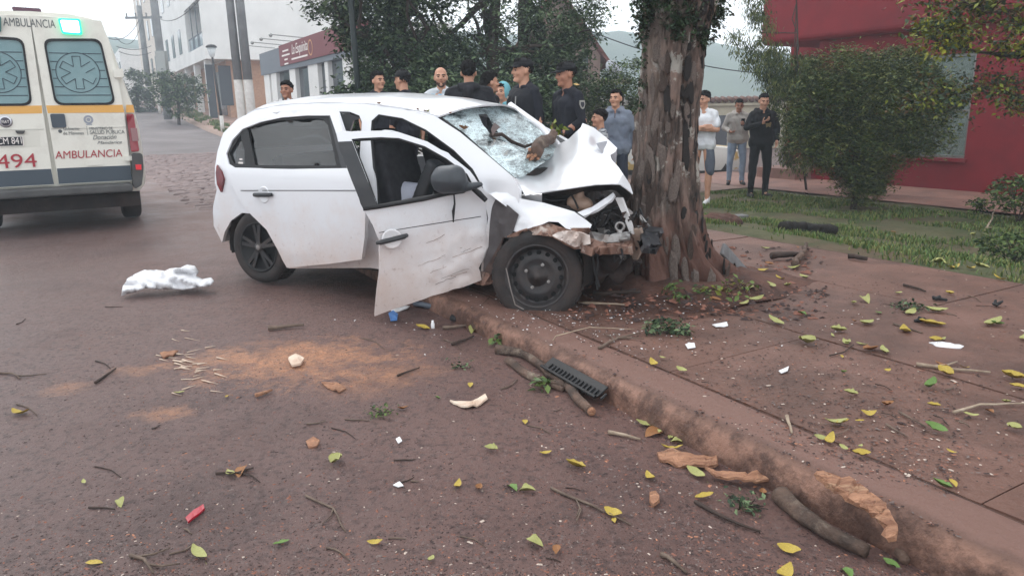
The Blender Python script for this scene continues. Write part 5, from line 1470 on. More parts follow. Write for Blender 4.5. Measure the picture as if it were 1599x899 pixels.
# -- torn front wing
wing_y = [(763, 307, -0.80), (812, 312, -0.76), (850, 322, -0.74), (897, 332, -0.74), (925, 352, -0.72), (880, 348, -0.80), (830, 345, -0.82), (802, 362, -0.84), (776, 314, -0.82)]
patch('front_wing', [(764, 303), (790, 296), (812, 297), (812, 310), (850, 317), (870, 323), (897, 331), (912, 341), (924, 351), (922, 356), (900, 361), (884, 357), (872, 347), (857, 346), (846, 351), (822, 358), (806, 362), (801, 361), (810, 337), (776, 312)], wing_y, M_paint, None, 4, 0.006, 0.02, 4, 4)
patch('wheel_arch_lip', [(787, 371), (806, 362), (823, 357), (846, 351), (858, 348), (880, 356), (920, 356), (924, 366), (925, 382), (914, 388), (897, 389), (880, 380), (863, 370), (840, 367), (815, 368), (800, 370)], [(787, 371, -0.84), (846, 352, -0.83), (924, 366, -0.74), (897, 388, -0.80), (840, 366, -0.86)], M_mud, None, 4, 0.006, 0.06, 8, 5)
patch('torn_strip', [(884, 360), (905, 362), (921, 367), (922, 381), (898, 386), (877, 376), (862, 368), (872, 362)], [(884, 360, -0.86), (921, 367, -0.80), (877, 376, -0.88)], mat('dusty_white_panel', srgb(206, 196, 190), 0.6, srgb(176, 156, 146), 5, 6), None, 4, 0.006, 0.05, 8, 7)
patch('wheel_liner', [(774, 311), (790, 318), (810, 335), (803, 355), (798, 372), (786, 370), (778, 388), (770, 410), (765, 430), (755, 425), (756, 408), (763, 385), (765, 350), (768, 325)], [(774, 311, -0.80), (810, 335, -0.83), (798, 372, -0.84), (765, 430, -0.82)], mat('grey_liner', srgb(84, 80, 82), 0.7, srgb(66, 60, 60), 6, 6, 0.2, 30), None, 5, 0.006, 0.02)
patch('rusty_bracket', [(770, 400), (778, 386), (786, 370), (781, 392), (772, 418), (764, 436), (756, 432), (760, 415)], [(770, 400, -0.85), (764, 436, -0.83)], M_rust, None, 4, 0.01, 0.02)
patch('sill_end', [(735, 430), (755, 424), (770, 428), (772, 440), (755, 446), (738, 440)], [(735, 430, -0.78), (772, 440, -0.82)], M_mud, None, 4, 0.02, 0.05, 10)
# -- wheels
def wheel(c, nrm, r, w, kind, flat=None, tilt=0.0):
    nrm = Vector(nrm).normalized()
    wt = bpy.data.objects.new('wheel', None); link(wt, car); wt.location = c
    ri = r * 0.68
    prof = [(ri, -w * 0.5), (ri * 1.08, -w * 0.52), (r * 0.86, -w * 0.55), (r * 0.96, -w * 0.48), (r, -w * 0.36), (r * 1.005, 0), (r, w * 0.36), (r * 0.96, w * 0.48), (r * 0.86, w * 0.55), (ri * 1.1, w * 0.52), (ri, w * 0.46)]
    mb = MB(); mb.lathe(prof, (0, 0, 0), nrm, 48)
    ty = mb.build('tyre', M_tyre, wt, True)
    if flat is not None:
        for v in ty.data.vertices:
            zz = v.co.z + c[2]
            if zz < flat:
                d = flat - zz; v.co.z = flat - c[2] + 0.02 * (v.co.z + r) - 0.0
                s = 1 if v.co.dot(nrm) > 0 else -1
                v.co += nrm * s * min(0.03, d * 0.4)
    mb = MB()
    for k in range(44):
        a = 2 * math.pi * k / 44; u = nrm.orthogonal().normalized(); q = nrm.cross(u)
        for sgn in (-1, 1):
            p = (u * math.cos(a + sgn * 0.03) + q * math.sin(a + sgn * 0.03))
            if flat is not None and (p * r).z + c[2] < flat + 0.02: continue
            M_ = Matrix((q * math.cos(a) - u * math.sin(a), nrm, p)).transposed()
            mb.box(p * r + nrm * sgn * w * 0.2, (0.028, w * 0.3, 0.012), M_)
    mb.build('tread', M_tyre, wt)
    mb = MB()
    if kind == 'steel':
        mb.lathe([(ri * 1.03, w * 0.48), (ri * 1.0, w * 0.5), (ri * 0.95, w * 0.47), (ri * 0.9, w * 0.30), (ri * 0.84, w * 0.22), (ri * 0.80, w * 0.24), (ri * 0.62, w * 0.34), (ri * 0.5, w * 0.33), (ri * 0.36, w * 0.26), (ri * 0.30, w * 0.28), (ri * 0.26, w * 0.36), (ri * 0.14, w * 0.37), (ri * 0.13, w * 0.42), (0.001, w * 0.42)], (0, 0, 0), nrm, 40)
        mb.build('rim', M_rim, wt, True)
        u = nrm.orthogonal().normalized(); q = nrm.cross(u)
        hm_ = mat('hole_black', srgb(14, 14, 15), 0.9)
        for k in range(16):
            a = 2 * math.pi * k / 16; p = (u * math.cos(a) + q * math.sin(a)) * ri * 0.76
            MB().lathe([(0.001, 0.002), (0.015, 0.002), (0.016, -0.004)], p + nrm * w * 0.285, nrm, 10).build('vent_hole', hm_, wt)
        for k in range(4):
            a = 2 * math.pi * k / 4 + 0.4; p = (u * math.cos(a) + q * math.sin(a)) * ri * 0.4
            MB().lathe([(0.011, 0.0), (0.011, 0.018), (0.001, 0.02)], p + nrm * w * 0.28, nrm, 6).build('wheel_nut', M_metal, wt)
    else:
        mb.lathe([(ri * 1.03, w * 0.48), (ri * 1.0, w * 0.53), (ri * 0.94, w * 0.5), (ri * 0.9, w * 0.28), (ri * 0.3, w * 0.26), (0.001, w * 0.26)], (0, 0, 0), nrm, 40)
        mb.build('rim', mat('rim_deep', srgb(20, 20, 22), 0.6), wt, True)
        u = nrm.orthogonal().normalized(); q = nrm.cross(u)
        for k in range(5):
            mb = MB()
            for off in (-0.16, 0.16):
                a = 2 * math.pi * k / 5 + 0.2
                d0 = (u * math.cos(a + off * 0.6) + q * math.sin(a + off * 0.6)); d1 = (u * math.cos(a + off) + q * math.sin(a + off))
                mb.quadbox(d0 * ri * 0.15 + nrm * w * 0.42, d1 * ri * 0.93 + nrm * w * 0.44, 0.02, 0.028, nrm)
            mb.build('spoke', M_rim, wt)
        mb = MB(); mb.lathe([(ri * 0.22, w * 0.36), (ri * 0.2, w * 0.5), (ri * 0.1, w * 0.52), (0.001, w * 0.52)], (0, 0, 0), nrm, 20); mb.build('hub_cap', M_rim, wt, True)
        mb = MB(); mb.lathe([(0.022, w * 0.522), (0.02, w * 0.535), (0.001, w * 0.536)], (0, 0, 0), nrm, 14); mb.build('wheel_badge', M_metal, wt, True)
    return wt
wheel((0.0, -0.705, 0.285), (0.02, -1, 0.03), 0.285, 0.185, 'alloy', 0.002)
wheel((0.0, 0.705, 0.285), (0, 1, 0), 0.285, 0.185, 'alloy')
fc = CL(838, 432, -0.86)
wn_ = Vector((0.30, -0.95, 0.10)).normalized()
wheel(fc - wn_ * 0.09, wn_, 0.287, 0.185, 'steel', 0.07)
mb = MB(); 
wheel((2.42, 0.70, 0.30), (0.15, 1, 0), 0.285, 0.185, 'steel')
mb = MB(); mb.tube([fc + Vector(p) for p in ((-0.16, -0.10, 0.06), (-0.12, -0.12, -0.06), (-0.09, -0.12, -0.16), (-0.04, -0.1, -0.19))], 0.004, 6); mb.build('loose_cable', mat('cable_grey', srgb(120, 112, 108), 0.7), car)
# roof litter: leaves and chips lie on the roof (part of the leaf litter built below)
# ------------------------------------------------------------------ the tree that was hit
M_btrunk = bpy.data.materials.new('flaking_bark'); M_btrunk.use_nodes = True
n = M_btrunk.node_tree.nodes; l = M_btrunk.node_tree.links; b = n['Principled BSDF']; b.inputs['Roughness'].default_value = 0.9
tc = n.new('ShaderNodeTexCoord'); mp = n.new('ShaderNodeMapping'); mp.inputs['Scale'].default_value = (1, 1, 0.28); l.new(tc.outputs['Object'], mp.inputs['Vector'])
def nz_(vec, sc, det=7, rg=0.65):
    q = n.new('ShaderNodeTexNoise'); q.inputs['Scale'].default_value = sc; q.inputs['Detail'].default_value = det; q.inputs['Roughness'].default_value = rg; l.new(vec, q.inputs['Vector']); return q.outputs['Fac']
def mr_(s, a, b_, c=0.0, d=1.0):
    q = n.new('ShaderNodeMapRange'); q.inputs[1].default_value = a; q.inputs[2].default_value = b_; q.inputs[3].default_value = c; q.inputs[4].default_value = d; l.new(s, q.inputs[0]); return q.outputs[0]
def mixc(f, a, b_):
    q = n.new('ShaderNodeMix'); q.data_type = 'RGBA'
    for k, v in ((6, a), (7, b_)):
        if isinstance(v, tuple): q.inputs[k].default_value = v
        else: l.new(v, q.inputs[k])
    l.new(f, q.inputs[0]); return q.outputs[2]
col = mixc(mr_(nz_(mp.outputs[0], 14), 0.38, 0.62), srgb(60, 52, 48), srgb(132, 110, 100))
col = mixc(mr_(nz_(mp.outputs[0], 3.2, 6), 0.5, 0.62), col, srgb(140, 124, 114))
col = mixc(mr_(nz_(mp.outputs[0], 2.0, 7, 0.7), 0.57, 0.62), col, srgb(44, 40, 39))
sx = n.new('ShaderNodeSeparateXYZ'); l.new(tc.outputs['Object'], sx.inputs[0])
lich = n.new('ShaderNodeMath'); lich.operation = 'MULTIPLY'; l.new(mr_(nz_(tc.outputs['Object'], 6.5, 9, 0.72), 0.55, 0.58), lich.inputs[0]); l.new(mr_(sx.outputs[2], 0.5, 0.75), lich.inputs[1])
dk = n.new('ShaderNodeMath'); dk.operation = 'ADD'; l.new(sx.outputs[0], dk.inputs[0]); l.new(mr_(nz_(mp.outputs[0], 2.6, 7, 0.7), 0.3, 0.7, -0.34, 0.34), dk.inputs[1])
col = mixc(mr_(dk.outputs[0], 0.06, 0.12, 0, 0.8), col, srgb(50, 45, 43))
col = mixc(lich.outputs[0], col, srgb(160, 154, 146))
low = n.new('ShaderNodeMath'); low.operation = 'ADD'; l.new(sx.outputs[2], low.inputs[0]); l.new(mr_(nz_(tc.outputs['Object'], 5), 0.3, 0.7, -0.18, 0.18), low.inputs[1])
col = mixc(mr_(low.outputs[0], 0.62, 0.34, 0, 0.85), col, srgb(104, 72, 62))
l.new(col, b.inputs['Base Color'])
bp = n.new('ShaderNodeBump'); bp.inputs['Strength'].default_value = 0.9; bp.inputs['Distance'].default_value = 0.03
l.new(nz_(mp.outputs[0], 26, 9, 0.7), bp.inputs['Height']); l.new(bp.outputs[0], b.inputs['Normal'])
YT = 5.0
sil = [(0, 1004, 1122), (50, 1004, 1106), (100, 1003, 1098), (150, 1000, 1093), (200, 996, 1089), (250, 991, 1088), (300, 985, 1091), (340, 980, 1097), (370, 982, 1106), (400, 984, 1124), (425, 982, 1146), (445, 978, 1165)]
rings = []
for y, a, b_ in sil:
    pa, pb = D(a, y, YT), D(b_, y, YT)
    rings.append((pa.z * 0.5 + pb.z * 0.5, (pa.x + pb.x) / 2, (pb.x - pa.x) / 2))
rings.sort()
tb = Vector((rings[0][1] + 0.02, YT, 0.1))
def trunk_at(z):
    if z <= rings[0][0]: return rings[0][1], rings[0][2]
    for p, q in zip(rings, rings[1:]):
        if p[0] <= z <= q[0]:
            k = (z - p[0]) / (q[0] - p[0]); return p[1] + (q[1] - p[1]) * k, p[2] + (q[2] - p[2]) * k
    p = rings[-1]; d = z - p[0]
    return p[1] + 0.05 * d, max(0.12, p[2] - 0.03 * d)
htree = thing('struck_tree', 'thick flaking barked street tree that the white car is pushed against', 'tree', tuple(tb))
v, f = [], []
SEG = 150
zs = [-0.05 + 0.016 * i for i in range(int(2.4 / 0.016))] + [2.35 + 0.1 * i for i in range(1, 26)]
for z in zs:
    cx, r = trunk_at(z)
    fl = smooth(0.62, 0.05, z)
    for k in range(SEG):
        a = 2 * math.pi * k / SEG
        rr_ = r * 0.925
        rootw = (0.5 + 0.5 * math.cos(a * 6 + 1.1 + 0.9 * math.sin(a * 2 + 1))) ** 1.5
        rr_ *= 1 + fl * (0.52 * rootw - 0.30)
        q = Vector((math.cos(a) * 2.2, math.sin(a) * 2.2, z * 1.1))
        big = mnoise.fractal(q * 0.9, 1, 2, 3)
        ridge = abs(mnoise.noise(Vector((math.cos(a) * 7, math.sin(a) * 7, z * 1.6))))
        fine = mnoise.fractal(Vector((math.cos(a) * 16, math.sin(a) * 16, z * 5)), 1, 2, 3)
        plate = mnoise.noise(Vector((math.cos(a) * 5, math.sin(a) * 5, z * 3.1)) + Vector((9, 3, 1)))
        rr_ += 0.028 * big - 0.055 * (0.3 - min(0.3, ridge)) / 0.3 * 0.6 + 0.010 * fine + 0.024 * smooth(0.02, 0.10, plate)
        v.append(Vector((cx + rr_ * math.cos(a), YT + rr_ * math.sin(a) * 0.92, z)) - tb)
for i in range(len(zs) - 1):
    for k in range(SEG):
        k2 = (k + 1) % SEG
        f.append((i * SEG + k, i * SEG + k2, (i + 1) * SEG + k2, (i + 1) * SEG + k))
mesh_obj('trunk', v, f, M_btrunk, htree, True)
# loose plates of bark
M_plates = [mat('bark_plate_grey', srgb(138, 124, 116), 0.9, srgb(98, 86, 80), 9, 8, 0.8, 40), mat('bark_plate_brown', srgb(98, 82, 74), 0.9, srgb(66, 55, 50), 9, 8, 0.8, 40), mat('bark_plate_dark', srgb(54, 48, 46), 0.9, srgb(40, 36, 35), 9, 8, 0.8, 40)]
pm = []
rp_ = random.Random(31)
for k in range(9):
    out = []
    for i in range(9):
        a = 2 * math.pi * i / 9; out.append(Vector((math.cos(a) * rp_.uniform(0.6, 1.0), 0, math.sin(a) * rp_.uniform(0.65, 1.0))))
    v = [p + Vector((0, 0.25 * p.x * p.x, 0)) for p in out] + [p * 0.8 + Vector((0, 0.25 * p.x * p.x * 0.64 - 0.28, 0)) for p in out]
    f = [tuple(range(9, 18))] + [(i, (i + 1) % 9, 9 + (i + 1) % 9, 9 + i) for i in range(9)]
    me = bpy.data.meshes.new('bark_plate'); me.from_pydata(v, [], f); me.materials.append(M_plates[k % 3]); me.update(); pm.append(me)
for k in range(230):
    a = rp_.uniform(math.pi * 0.95, math.pi * 2.05); z = rp_.uniform(0.12, 2.2)
    cx, r = trunk_at(z); r = r * 0.925 + 0.004
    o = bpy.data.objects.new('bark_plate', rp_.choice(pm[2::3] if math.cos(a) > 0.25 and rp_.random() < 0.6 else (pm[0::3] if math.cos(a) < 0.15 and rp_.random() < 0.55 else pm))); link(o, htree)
    o.location = Vector((cx + r * math.cos(a), YT + r * math.sin(a) * 0.92, z)) - tb
    w = rp_.uniform(0.014, 0.045); o.scale = (w, 0.03, w * rp_.uniform(1.4, 4.5))
    o.rotation_euler = (rp_.uniform(-0.08, 0.08), rp_.uniform(-0.15, 0.15), a + math.pi / 2)
top = Vector((trunk_at(4.8)[0], YT, 4.8)) - tb
lm = []
for k, (dx, dy, dz) in enumerate(((1.2, 0.3, 1.6), (-1.1, 0.5, 1.7), (0.3, -1.0, 1.8), (-0.2, 1.2, 1.6))):
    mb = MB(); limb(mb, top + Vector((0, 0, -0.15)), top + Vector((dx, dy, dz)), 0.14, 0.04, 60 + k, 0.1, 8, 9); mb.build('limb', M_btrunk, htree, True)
foliage('crown', [(top.x + 1.2, top.y + 0.3, top.z + 1.9, 1.1, 1.1, 0.6), (top.x - 1.1, top.y + 0.5, top.z + 2.0, 1.1, 1.1, 0.6), (top.x + 0.2, top.y + 0.3, top.z + 2.3, 1.2, 1.5, 0.7)], 4000, 0.1, LD, htree, seed=61)
vc = []
for y, xs in ((0, (1002, 1030, 1060, 1090, 1112, 1124)), (22, (1003, 1040, 1075, 1105, 1120)), (44, (1005, 1060, 1090, 1108)), (66, (1003, 1092, 1100)), (95, (1002,)), (125, (999,)), (160, (997,)), (-20, (1000, 1050, 1100, 1130))):
    for x in xs:
        p = D(x, y, YT - 0.22 * math.cos((x - 1052) / 60.0 * 1.3)) - tb
        s_ = 0.05 if y < 60 else 0.022
        vc.append((p.x, p.y, p.z, s_, 0.05, s_ * 1.6))
foliage('vine_leaves', vc, 4200, 0.028, [LD[0], LD[0], LD[1], leafmat('moss_brown', srgb(60, 56, 44))], htree, sub=0.03, per=10, seed=62, aspect=0.6, droop=0.5)
M_slabgrey = mat('grey_concrete', srgb(128, 128, 130), 0.85, srgb(104, 102, 102), 9, 7, 0.4, 40)
a, b_ = D(1128, 388, 4.95), G(1163, 427, 0.13)
o = MB(); M_ = None
d_ = (b_ - a).normalized(); c_ = (a + b_) / 2
o.quadbox(a - c_, b_ - c_, 0.025, 0.085, Vector((0.3, -1, 0.4)))
o = o.build('concrete_strip', M_slabgrey, None); add_mod(o, 'BEVEL', width=0.006, segments=1); bake(o); o.location = c_
tag(o, 'narrow grey concrete strip leaning on the right root of the struck tree', 'concrete piece')

# ------------------------------------------------------------------ ambulance, seen from behind
AP = D(80, 230, 8.7); a_s, a_t = toST(AP)
AO = ST(a_s, a_t, terrain(*ST(a_s, a_t)[:2]))
def AU(px, py, v=0.0):
    p = onplane(px, py, AO + SV * v, SV) - AO
    return Vector((p.dot(TV), v, p.z))
M_amb = mat('ambulance_cream', srgb(226, 224, 214), 0.35, coat=0.3, dirt=srgb(196, 190, 180), dirt_scale=2, dirt_rng=(0.5, 0.8))
M_ambdk = mat('ambulance_grey_band', srgb(66, 76, 86), 0.5)
M_orange = mat('orange_stripe', srgb(226, 172, 92), 0.5)
M_aglass = mat('frosted_teal_glass', srgb(104, 138, 144), 0.25, srgb(124, 154, 158), 1.5, 4, spec=0.6)
M_etch = mat('etched_line', srgb(58, 72, 82), 0.6)
M_gtext = mat('grey_lettering', srgb(96, 100, 102), 0.6)
M_rtext = mat('red_lettering', srgb(166, 52, 62), 0.6)
M_bump = mat('bumper_grey', srgb(86, 86, 86), 0.7, srgb(70, 70, 70), 5, 5)
amb = thing('ambulance', 'cream ambulance van with orange stripe seen from behind at the left', 'ambulance', tuple(AO), R(30))
SE = [(0.42, 0.86), (0.50, 0.93), (0.62, 0.95), (0.9, 0.95), (1.15, 0.945), (1.4, 0.915), (1.7, 0.85), (2.0, 0.79), (2.2, 0.745), (2.34, 0.70), (2.42, 0.60), (2.46, 0.4), (2.475, 0.0)]
ring = [(w, z) for z, w in SE] + [(-w, z) for z, w in reversed(SE[:-1])]
v, f = [], []
vsn = [(0.03, 0.985), (0.08, 1.0), (0.25, 1.012), (1.5, 1.02), (3.4, 1.02), (3.9, 0.98), (4.6, 0.9)]
for vv, k in vsn:
    for u, z in ring:
        zz = z if vv < 3.5 else min(z, z - (vv - 3.4) * 0.9 * smooth(1.0, 2.4, z))
        v.append(Vector((u * k, vv, zz * (1.0 if z < 2.3 else (1.0 + (k - 1) * 0.3)))))
m_ = len(ring)
for i in range(len(vsn) - 1):
    for k in range(m_): f.append((i * m_ + k, i * m_ + (k + 1) % m_, (i + 1) * m_ + (k + 1) % m_, (i + 1) * m_ + k)[::-1])
f.append(tuple(range(m_))); f.append(tuple((len(vsn) - 1) * m_ + k for k in range(m_))[::-1])
bo_ = mesh_obj('body', v, f, M_amb, amb, True); bo_.data.set_sharp_from_angle(angle=R(40))
def rounded(pts, r=0.05, seg=5):
    out = []
    n_ = len(pts)
    for i in range(n_):
        p, a, b = Vector(pts[i]), Vector(pts[i - 1]), Vector(pts[(i + 1) % n_])
        ra = min(r, (a - p).length * 0.45, (b - p).length * 0.45)
        p0, p1 = p + (a - p).normalized() * ra, p + (b - p).normalized() * ra
        for k in range(seg + 1):
            t = k / seg; out.append((p0 * (1 - t) ** 2 + p * 2 * t * (1 - t) + p1 * t * t))
    return out
def apanel(name, pts, m, parent, v0, th, holes=(), cell=0.12, smooth_=False):
    vv, ff, _ = poly_panel(pts, holes, cell, lambda a, b: Vector((a, v0, b)))
    o = mesh_obj(name, vv, ff, m, parent, smooth_)
    mo = add_mod(o, 'SOLIDIFY', thickness=th, offset=0); bake(o)
    return o
def uz(*pp): return [Vector((AU(*p).x, AU(*p).z)) for p in pp]
rd = uz((47, 26), (158, 33), (172, 72), (184, 122), (194, 177), (201, 240), (206, 282), (92, 288), (84, 240), (74, 180), (62, 110))
rw = rounded(uz((67, 61), (157, 61), (181, 164), (86, 165)), 0.09)
ld_ = [Vector((-p.x - 0.012 + 0.0, p.y)) for p in rd][::-1]
lw = [Vector((-p.x - 0.012, p.y)) for p in rw][::-1]
doors = []
for (nm, dd, ww) in (('back_door', rd, rw), ('back_door', ld_, lw)):
    d_ = apanel(nm, dd, M_amb, amb, -0.01, 0.05, [ww])
    doors.append(d_)
    inner = [(p - sum(ww, Vector((0, 0))) / len(ww)) * 0.93 + sum(ww, Vector((0, 0))) / len(ww) for p in ww]
    apanel('window_seal', ww, M_rub, d_, -0.03, 0.03, [inner], 0.05)
    apanel('window', inner, M_aglass, d_, -0.02, 0.01)
    # etched star of life, ring and bars
    c = uz((122, 114))[0]
    if len(doors) == 2: c = Vector((-c.x - 0.012, c.y))
    mb = MB(); Rr = 0.215
    mb.lathe([(Rr, 0), (Rr + 0.009, 0), (Rr + 0.009, 0.003), (Rr, 0.003)], (c.x, -0.027, c.y), (0, -1, 0), 40, True)
    star = []
    for k in range(6):
        a = math.pi / 2 + k * math.pi / 3
        for da, rad in ((-0.22, 0.185), (0.22, 0.185), (math.pi / 6, 0.075)): star.append((c.x + rad * math.cos(a + da), c.y + rad * math.sin(a + da)))
    for i in range(len(star)):
        a, b2 = star[i], star[(i + 1) % len(star)]
        if d_ is doors[0] and a[0] > c.x + 0.06 and i % 2: continue
        mb.tube([(a[0], -0.028, a[1]), (b2[0], -0.028, b2[1])], 0.005, 4)
    xl0 = min(p.x for p in inner); xr0 = max(p.x for p in inner)
    for yy in (84, 97, 110, 123, 136, 149):
        z = uz((122, yy))[0].y
        # pane edges at this height
        xs = []
        for i in range(len(inner)):
            p, q = inner[i], inner[(i + 1) % len(inner)]
            if (p.y > z) != (q.y > z): xs.append(p.x + (q.x - p.x) * (z - p.y) / (q.y - p.y))
        if len(xs) < 2: continue
        xl, xr = min(xs) + 0.01, max(xs) - 0.01
        dz = z - c.y; hw = math.sqrt(max(0, (Rr + 0.008) ** 2 - dz * dz))
        if hw > 0:
            segs = [(xl, c.x - hw), (c.x + hw, xr)]
        else: segs = [(xl, xr)]
        for a, b2 in segs:
            if b2 - a > 0.02: mb.box(((a + b2) / 2, -0.028, z), (b2 - a, 0.003, 0.009))
    o_ = mb.build('window_print', M_etch, d_, False, 'stuff')
for d_, sg in ((doors[0], 1), (doors[1], -1)):
    def flip(pp): return pp if sg == 1 else [Vector((-p.x - 0.012, p.y)) for p in pp][::-1]
    apanel('stripe', flip(uz((72, 165), (191, 164), (194, 176), (75, 177))), M_orange, d_, -0.037, 0.003)
    apanel('grey_band', flip(uz((89, 263), (203, 258), (206, 281), (92, 287))), M_ambdk, d_, -0.037, 0.004)
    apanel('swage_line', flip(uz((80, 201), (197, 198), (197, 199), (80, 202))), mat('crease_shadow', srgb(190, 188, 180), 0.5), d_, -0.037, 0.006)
apanel('stripe', uz((197, 164), (208, 164), (210, 176), (197, 176)), M_orange, amb, 0.0, 0.01)
hp = apanel('door_handle', rounded(uz((78, 178), (101, 178), (104, 199), (82, 200)), 0.02), M_ambdk, doors[0], -0.045, 0.02)
apanel('latch_plate', rounded(uz((134, 249), (160, 248), (161, 257), (135, 259)), 0.02), M_amb, doors[0], -0.042, 0.012)
tlp = apanel('tail_light', rounded(uz((196, 178), (208, 178), (217, 236), (204, 237)), 0.02), mat('red_lamp_lens', srgb(140, 30, 44), 0.2, coat=0.5), amb, -0.03, 0.09)
apanel('lamp_lens', rounded(uz((203, 200), (213, 200), (216, 220), (206, 220)), 0.01), mat('clear_lamp_lens', srgb(150, 110, 112), 0.2), tlp, -0.077, 0.006)
apanel('corner_bumper', rounded(uz((205, 240), (221, 239), (223, 262), (220, 288), (209, 294), (206, 285)), 0.03), M_bump, amb, -0.04, 0.2)
apanel('reflector', uz((210, 256), (219, 256), (219.5, 264), (211, 264)), mat('red_reflector', srgb(230, 50, 60), 0.3), amb, -0.145, 0.008)
for pp in (((176, 109), (191, 108), (193, 121), (178, 122)), ((194, 244), (209, 243), (210, 250), (195, 251))):
    apanel('hinge', rounded(uz(*pp), 0.01), M_amb, amb, -0.05, 0.06)
mb = MB(); a, b2 = AU(206, 290, -0.14), AU(0, 306, -0.14)
mb.box(((a.x + -1.0) / 2, -0.12, (a.z + b2.z) / 2), (a.x + 1.0, 0.28, 0.09), None, 0.02); mb.build('rear_step', M_bump, amb)
mb = MB(); mb.box((0, 0.3, 0.32), (1.7, 0.5, 0.16)); mb.box((0, 2.3, 0.36), (1.5, 4.2, 0.2)); mb.build('underbody', M_under, amb)
for u in (0.78, -0.78):
    mb = MB(); mb.lathe([(0.2, -0.11), (0.27, -0.115), (0.31, -0.1), (0.325, -0.07), (0.325, 0.07), (0.31, 0.1), (0.27, 0.115), (0.2, 0.11)], (0, 0, 0), (1, 0, 0), 36)
    w_ = bpy.data.objects.new('wheel', None); link(w_, amb); w_.location = (u, 0.95, 0.325)
    mb.build('tyre', M_tyre, w_, True)
    mb = MB(); mb.lathe([(0.2, 0.1), (0.19, 0.06), (0.05, 0.08), (0.001, 0.08)], (0, 0, 0), (1 if u > 0 else -1, 0, 0), 24); mb.build('rim', M_metal, w_, True)
# roof lamp, flashing green lamp
apanel('brake_lamp', rounded(uz((18, 10), (63, 13), (65, 19), (19, 16)), 0.02), mat('dark_red_lens', srgb(96, 62, 78), 0.3), amb, 0.06, 0.05)
for sg in (1, -1):
    pp = rounded(uz((90, 30), (125, 31), (129, 56), (97, 54)), 0.025); pq = rounded(uz((94, 33), (122, 34), (125, 53), (99, 51)), 0.02)
    if sg < 0: pp, pq = [Vector((-p.x - 0.012, p.y)) for p in pp][::-1], [Vector((-p.x - 0.012, p.y)) for p in pq][::-1]
    if sg > 0:
        o_ = apanel('warning_lamp', pp, mat('green_lamp_rim', srgb(30, 190, 130), 0.3, emit=(0.02, 0.75, 0.38), estr=1.0), amb, -0.05, 0.06)
        apanel('lamp_glow', pq, mat('green_lamp_lit', (0.7, 1, 0.85), 0.3, emit=(0.62, 1.0, 0.84), estr=3.0), o_, -0.083, 0.01)
    else:
        o_ = apanel('warning_lamp', pp, mat('green_lamp_off', srgb(60, 110, 104), 0.3), amb, -0.05, 0.06)
def alabel(txt, x0, x1, yb, m, size, bold=0.0, shear=0.0, name='lettering', v_=-0.043, sh=None, parent=None):
    a, b2 = AU(x0, yb[0]), AU(x1, yb[1])
    o_ = text_obj(txt, name, m, parent or amb, (a.x, v_, a.z), (b2.x - a.x, 0, b2.z - a.z), (0, 0, 1), size, 0.001, shear, width=b2.x - a.x, bold=bold)
    return o_
alabel('AMBULANCIA', 6, 87.5, (41, 46), M_gtext, 0.125)
alabel('AMBULANCIA', 86.5, 191, (248, 244.5), M_rtext, 0.125, 0.0, 0.12)
alabel('494', -3, 59, (263, 260), M_rtext, 0.22)
alabel('Gobierno', 99, 124, (203.5, 203), M_gtext, 0.05)
alabel('de Misiones', 99, 131, (210.5, 210), M_gtext, 0.05)
alabel('MINISTERIO DE', 140, 176, (203, 202.5), M_gtext, 0.045)
alabel('SALUD PÚBLICA', 140.5, 194.5, (209.5, 209), M_gtext, 0.06)
alabel('Donación', 145, 182, (218, 216.5), M_gtext, 0.075, 0.0, 0.4)
alabel('Mandarica', 152, 190, (225, 224), M_gtext, 0.05, 0.0, 0.4)
mb = MB(); a = AU(136, 204); mb.box((a.x, -0.037, a.z), (0.004, 0.003, 0.1)); mb.build('rule', M_gtext, amb)
mb = MB(); a = AU(138, 187); mb.lathe([(0.028, 0), (0.05, 0), (0.05, 0.003), (0.028, 0.003)], (a.x, -0.036, a.z), (0, -1, 0), 20, True); mb.lathe([(0.001, 0.003), (0.02, 0.003), (0.02, 0)], (a.x, -0.036, a.z), (0, -1, 0), 14); mb.box((a.x, -0.037, a.z - 0.055), (0.06, 0.003, 0.012)); mb.build('seal_emblem', mat('emblem_grey', srgb(150, 154, 164), 0.6), amb, False, 'stuff')
mb = MB(); a = AU(94, 205); mb.lathe([(0.001, 0.003), (0.02, 0.003), (0.02, 0)], (a.x, -0.036, a.z), (0, -1, 0), 12); mb.build('small_emblem', M_gtext, amb)
a = AU(9, 190)
mb = MB(); mb.lathe([(0.001, 0.012), (0.05, 0.012), (0.065, 0.010), (0.068, 0.0)], (a.x, -0.036, a.z), (0, -1, 0), 24); bd = mb.build('maker_badge', mat('badge_chrome', srgb(190, 190, 194), 0.2, metal=0.8), amb, True)
mb = MB(); mb.lathe([(0.001, 0.0135), (0.044, 0.0135), (0.046, 0.012)], (a.x, -0.036, a.z), (0, -1, 0), 24); mb.build('badge_field', mat('badge_dark', srgb(70, 66, 78), 0.4), bd, True)
o_ = text_obj('FIAT', 'lettering', M_wtext, bd, (a.x - 0.035, -0.0505, a.z - 0.018), (1, 0, 0), (0, 0, 1), 0.045, 0.001, width=0.07)
pr = uz((-10, 214), (36.5, 213), (38, 227.5), (-10, 229))
pl_o = apanel('number_plate', pr, mat('plate_black', srgb(36, 38, 42), 0.5), amb, -0.04, 0.008)
apanel('plate_border', pr, M_wtext, pl_o, -0.0445, 0.003, [[(p - sum(pr, Vector((0, 0))) / 4) * 0.93 + sum(pr, Vector((0, 0))) / 4 for p in pr]], 0.05)
a, b2 = AU(-3, 226), AU(35, 225)
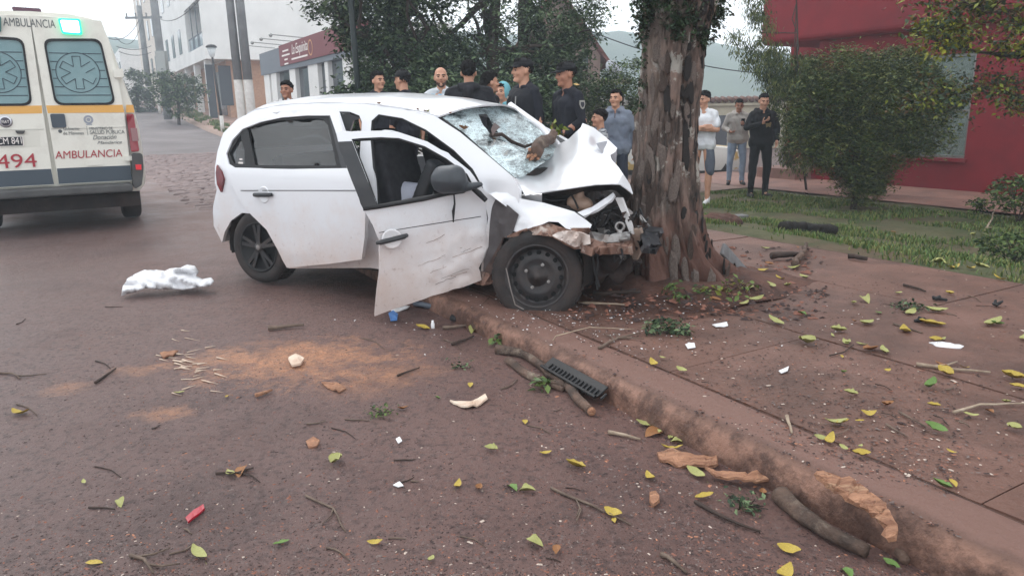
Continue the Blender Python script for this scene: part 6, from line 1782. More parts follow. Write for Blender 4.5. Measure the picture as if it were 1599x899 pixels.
text_obj('CM 841', 'lettering', M_wtext, pl_o, (a.x, -0.0455, a.z + 0.004), (b2.x - a.x, 0, b2.z - a.z), (0, 0, 1), 0.105, 0.001, width=b2.x - a.x, bold=0.0)
apanel('plate_recess', uz((-12, 203), (61, 201), (64, 229), (-12, 232)), mat('recess_cream', srgb(216, 214, 204), 0.5), doors[1], -0.0355, 0.002)
apanel('plate_lamp', rounded(uz((24, 204), (40, 204), (37, 209), (27, 209)), 0.01), M_bump, doors[1], -0.045, 0.03)
# ------------------------------------------------------------------ people (about 1.7 m, facing -Y before turning)
M_skin = [mat('skin_tan', srgb(206, 158, 132), 0.55, srgb(188, 138, 114), 9, 4, sub=0.05), mat('skin_brown', srgb(178, 128, 104), 0.55, srgb(160, 112, 92), 9, 4, sub=0.05)]
M_hair = mat('hair_black', srgb(18, 16, 16), 0.9, srgb(28, 24, 23), 60, 4, 0.4, 120, spec=0.15)
M_eye = mat('eye_dark', srgb(28, 22, 20), 0.3)
M_lip = mat('lip', srgb(146, 90, 82), 0.5)
M_phone = mat('phone_black', srgb(18, 18, 20), 0.2)
M_shoe_k = mat('shoe_black', srgb(28, 28, 30), 0.6)
M_shoe_w = mat('shoe_white', srgb(220, 220, 222), 0.6)
def cloth(name, c, c2=None, sc=5): return mat(name, c, 0.9, c2, sc, 6, 0.35, 40)
def finger_hand(mb, wrist, fwd, palmn, side, curl=0.5, s=1.0):
    """palm, four fingers of unequal length that bend towards the palm side, thumb from the palm's side"""
    f = Vector(fwd).normalized(); pn = (Vector(palmn) - f * Vector(palmn).dot(f)).normalized(); w = f.cross(pn) * side
    W = Vector(wrist)
    mb.capsule(W, 0.024 * s, W + f * 0.03 * s, 0.026 * s)
    for k in range(4): mb.capsule(W + f * 0.02 * s + w * (0.022 - 0.015 * k) * s, 0.014 * s, W + f * 0.082 * s + w * (0.029 - 0.0195 * k) * s, 0.0115 * s)
    L = (0.068, 0.078, 0.072, 0.056)
    for k in range(4):
        p = W + f * 0.084 * s + w * (0.030 - 0.020 * k) * s
        d = f.copy(); rad = 0.0098 * s
        for j, fr in enumerate((0.45, 0.32, 0.23)):
            th = curl * (0.55 + 0.35 * j + 0.06 * k)
            d2 = (d * math.cos(th) + pn * math.sin(th)); d2.normalize()
            q = p + d2 * L[k] * fr * s * 1.05
            mb.capsule(p, rad, q, rad * 0.9); rad *= 0.92; p = q; d = d2
    p = W + f * 0.025 * s + w * 0.03 * s
    q = p + (f * 0.6 + w * 0.65 + pn * (0.3 + curl * 0.3)).normalized() * 0.045 * s
    r_ = q + (f * 0.9 + w * 0.1 + pn * (0.3 + curl * 0.5)).normalized() * 0.035 * s
    mb.capsule(p, 0.014 * s, q, 0.0115 * s); mb.capsule(q, 0.0112 * s, r_, 0.009 * s)
def person(label, head_px, y, foot, turn, top='shirt', top_m=None, leg_m=None, shoe_m=None, hair='short', skin=0, armL=None, armR=None, head_turn=0.0, head_tilt=0.0,
           shorts=False, sleeve='long', hold=None, stance=0.10, hood=False, cap=None, vest=None, fat=1.0, beard=False, group='onlookers and officers round the crashed car', legs_seen=True, lean=0.0, curlL=0.5, curlR=0.5, extra=None, patch_m=None):
    """head_px: top of the head in the photo; y: distance; foot: ground height"""
    tp = D(head_px[0], head_px[1], y)
    Hh = (tp.z - foot) - (0.025 if (cap or hair != 'bald') else 0.0)
    S = Hh / 1.72
    t = thing('person', label, 'person', (tp.x, tp.y, foot), turn)
    t['group'] = group
    M = lambda x, yy, z: Vector((x, yy, z)) * S
    hipz, chz, shz, nkz, hdz = 0.93, 1.27, 1.385, 1.47, 1.595
    lx = lean
    hc = Vector((0, -0.02 - lx, hdz))
    Rh = Matrix.Rotation(head_turn, 3, 'Z') @ Matrix.Rotation(head_tilt, 3, 'X')
    hd = lambda x, yy, z: (hc + Rh @ Vector((x, yy, z))) * S
    sh = {1: Vector((0.172 * fat, -lx, shz)), -1: Vector((-0.172 * fat, -lx, shz))}
    arms = {1: armL or ((0.25, 0.02, 1.13), (0.25, -0.06, 0.89)), -1: armR or ((-0.25, 0.02, 1.13), (-0.25, -0.06, 0.89))}
    # --- body: one skin surface
    mb = MB()
    def cap_(a, ra, b, rb): mb.capsule(Vector(a) * S, ra * S, Vector(b) * S, rb * S)
    cap_((-0.075, 0, 0.95), 0.095, (0.075, 0, 0.95), 0.095); cap_((-0.065, 0, 1.1), 0.09, (0.065, 0, 1.1), 0.09); cap_((-0.085, -lx, 1.28), 0.092, (0.085, -lx, 1.28), 0.092)
    cap_((-0.07, 0, 0.95), 0.09, (-0.075, -lx, 1.28), 0.09); cap_((0.07, 0, 0.95), 0.09, (0.075, -lx, 1.28), 0.09); cap_((0, 0, 0.95), 0.09, (0, -lx, 1.28), 0.095)
    cap_(sh[1], 0.040, (0, -lx, 1.40), 0.045); cap_(sh[-1], 0.040, (0, -lx, 1.40), 0.045); cap_((0, -lx + 0.01, 1.38), 0.056, (0, -lx - 0.005, 1.54), 0.054)
    legs = {}
    for s in (1, -1):
        hip, kn, an = Vector((0.09 * s, 0, 0.9)), Vector((0.095 * s + stance * 0.25 * s, -0.015, 0.49)), Vector((stance * s, 0.02, 0.085))
        legs[s] = (hip, kn, an)
        cap_(hip, 0.085, kn, 0.055); cap_(kn, 0.054, kn.lerp(an, 0.3), 0.056); cap_(kn.lerp(an, 0.3), 0.056, an, 0.036); cap_(an - Vector((0, 0, 0.02)), 0.034, an + Vector((0.02 * s, -0.14, -0.055)), 0.026)
        el, wr = Vector(arms[s][0]), Vector(arms[s][1])
        cap_(sh[s], 0.042, el, 0.039); cap_(el, 0.042, el.lerp(wr, 0.3), 0.041); cap_(el.lerp(wr, 0.3), 0.041, wr, 0.026)
        fw = (wr - el).normalized()
        if hold and hold.get(s): fw = (fw + Vector(hold[s][0]) * 0.8).normalized(); pn = Vector(hold[s][1])
        else: pn = Vector((-s, -0.15, 0))
        hmb = MB(); finger_hand(hmb, wr * S, fw, pn, 1 if (fw.cross(pn - fw * pn.dot(fw)).y < 0) else -1, curlL if s == 1 else curlR, S)
        mb.add(hmb.v, hmb.f)
    # head
    def hb(c, r): mb2.ball(Vector(c), r)
    mb2 = MB()
    mb2.ball((0, 0.012, 0.035), (0.076, 0.095, 0.088), 18, 12); mb2.ball((0, -0.02, -0.015), (0.066, 0.075, 0.09), 16, 10); mb2.ball((0, -0.045, -0.075), (0.045, 0.045, 0.042), 14, 8)
    mb2.ball((0, -0.075, 0.03), (0.055, 0.02, 0.016), 12, 8)
    mb2.capsule((0, -0.088, 0.022), 0.010, (0, -0.106, -0.018), 0.014); mb2.ball((0.012, -0.094, -0.022), 0.010); mb2.ball((-0.012, -0.094, -0.022), 0.010)
    mb2.capsule((-0.018, -0.083, -0.052), 0.009, (0.018, -0.083, -0.052), 0.009); mb2.ball((0, -0.082, -0.088), 0.018)
    for s in (1, -1):
        mb2.ball((0.078 * s, 0.012, -0.005), (0.012, 0.022, 0.033)); mb2.ball((0.04 * s, -0.062, -0.022), (0.028, 0.026, 0.025))
    mb.add([hd(*p) for p in mb2.v], mb2.f)
    remeshed(mb, 'body', M_skin[skin], t, 0.0088 * S, 2)
    for s in (1, -1):
        e = MB(); e.ball(hd(0.031 * s, -0.083, 0.008), (0.013 * S, 0.007 * S, 0.007 * S), 8, 6); e.build('eye', M_eye, t, True)
        e = MB(); e.tube([hd(0.012 * s, -0.093, 0.028), hd(0.032 * s, -0.09, 0.034), hd(0.052 * s, -0.076, 0.027)], 0.0052 * S, 5); e.build('eyebrow', M_hair, t, True)
    e = MB(); e.tube([hd(-0.021, -0.087, -0.056), hd(0, -0.094, -0.051), hd(0.021, -0.087, -0.056)], 0.0042 * S, 5); e.build('mouth', M_lip, t, True)
    if beard:
        e = MB(); e.ball((0, -0.045, -0.078), (0.05, 0.048, 0.042), 14, 8); e.ball((0.045, -0.02, -0.055), (0.022, 0.04, 0.035)); e.ball((-0.045, -0.02, -0.055), (0.022, 0.04, 0.035)); e.v = [hd(*p) for p in e.v]
        remeshed(e, 'beard', mat('beard_shadow', srgb(82, 62, 54), 0.8), t, 0.008 * S, 2)
    # hair
    if hair in ('short', 'thick', 'long'):
        hm = MB(); k = {'short': 1.0, 'thick': 1.07, 'long': 1.08}[hair]
        v_, f_ = [], []
        hm.ball((0, 0.024, 0.046), (0.080 * k, 0.098 * k, 0.090 * k), 20, 14); hm.ball((0, -0.038, 0.094), (0.058 * k, 0.05, 0.034), 14, 8); hm.ball((0.066, 0.0, 0.03), (0.016, 0.03, 0.045), 10, 8); hm.ball((-0.066, 0.0, 0.03), (0.016, 0.03, 0.045), 10, 8)
        if hair == 'thick': hm.ball((0, -0.04, 0.09), (0.066, 0.055, 0.038), 14, 8)
        if hair == 'long': hm.capsule((0, 0.06, 0.02), 0.075, (0, 0.075, -0.14), 0.06); hm.capsule((0.05, 0.04, 0), 0.04, (0.06, 0.05, -0.15), 0.035); hm.capsule((-0.05, 0.04, 0), 0.04, (-0.06, 0.05, -0.15), 0.035)
        # keep the face clear
        hm.v = [Vector((p.x, max(p.y, -0.072 + (0.078 - p.z) * 1.35 + 0.008 * math.sin(p.x * 90)) if p.z < 0.078 else p.y, p.z)) for p in hm.v]
        hm.v = [hd(*p) for p in hm.v]
        remeshed(hm, 'hair', M_hair, t, 0.0085 * S, 1, 0.012 * S, 60, len(bpy.data.objects) % 7)
    elif hair == 'receding':
        hm = MB(); hm.ball((0, 0.035, 0.035), (0.079, 0.088, 0.08), 18, 12); hm.v = [Vector((p.x, max(p.y, -0.01 + (0.0 if p.z > 0.03 else 0.02)), min(p.z, 0.108))) for p in hm.v]; hm.v = [hd(*p) for p in hm.v]
        remeshed(hm, 'hair', M_hair, t, 0.010 * S, 1)
    if cap is not None:
        cm = MB(); cm.ball((0, 0.012, 0.058), (0.085, 0.1, 0.072), 20, 12); cm.v = [Vector((p.x, p.y, max(p.z, 0.052))) for p in cm.v]
        cm.lathe([(0.084, 0.04), (0.092, 0.045), (0.092, 0.07), (0.084, 0.07)], (0, 0.01, 0), (0, 0, 1), 24, True)
        cm.v = [Vector((p.x, p.y * 1.08, p.z)) for p in cm.v]
        cm.v = [hd(*p) for p in cm.v]
        co = remeshed(cm, 'cap', cap, t, 0.008 * S, 2)
        vb = []; vf = []
        for i in range(13):
            a = math.pi * (0.12 + 0.76 * i / 12)
            for r0, z0 in ((0.098, 0.048), (0.158 if 0.2 < i / 12 < 0.8 else 0.128, 0.036)):
                vb.append(hd(-r0 * 0.74 * math.cos(a), -r0 * 1.0 * math.sin(a), z0))
        for i in range(12): vf.append((2 * i, 2 * i + 1, 2 * i + 3, 2 * i + 2))
        vo_ = mesh_obj('visor', vb, vf, cap, co, True); add_mod(vo_, 'SOLIDIFY', thickness=0.006 * S, offset=0); bake(vo_)
    # --- top garment
    if top_m:
        mb = MB(); g = 0.020 if top in ('hoodie', 'jacket') else 0.010
        zb = 0.90 if top != 'uniform' else 0.93
        cap_((-0.085, 0, zb + 0.04), 0.118 + g, (0.085, 0, zb + 0.04), 0.118 + g); cap_((-0.07, 0, 1.12), 0.098 + g, (0.07, 0, 1.12), 0.098 + g); cap_((-0.09 * fat, -lx, 1.29), 0.098 + g, (0.09 * fat, -lx, 1.29), 0.098 + g)
        cap_((-0.08, 0, zb + 0.04), 0.098 + g, (-0.08, -lx, 1.29), 0.096 + g); cap_((0.08, 0, zb + 0.04), 0.098 + g, (0.08, -lx, 1.29), 0.096 + g); cap_((0, 0, zb + 0.04), 0.098 + g, (0, -lx, 1.29), 0.1 + g)
        cap_(sh[1], 0.056 + g * 0.6, (0.045, -lx + 0.012, 1.425), 0.05 + g * 0.4); cap_(sh[-1], 0.056 + g * 0.6, (-0.045, -lx + 0.012, 1.425), 0.05 + g * 0.4); cap_((0.045, -lx + 0.012, 1.415), 0.055 + g * 0.4, (-0.045, -lx + 0.012, 1.415), 0.055 + g * 0.4)
        for s in (1, -1):
            el, wr = Vector(arms[s][0]), Vector(arms[s][1])
            if sleeve == 'long':
                cap_(sh[s], 0.052 + g * 0.7, el, 0.043 + g * 0.7); cap_(el, 0.043 + g * 0.7, el.lerp(wr, 0.92), 0.030 + g * 0.6)
            else: cap_(sh[s], 0.054 + g, sh[s].lerp(el, 0.72), 0.054 + g)
        if top in ('hoodie', 'jacket', 'uniform', 'polo'):
            cap_((0.045, 0.03 - lx, 1.46), 0.03 + g * 0.4, (-0.045, 0.03 - lx, 1.46), 0.03 + g * 0.4); cap_((0.05, 0.02 - lx, 1.46), 0.022 + g * 0.4, (0.035, -0.05 - lx, 1.44), 0.016 + g * 0.4); cap_((-0.05, 0.02 - lx, 1.46), 0.022 + g * 0.4, (-0.035, -0.05 - lx, 1.44), 0.016 + g * 0.4)
        if top == 'hoodie' and not hood:
            cap_((0.08, 0.07 - lx, 1.45), 0.05, (-0.08, 0.07 - lx, 1.45), 0.05); cap_((0.09, 0.05 - lx, 1.46), 0.035, (0.05, -0.06 - lx, 1.43), 0.024); cap_((-0.09, 0.05 - lx, 1.46), 0.035, (-0.05, -0.06 - lx, 1.43), 0.024); cap_((0, 0.1 - lx, 1.42), 0.06, (0, 0.11 - lx, 1.36), 0.05)
        tm = remeshed(mb, {'hoodie': 'hooded_top', 'jacket': 'jacket', 'uniform': 'uniform_shirt', 'polo': 'polo_shirt'}.get(top, 'shirt'), top_m, t, 0.0125 * S, 2, 0.016 * S, 8 / S, int(head_px[0]) % 13)
        if hood:
            hm = MB(); hm.ball((0, 0.03, 0.03), (0.105, 0.115, 0.125), 20, 14); hm.v = [Vector((p.x, max(p.y, -0.045), p.z)) for p in hm.v]; hm.v = [hd(*p) for p in hm.v]
            hb_ = remeshed(hm, 'hood', top_m, t, 0.011 * S, 2)
            if hair: pass
        if vest is not None:
            mb = MB(); g2 = 0.036
            cap_((-0.085, 0, 1.06), 0.10 + g2, (0.085, 0, 1.06), 0.10 + g2); cap_((-0.09, 0, 1.3), 0.105 + g2, (0.09, 0, 1.3), 0.105 + g2); cap_((-0.085, 0, 1.06), 0.1 + g2, (-0.09, 0, 1.3), 0.105 + g2); cap_((0.085, 0, 1.06), 0.1 + g2, (0.09, 0, 1.3), 0.105 + g2); cap_((0, 0, 1.06), 0.1 + g2, (0, 0, 1.3), 0.11 + g2)
            vt = remeshed(mb, 'vest', vest, t, 0.014 * S, 2, 0.005 * S, 10, 3)
    # --- trousers and shoes
    if leg_m:
        mb = MB()
        cap_((-0.08, 0, 0.93), 0.112, (0.08, 0, 0.93), 0.112)
        for s in (1, -1):
            hip, kn, an = legs[s]
            cap_(hip + Vector((0.012 * s * shorts, 0, 0)), 0.10 - 0.012 * shorts, kn + Vector((0.02 * s * shorts, 0, 0.02)), 0.072)
            if not shorts: cap_(kn, 0.072, an + Vector((0, 0, 0.02)), 0.054)
        remeshed(mb, 'shorts' if shorts else 'trousers', leg_m, t, 0.013 * S, 3, 0.012 * S, 8 / S, int(head_px[1]) % 11)
    for s in (1, -1):
        hip, kn, an = legs[s]
        mb = MB(); a = Vector((an.x, an.y, 0))
        cap_(a + Vector((0, 0.02, 0.05)), 0.042, a + Vector((0.03 * s, -0.15, 0.035)), 0.034); cap_(a + Vector((0, 0.03, 0.02)), 0.035, a + Vector((0.03 * s, -0.16, 0.02)), 0.036); cap_(a + Vector((0, 0.01, 0.06)), 0.045, a + Vector((0, 0.01, 0.10)), 0.045)
        mb.v = [Vector((p.x, p.y, max(p.z, 0.001))) for p in mb.v]
        remeshed(mb, 'shoe', shoe_m or M_shoe_k, t, 0.011 * S, 2)
    if extra: extra(t, S, hd, arms)
    return t
def flatpatch(t, S, c, n_, up, pts, m, name, th=0.003):
    n_ = Vector(n_).normalized(); up = (Vector(up) - n_ * Vector(up).dot(n_)).normalized(); sd = up.cross(n_)
    vs_ = [(Vector(c) + sd * a + up * b_) * S for a, b_ in pts]; k = len(vs_)
    vs_ += [p + n_ * th * S for p in vs_]
    return mesh_obj(name, vs_, [tuple(range(k)), tuple(range(k, 2 * k))[::-1]] + [(i, (i + 1) % k, k + (i + 1) % k, k + i) for i in range(k)], m, t)
def phone(t, S, c, u, n_, name='phone'):
    u = Vector(u).normalized(); n_ = Vector(n_).normalized(); w = u.cross(n_)
    p = MB(); p.box((0, 0, 0), (0.074 * S, 0.15 * S, 0.009 * S), Matrix((w, u, n_)).transposed(), 0.002); o = p.build('phone', M_phone, None)
    return o
NAVY = cloth('navy_uniform', srgb(34, 36, 46), srgb(24, 26, 34)); BLACKC = cloth('black_cloth', srgb(26, 26, 30), srgb(18, 18, 22))
VEST = cloth('vest_black', srgb(30, 31, 38), srgb(22, 23, 28)); JEANS = cloth('pale_jeans', srgb(150, 164, 182), srgb(124, 140, 162)); DJEANS = cloth('dark_jeans', srgb(50, 56, 72), srgb(38, 42, 56))
M_patch = mat('patch_grey', srgb(160, 158, 150), 0.8); M_patchd = mat('patch_dark', srgb(52, 54, 64), 0.8); M_gold = mat('gold_thread', srgb(186, 150, 90), 0.7)
shield = [(-0.03, 0.04), (0.03, 0.04), (0.034, 0.0), (0.02, -0.035), (0, -0.048), (-0.02, -0.035), (-0.034, 0.0)]
def gz_at(px, py, y, h):
    """ground under a head of a person of height h"""
    return D(px, py, y).z - h
# the two officers by the bonnet, both looking left
def off1(t, S, hd, arms):
    flatpatch(t, S, (-0.265, -0.0, 1.31), (-1, 0.1, 0.15), (0, 0, 1), [(a * 0.9, b_ * 0.9) for a, b_ in shield], M_patch, 'arm_patch')
    flatpatch(t, S, (-0.07, -0.155, 1.34), (-0.25, -1, 0.1), (0, 0, 1), [(-0.03, 0.012), (0.03, 0.012), (0.014, -0.006), (0, -0.016), (-0.014, -0.006)], M_patch, 'chest_badge')
    flatpatch(t, S, (0.07, -0.152, 1.30), (0.2, -1, 0.1), (0, 0, 1), [(-0.006, 0.05), (0.006, 0.05), (0.006, -0.05), (-0.006, -0.05)], M_metal, 'clip')
zf = terrain(0.2, 7.6) + 0.095
def yaw_to(px, deg):
    """turn of a person who looks deg degrees to the picture's left (+) of the camera"""
    return 0
person('tall officer in a dark cap and vest with hands low looking left by the windscreen', (818, 87), 7.7, zf, R(-58), 'uniform', NAVY, NAVY, cap=BLACKC, vest=VEST, skin=0, extra=off1, fat=1.08, head_turn=R(-14))
def off2(t, S, hd, arms):
    flatpatch(t, S, (0.275, -0.0, 1.30), (1, -0.0, 0.15), (0, 0, 1), shield, M_patch, 'arm_patch')
    flatpatch(t, S, (0.279, -0.0, 1.30), (1, -0.0, 0.15), (0, 0, 1), [(a * 0.6, b_ * 0.6) for a, b_ in shield], M_patchd, 'arm_patch_crest')
    flatpatch(t, S, (0.20, -0.02, 1.494), (0.3, -0.1, 1), (0, 1, 0), [(-0.03, 0.02), (0.03, 0.02), (0.03, -0.02), (-0.03, -0.02)], M_gold, 'shoulder_mark')
person('officer in a peaked cap with a shield patch on the sleeve next to the bonnet', (886, 93), 7.5, zf, R(-62), 'uniform', NAVY, NAVY, cap=BLACKC, skin=1, extra=off2, fat=1.06,
       armL=((0.27, 0.01, 1.14), (0.16, -0.2, 1.0)), hold={1: ((-0.7, -0.4, -0.3), (0, 0.3, -1))}, head_turn=R(-8), head_tilt=R(6))
GREYH = cloth('grey_blue_hoodie', srgb(124, 132, 146), srgb(104, 112, 128))
def hoodx(t, S, hd, arms):
    e = MB(); e.tube([Vector(p) * S for p in ((0.0, -0.158, 1.43), (0.003, -0.165, 1.38), (0, -0.16, 1.34))], 0.006 * S, 5); e.build('placket', mat('placket_brown', srgb(84, 66, 64), 0.8), t)
person('young man in a grey blue hooded top with arms hanging beside the struck tree', (962, 137), 10.4, gz_at(962, 137, 10.4, 1.72), R(-12), 'hoodie', GREYH, DJEANS, hair='short', extra=hoodx, head_turn=R(-20), armL=((0.26, 0.02, 1.14), (0.27, -0.03, 0.9)), armR=((-0.26, 0.02, 1.14), (-0.27, -0.05, 0.9)))
JERS = mat('white_jersey', srgb(222, 226, 230), 0.85, srgb(206, 212, 218), 5, 5, 0.3, 40); BLUES = mat('sky_blue_stripe', srgb(138, 190, 216), 0.85)
def jersx(t, S, hd, arms):
    for x in (-0.085, 0.0, 0.085):
        v, f = [], []
        for i in range(12):
            z = 0.98 + 0.42 * i / 11
            for s in (-1, 1):
                xx = x + s * 0.022
                yy = -0.128 - (0.012 if z > 1.15 else 0) + 0.9 * max(0, abs(xx) - 0.07) ** 1.4
                v.append(Vector((xx, yy - 0.006, z)) * S)
        for i in range(11): f.append((2 * i, 2 * i + 1, 2 * i + 3, 2 * i + 2))
        o = mesh_obj('stripe', v, f, BLUES, t, True); add_mod(o, 'SOLIDIFY', thickness=0.012, offset=0); bake(o)
person('bearded man with receding hair in a white and sky blue striped jersey', (688, 102), 9.6, gz_at(688, 102, 9.6, 1.76), R(-4), 'polo', JERS, DJEANS, hair='receding', beard=True, sleeve='short', extra=jersx, head_turn=R(10))
DARKJ = cloth('charcoal_jacket', srgb(40, 40, 46), srgb(28, 28, 32))
person('man seen from behind in a charcoal hooded jacket before the windscreen', (731, 92), 8.5, gz_at(731, 92, 8.5, 1.76), R(178), 'hoodie', DARKJ, BLACKC, hair='thick', fat=1.2, armL=((0.30, -0.02, 1.14), (0.27, -0.12, 0.92)), armR=((-0.30, -0.02, 1.14), (-0.27, -0.12, 0.92)))
person('dark haired woman in a dark top half hidden behind the charcoal jacket', (763, 110), 9.0, gz_at(763, 110, 9.0, 1.66), R(110), 'jacket', BLACKC, BLACKC, hair='long', skin=0)
TURQ = cloth('turquoise_hoodie', srgb(120, 184, 196), srgb(98, 160, 174))
person('person with a turquoise hood up behind the nearer officer', (785, 127), 10.0, gz_at(785, 127, 10.0, 1.62), R(-30), 'hoodie', TURQ, DJEANS, hair='short', hood=True)
person('young man in a dark polo shirt standing left of the capped officer', (589, 109), 10.4, gz_at(589, 109, 10.4, 1.74), R(20), 'polo', NAVY, NAVY, hair='thick', sleeve='short', head_turn=R(28), skin=0)
person('officer in a dark cap turned away to the left behind the car roof', (629, 106), 9.4, gz_at(629, 106, 9.4, 1.72), R(-120), 'uniform', NAVY, NAVY, cap=BLACKC, skin=0, fat=1.1)
WCOL = mat('white_collar', srgb(224, 224, 226), 0.85)
def colx(t, S, hd, arms):
    for s in (1, -1):
        flatpatch(t, S, (0.045 * s, -0.118, 1.435), (0.25 * s, -1, 0.3), (0.5 * s, 0, 1), [(-0.022, 0.05), (0.022, 0.05), (0.022, -0.055), (-0.01, -0.06)], WCOL, 'collar', 0.008)
    flatpatch(t, S, (0, -0.145, 1.33), (0, -1, 0.1), (0, 0, 1), [(-0.03, 0.06), (0.03, 0.06), (0.012, -0.16), (-0.012, -0.16)], WCOL, 'shirt_front', 0.006)
    e = MB(); e.box(Vector((-0.13, -0.22, 1.22)) * S, (0.2 * S, 0.02 * S, 0.1 * S), Matrix.Rotation(R(-20), 3, 'Y')); e.build('blue_folder', mat('folder_blue', srgb(74, 136, 196), 0.5), t)
person('dark haired man in a dark jacket and white collar by the corner shop', (447, 124), 10.6, gz_at(447, 124, 10.6, 1.72), R(-8), 'jacket', BLACKC, BLACKC, hair='thick', extra=colx, skin=1, armR=((-0.27, 0.02, 1.14), (-0.12, -0.2, 1.12)))
STR = mat('striped_sleeve', srgb(70, 72, 80), 0.85, srgb(170, 172, 176), 40, 2, 0.2, 40, stretch=(0.2, 0.2, 1.2), contrast=(0.5, 0.52))
person('person in a grey striped top mostly hidden behind the officer with the shield patch', (938, 168), 9.2, gz_at(938, 168, 9.2, 1.5), R(-80), 'shirt', STR, DJEANS, hair='thick', armL=((0.23, 0.0, 1.16), (0.14, -0.18, 1.05)))
# the three on the lawn to the right of the tree
WT = cloth('white_cotton', srgb(226, 228, 232), srgb(206, 208, 214)); GSH = cloth('grey_shorts', srgb(96, 102, 114), srgb(78, 84, 96))
fz_ = lambda px, py, g: lz(*G(px, py, g)[:2])
def stand(px, py):
    p = G(px, py, -0.15)
    for _ in range(6):
        s, t = toST(p); z = lawnz(p.x, p.y, s, t) if s < 7.6 else terrain(p.x, p.y) + 0.085
        p = G(px, py, z)
    return p
def lawn_person(label, head, foot, turn, **kw):
    p = stand(*foot)
    return person(label, head, p.y, p.z, turn, **kw)
lawn_person('young man in a white t-shirt and grey shorts with folded arms half behind the tree', (1101, 140), (1103, 318), R(-38), top='shirt', top_m=WT, leg_m=GSH, shorts=True, sleeve='short', hair='thick', shoe_m=M_shoe_w,
            armL=((0.25, -0.06, 1.15), (-0.06, -0.22, 1.16)), armR=((-0.25, -0.06, 1.15), (0.08, -0.2, 1.19)), head_turn=R(-12), head_tilt=R(10), curlL=0.2, curlR=0.2, hold={1: ((-0.9, 0.2, 0), (0, 1, 0)), -1: ((0.9, 0.2, 0), (0, 1, 0))})
BEIGE = cloth('beige_hoodie', srgb(178, 172, 166), srgb(156, 150, 146))
def px_phone(side, dx=0.0):
    def ex(t, S, hd, arms):
        w = Vector(arms[side][1]) * S
        o = phone(t, S, w, (0, -0.3, 1), (0, 1, 0.25)); link_ok = True
        o.parent = None
        bpy.context.view_layer.update()
        rot = Matrix.Rotation(t.rotation_euler.z, 4, 'Z')
        o.matrix_world = Matrix.Translation(Vector(t.location) + (rot @ (w + Vector((-0.05 * side + dx, -0.075, 0.07)) * S).to_4d()).to_3d() * 1.0) @ rot
        tag(o, 'black phone held up by the young man in the %s' % ('black hooded top' if side == -1 else 'beige hooded top'), 'phone', 'phones held by the onlookers')
    return ex
lawn_person('young man in a beige hooded top and pale jeans reading his phone', (1155, 153), (1156, 288), R(-10), top='hoodie', top_m=BEIGE, leg_m=JEANS, hair='short', extra=px_phone(1), skin=1, stance=0.13,
            armL=((0.26, 0.0, 1.16), (0.10, -0.24, 1.20)), armR=((-0.28, 0.0, 1.16), (-0.18, -0.22, 1.08)), head_tilt=R(14), hold={1: ((-0.4, -0.6, 0.5), (-0.3, 0.2, 1)), -1: ((0.4, -0.6, 0.2), (0.2, 0, 1))}, curlL=0.7, curlR=0.6)
def blackx(t, S, hd, arms):
    px_phone(-1)(t, S, hd, arms)
    flatpatch(t, S, (0.04, -0.158, 1.22), (0, -1, 0.1), (0, 0, 1), [(-0.05, 0.03), (0.0, 0.05), (0.05, 0.03), (0.03, -0.05), (0.0, -0.03), (-0.04, -0.05)], mat('print_gold', srgb(120, 104, 72), 0.8), 'chest_print', 0.004)
lawn_person('young man in black hooded top and trousers holding a phone before the round shrub', (1193, 144), (1187, 308), R(6), top='hoodie', top_m=BLACKC, leg_m=BLACKC, hair='short', extra=blackx, skin=0, stance=0.13,
            armR=((-0.27, -0.02, 1.17), (-0.10, -0.25, 1.25)), armL=((0.27, 0.0, 1.15), (0.22, -0.12, 0.95)), head_tilt=R(12), head_turn=R(-8), hold={-1: ((0.4, -0.6, 0.5), (0.3, 0.2, 1))}, curlR=0.7)
# parked taxi-coloured car behind them
tx = D(1128, 250, 19.0); tz = terrain(tx.x, tx.y) - 0.08
TAXI = 0.8
taxi = thing('parked_car', 'white and dull yellow car parked on the far lane behind the waiting men', 'car', (tx.x - 1.2, tx.y, tz), R(-12))
def loft(name, secs, m, parent):
    """secs: list of (x, half width, bottom, top)"""
    v, f = [], []
    for x, w, b_, t_ in secs:
        for yy, zz in ((-w, b_), (-w * 1.04, b_ + (t_ - b_) * 0.5), (-w * 0.9, t_), (0, t_ + 0.03), (w * 0.9, t_), (w * 1.04, b_ + (t_ - b_) * 0.5), (w, b_)): v.append(Vector((x, yy, zz)))
    for i in range(len(secs) - 1):
        for k in range(7): f.append((i * 7 + k, i * 7 + (k + 1) % 7, (i + 1) * 7 + (k + 1) % 7, (i + 1) * 7 + k))
    f.append(tuple(range(7))); f.append(tuple((len(secs) - 1) * 7 + k for k in range(7)))
    return mesh_obj(name, v, f, m, parent, True)
M_taxi = mat('dull_yellow_paint', srgb(190, 160, 96), 0.4, srgb(214, 212, 206), 1.2, 3, coat=0.3, contrast=(0.48, 0.52))
bd_ = loft('body', [(-2.0, 0.7, 0.35, 0.75), (-1.9, 0.8, 0.25, 0.9), (-1.0, 0.84, 0.2, 0.95), (0.8, 0.84, 0.2, 0.95), (1.7, 0.8, 0.22, 0.85), (2.05, 0.66, 0.32, 0.65)], M_taxi, taxi)
loft('roof', [(-1.75, 0.66, 0.9, 0.95), (-1.2, 0.62, 0.93, 1.38), (-0.4, 0.6, 0.93, 1.45), (0.4, 0.6, 0.93, 1.4), (1.15, 0.68, 0.9, 0.95)], M_paint, taxi)
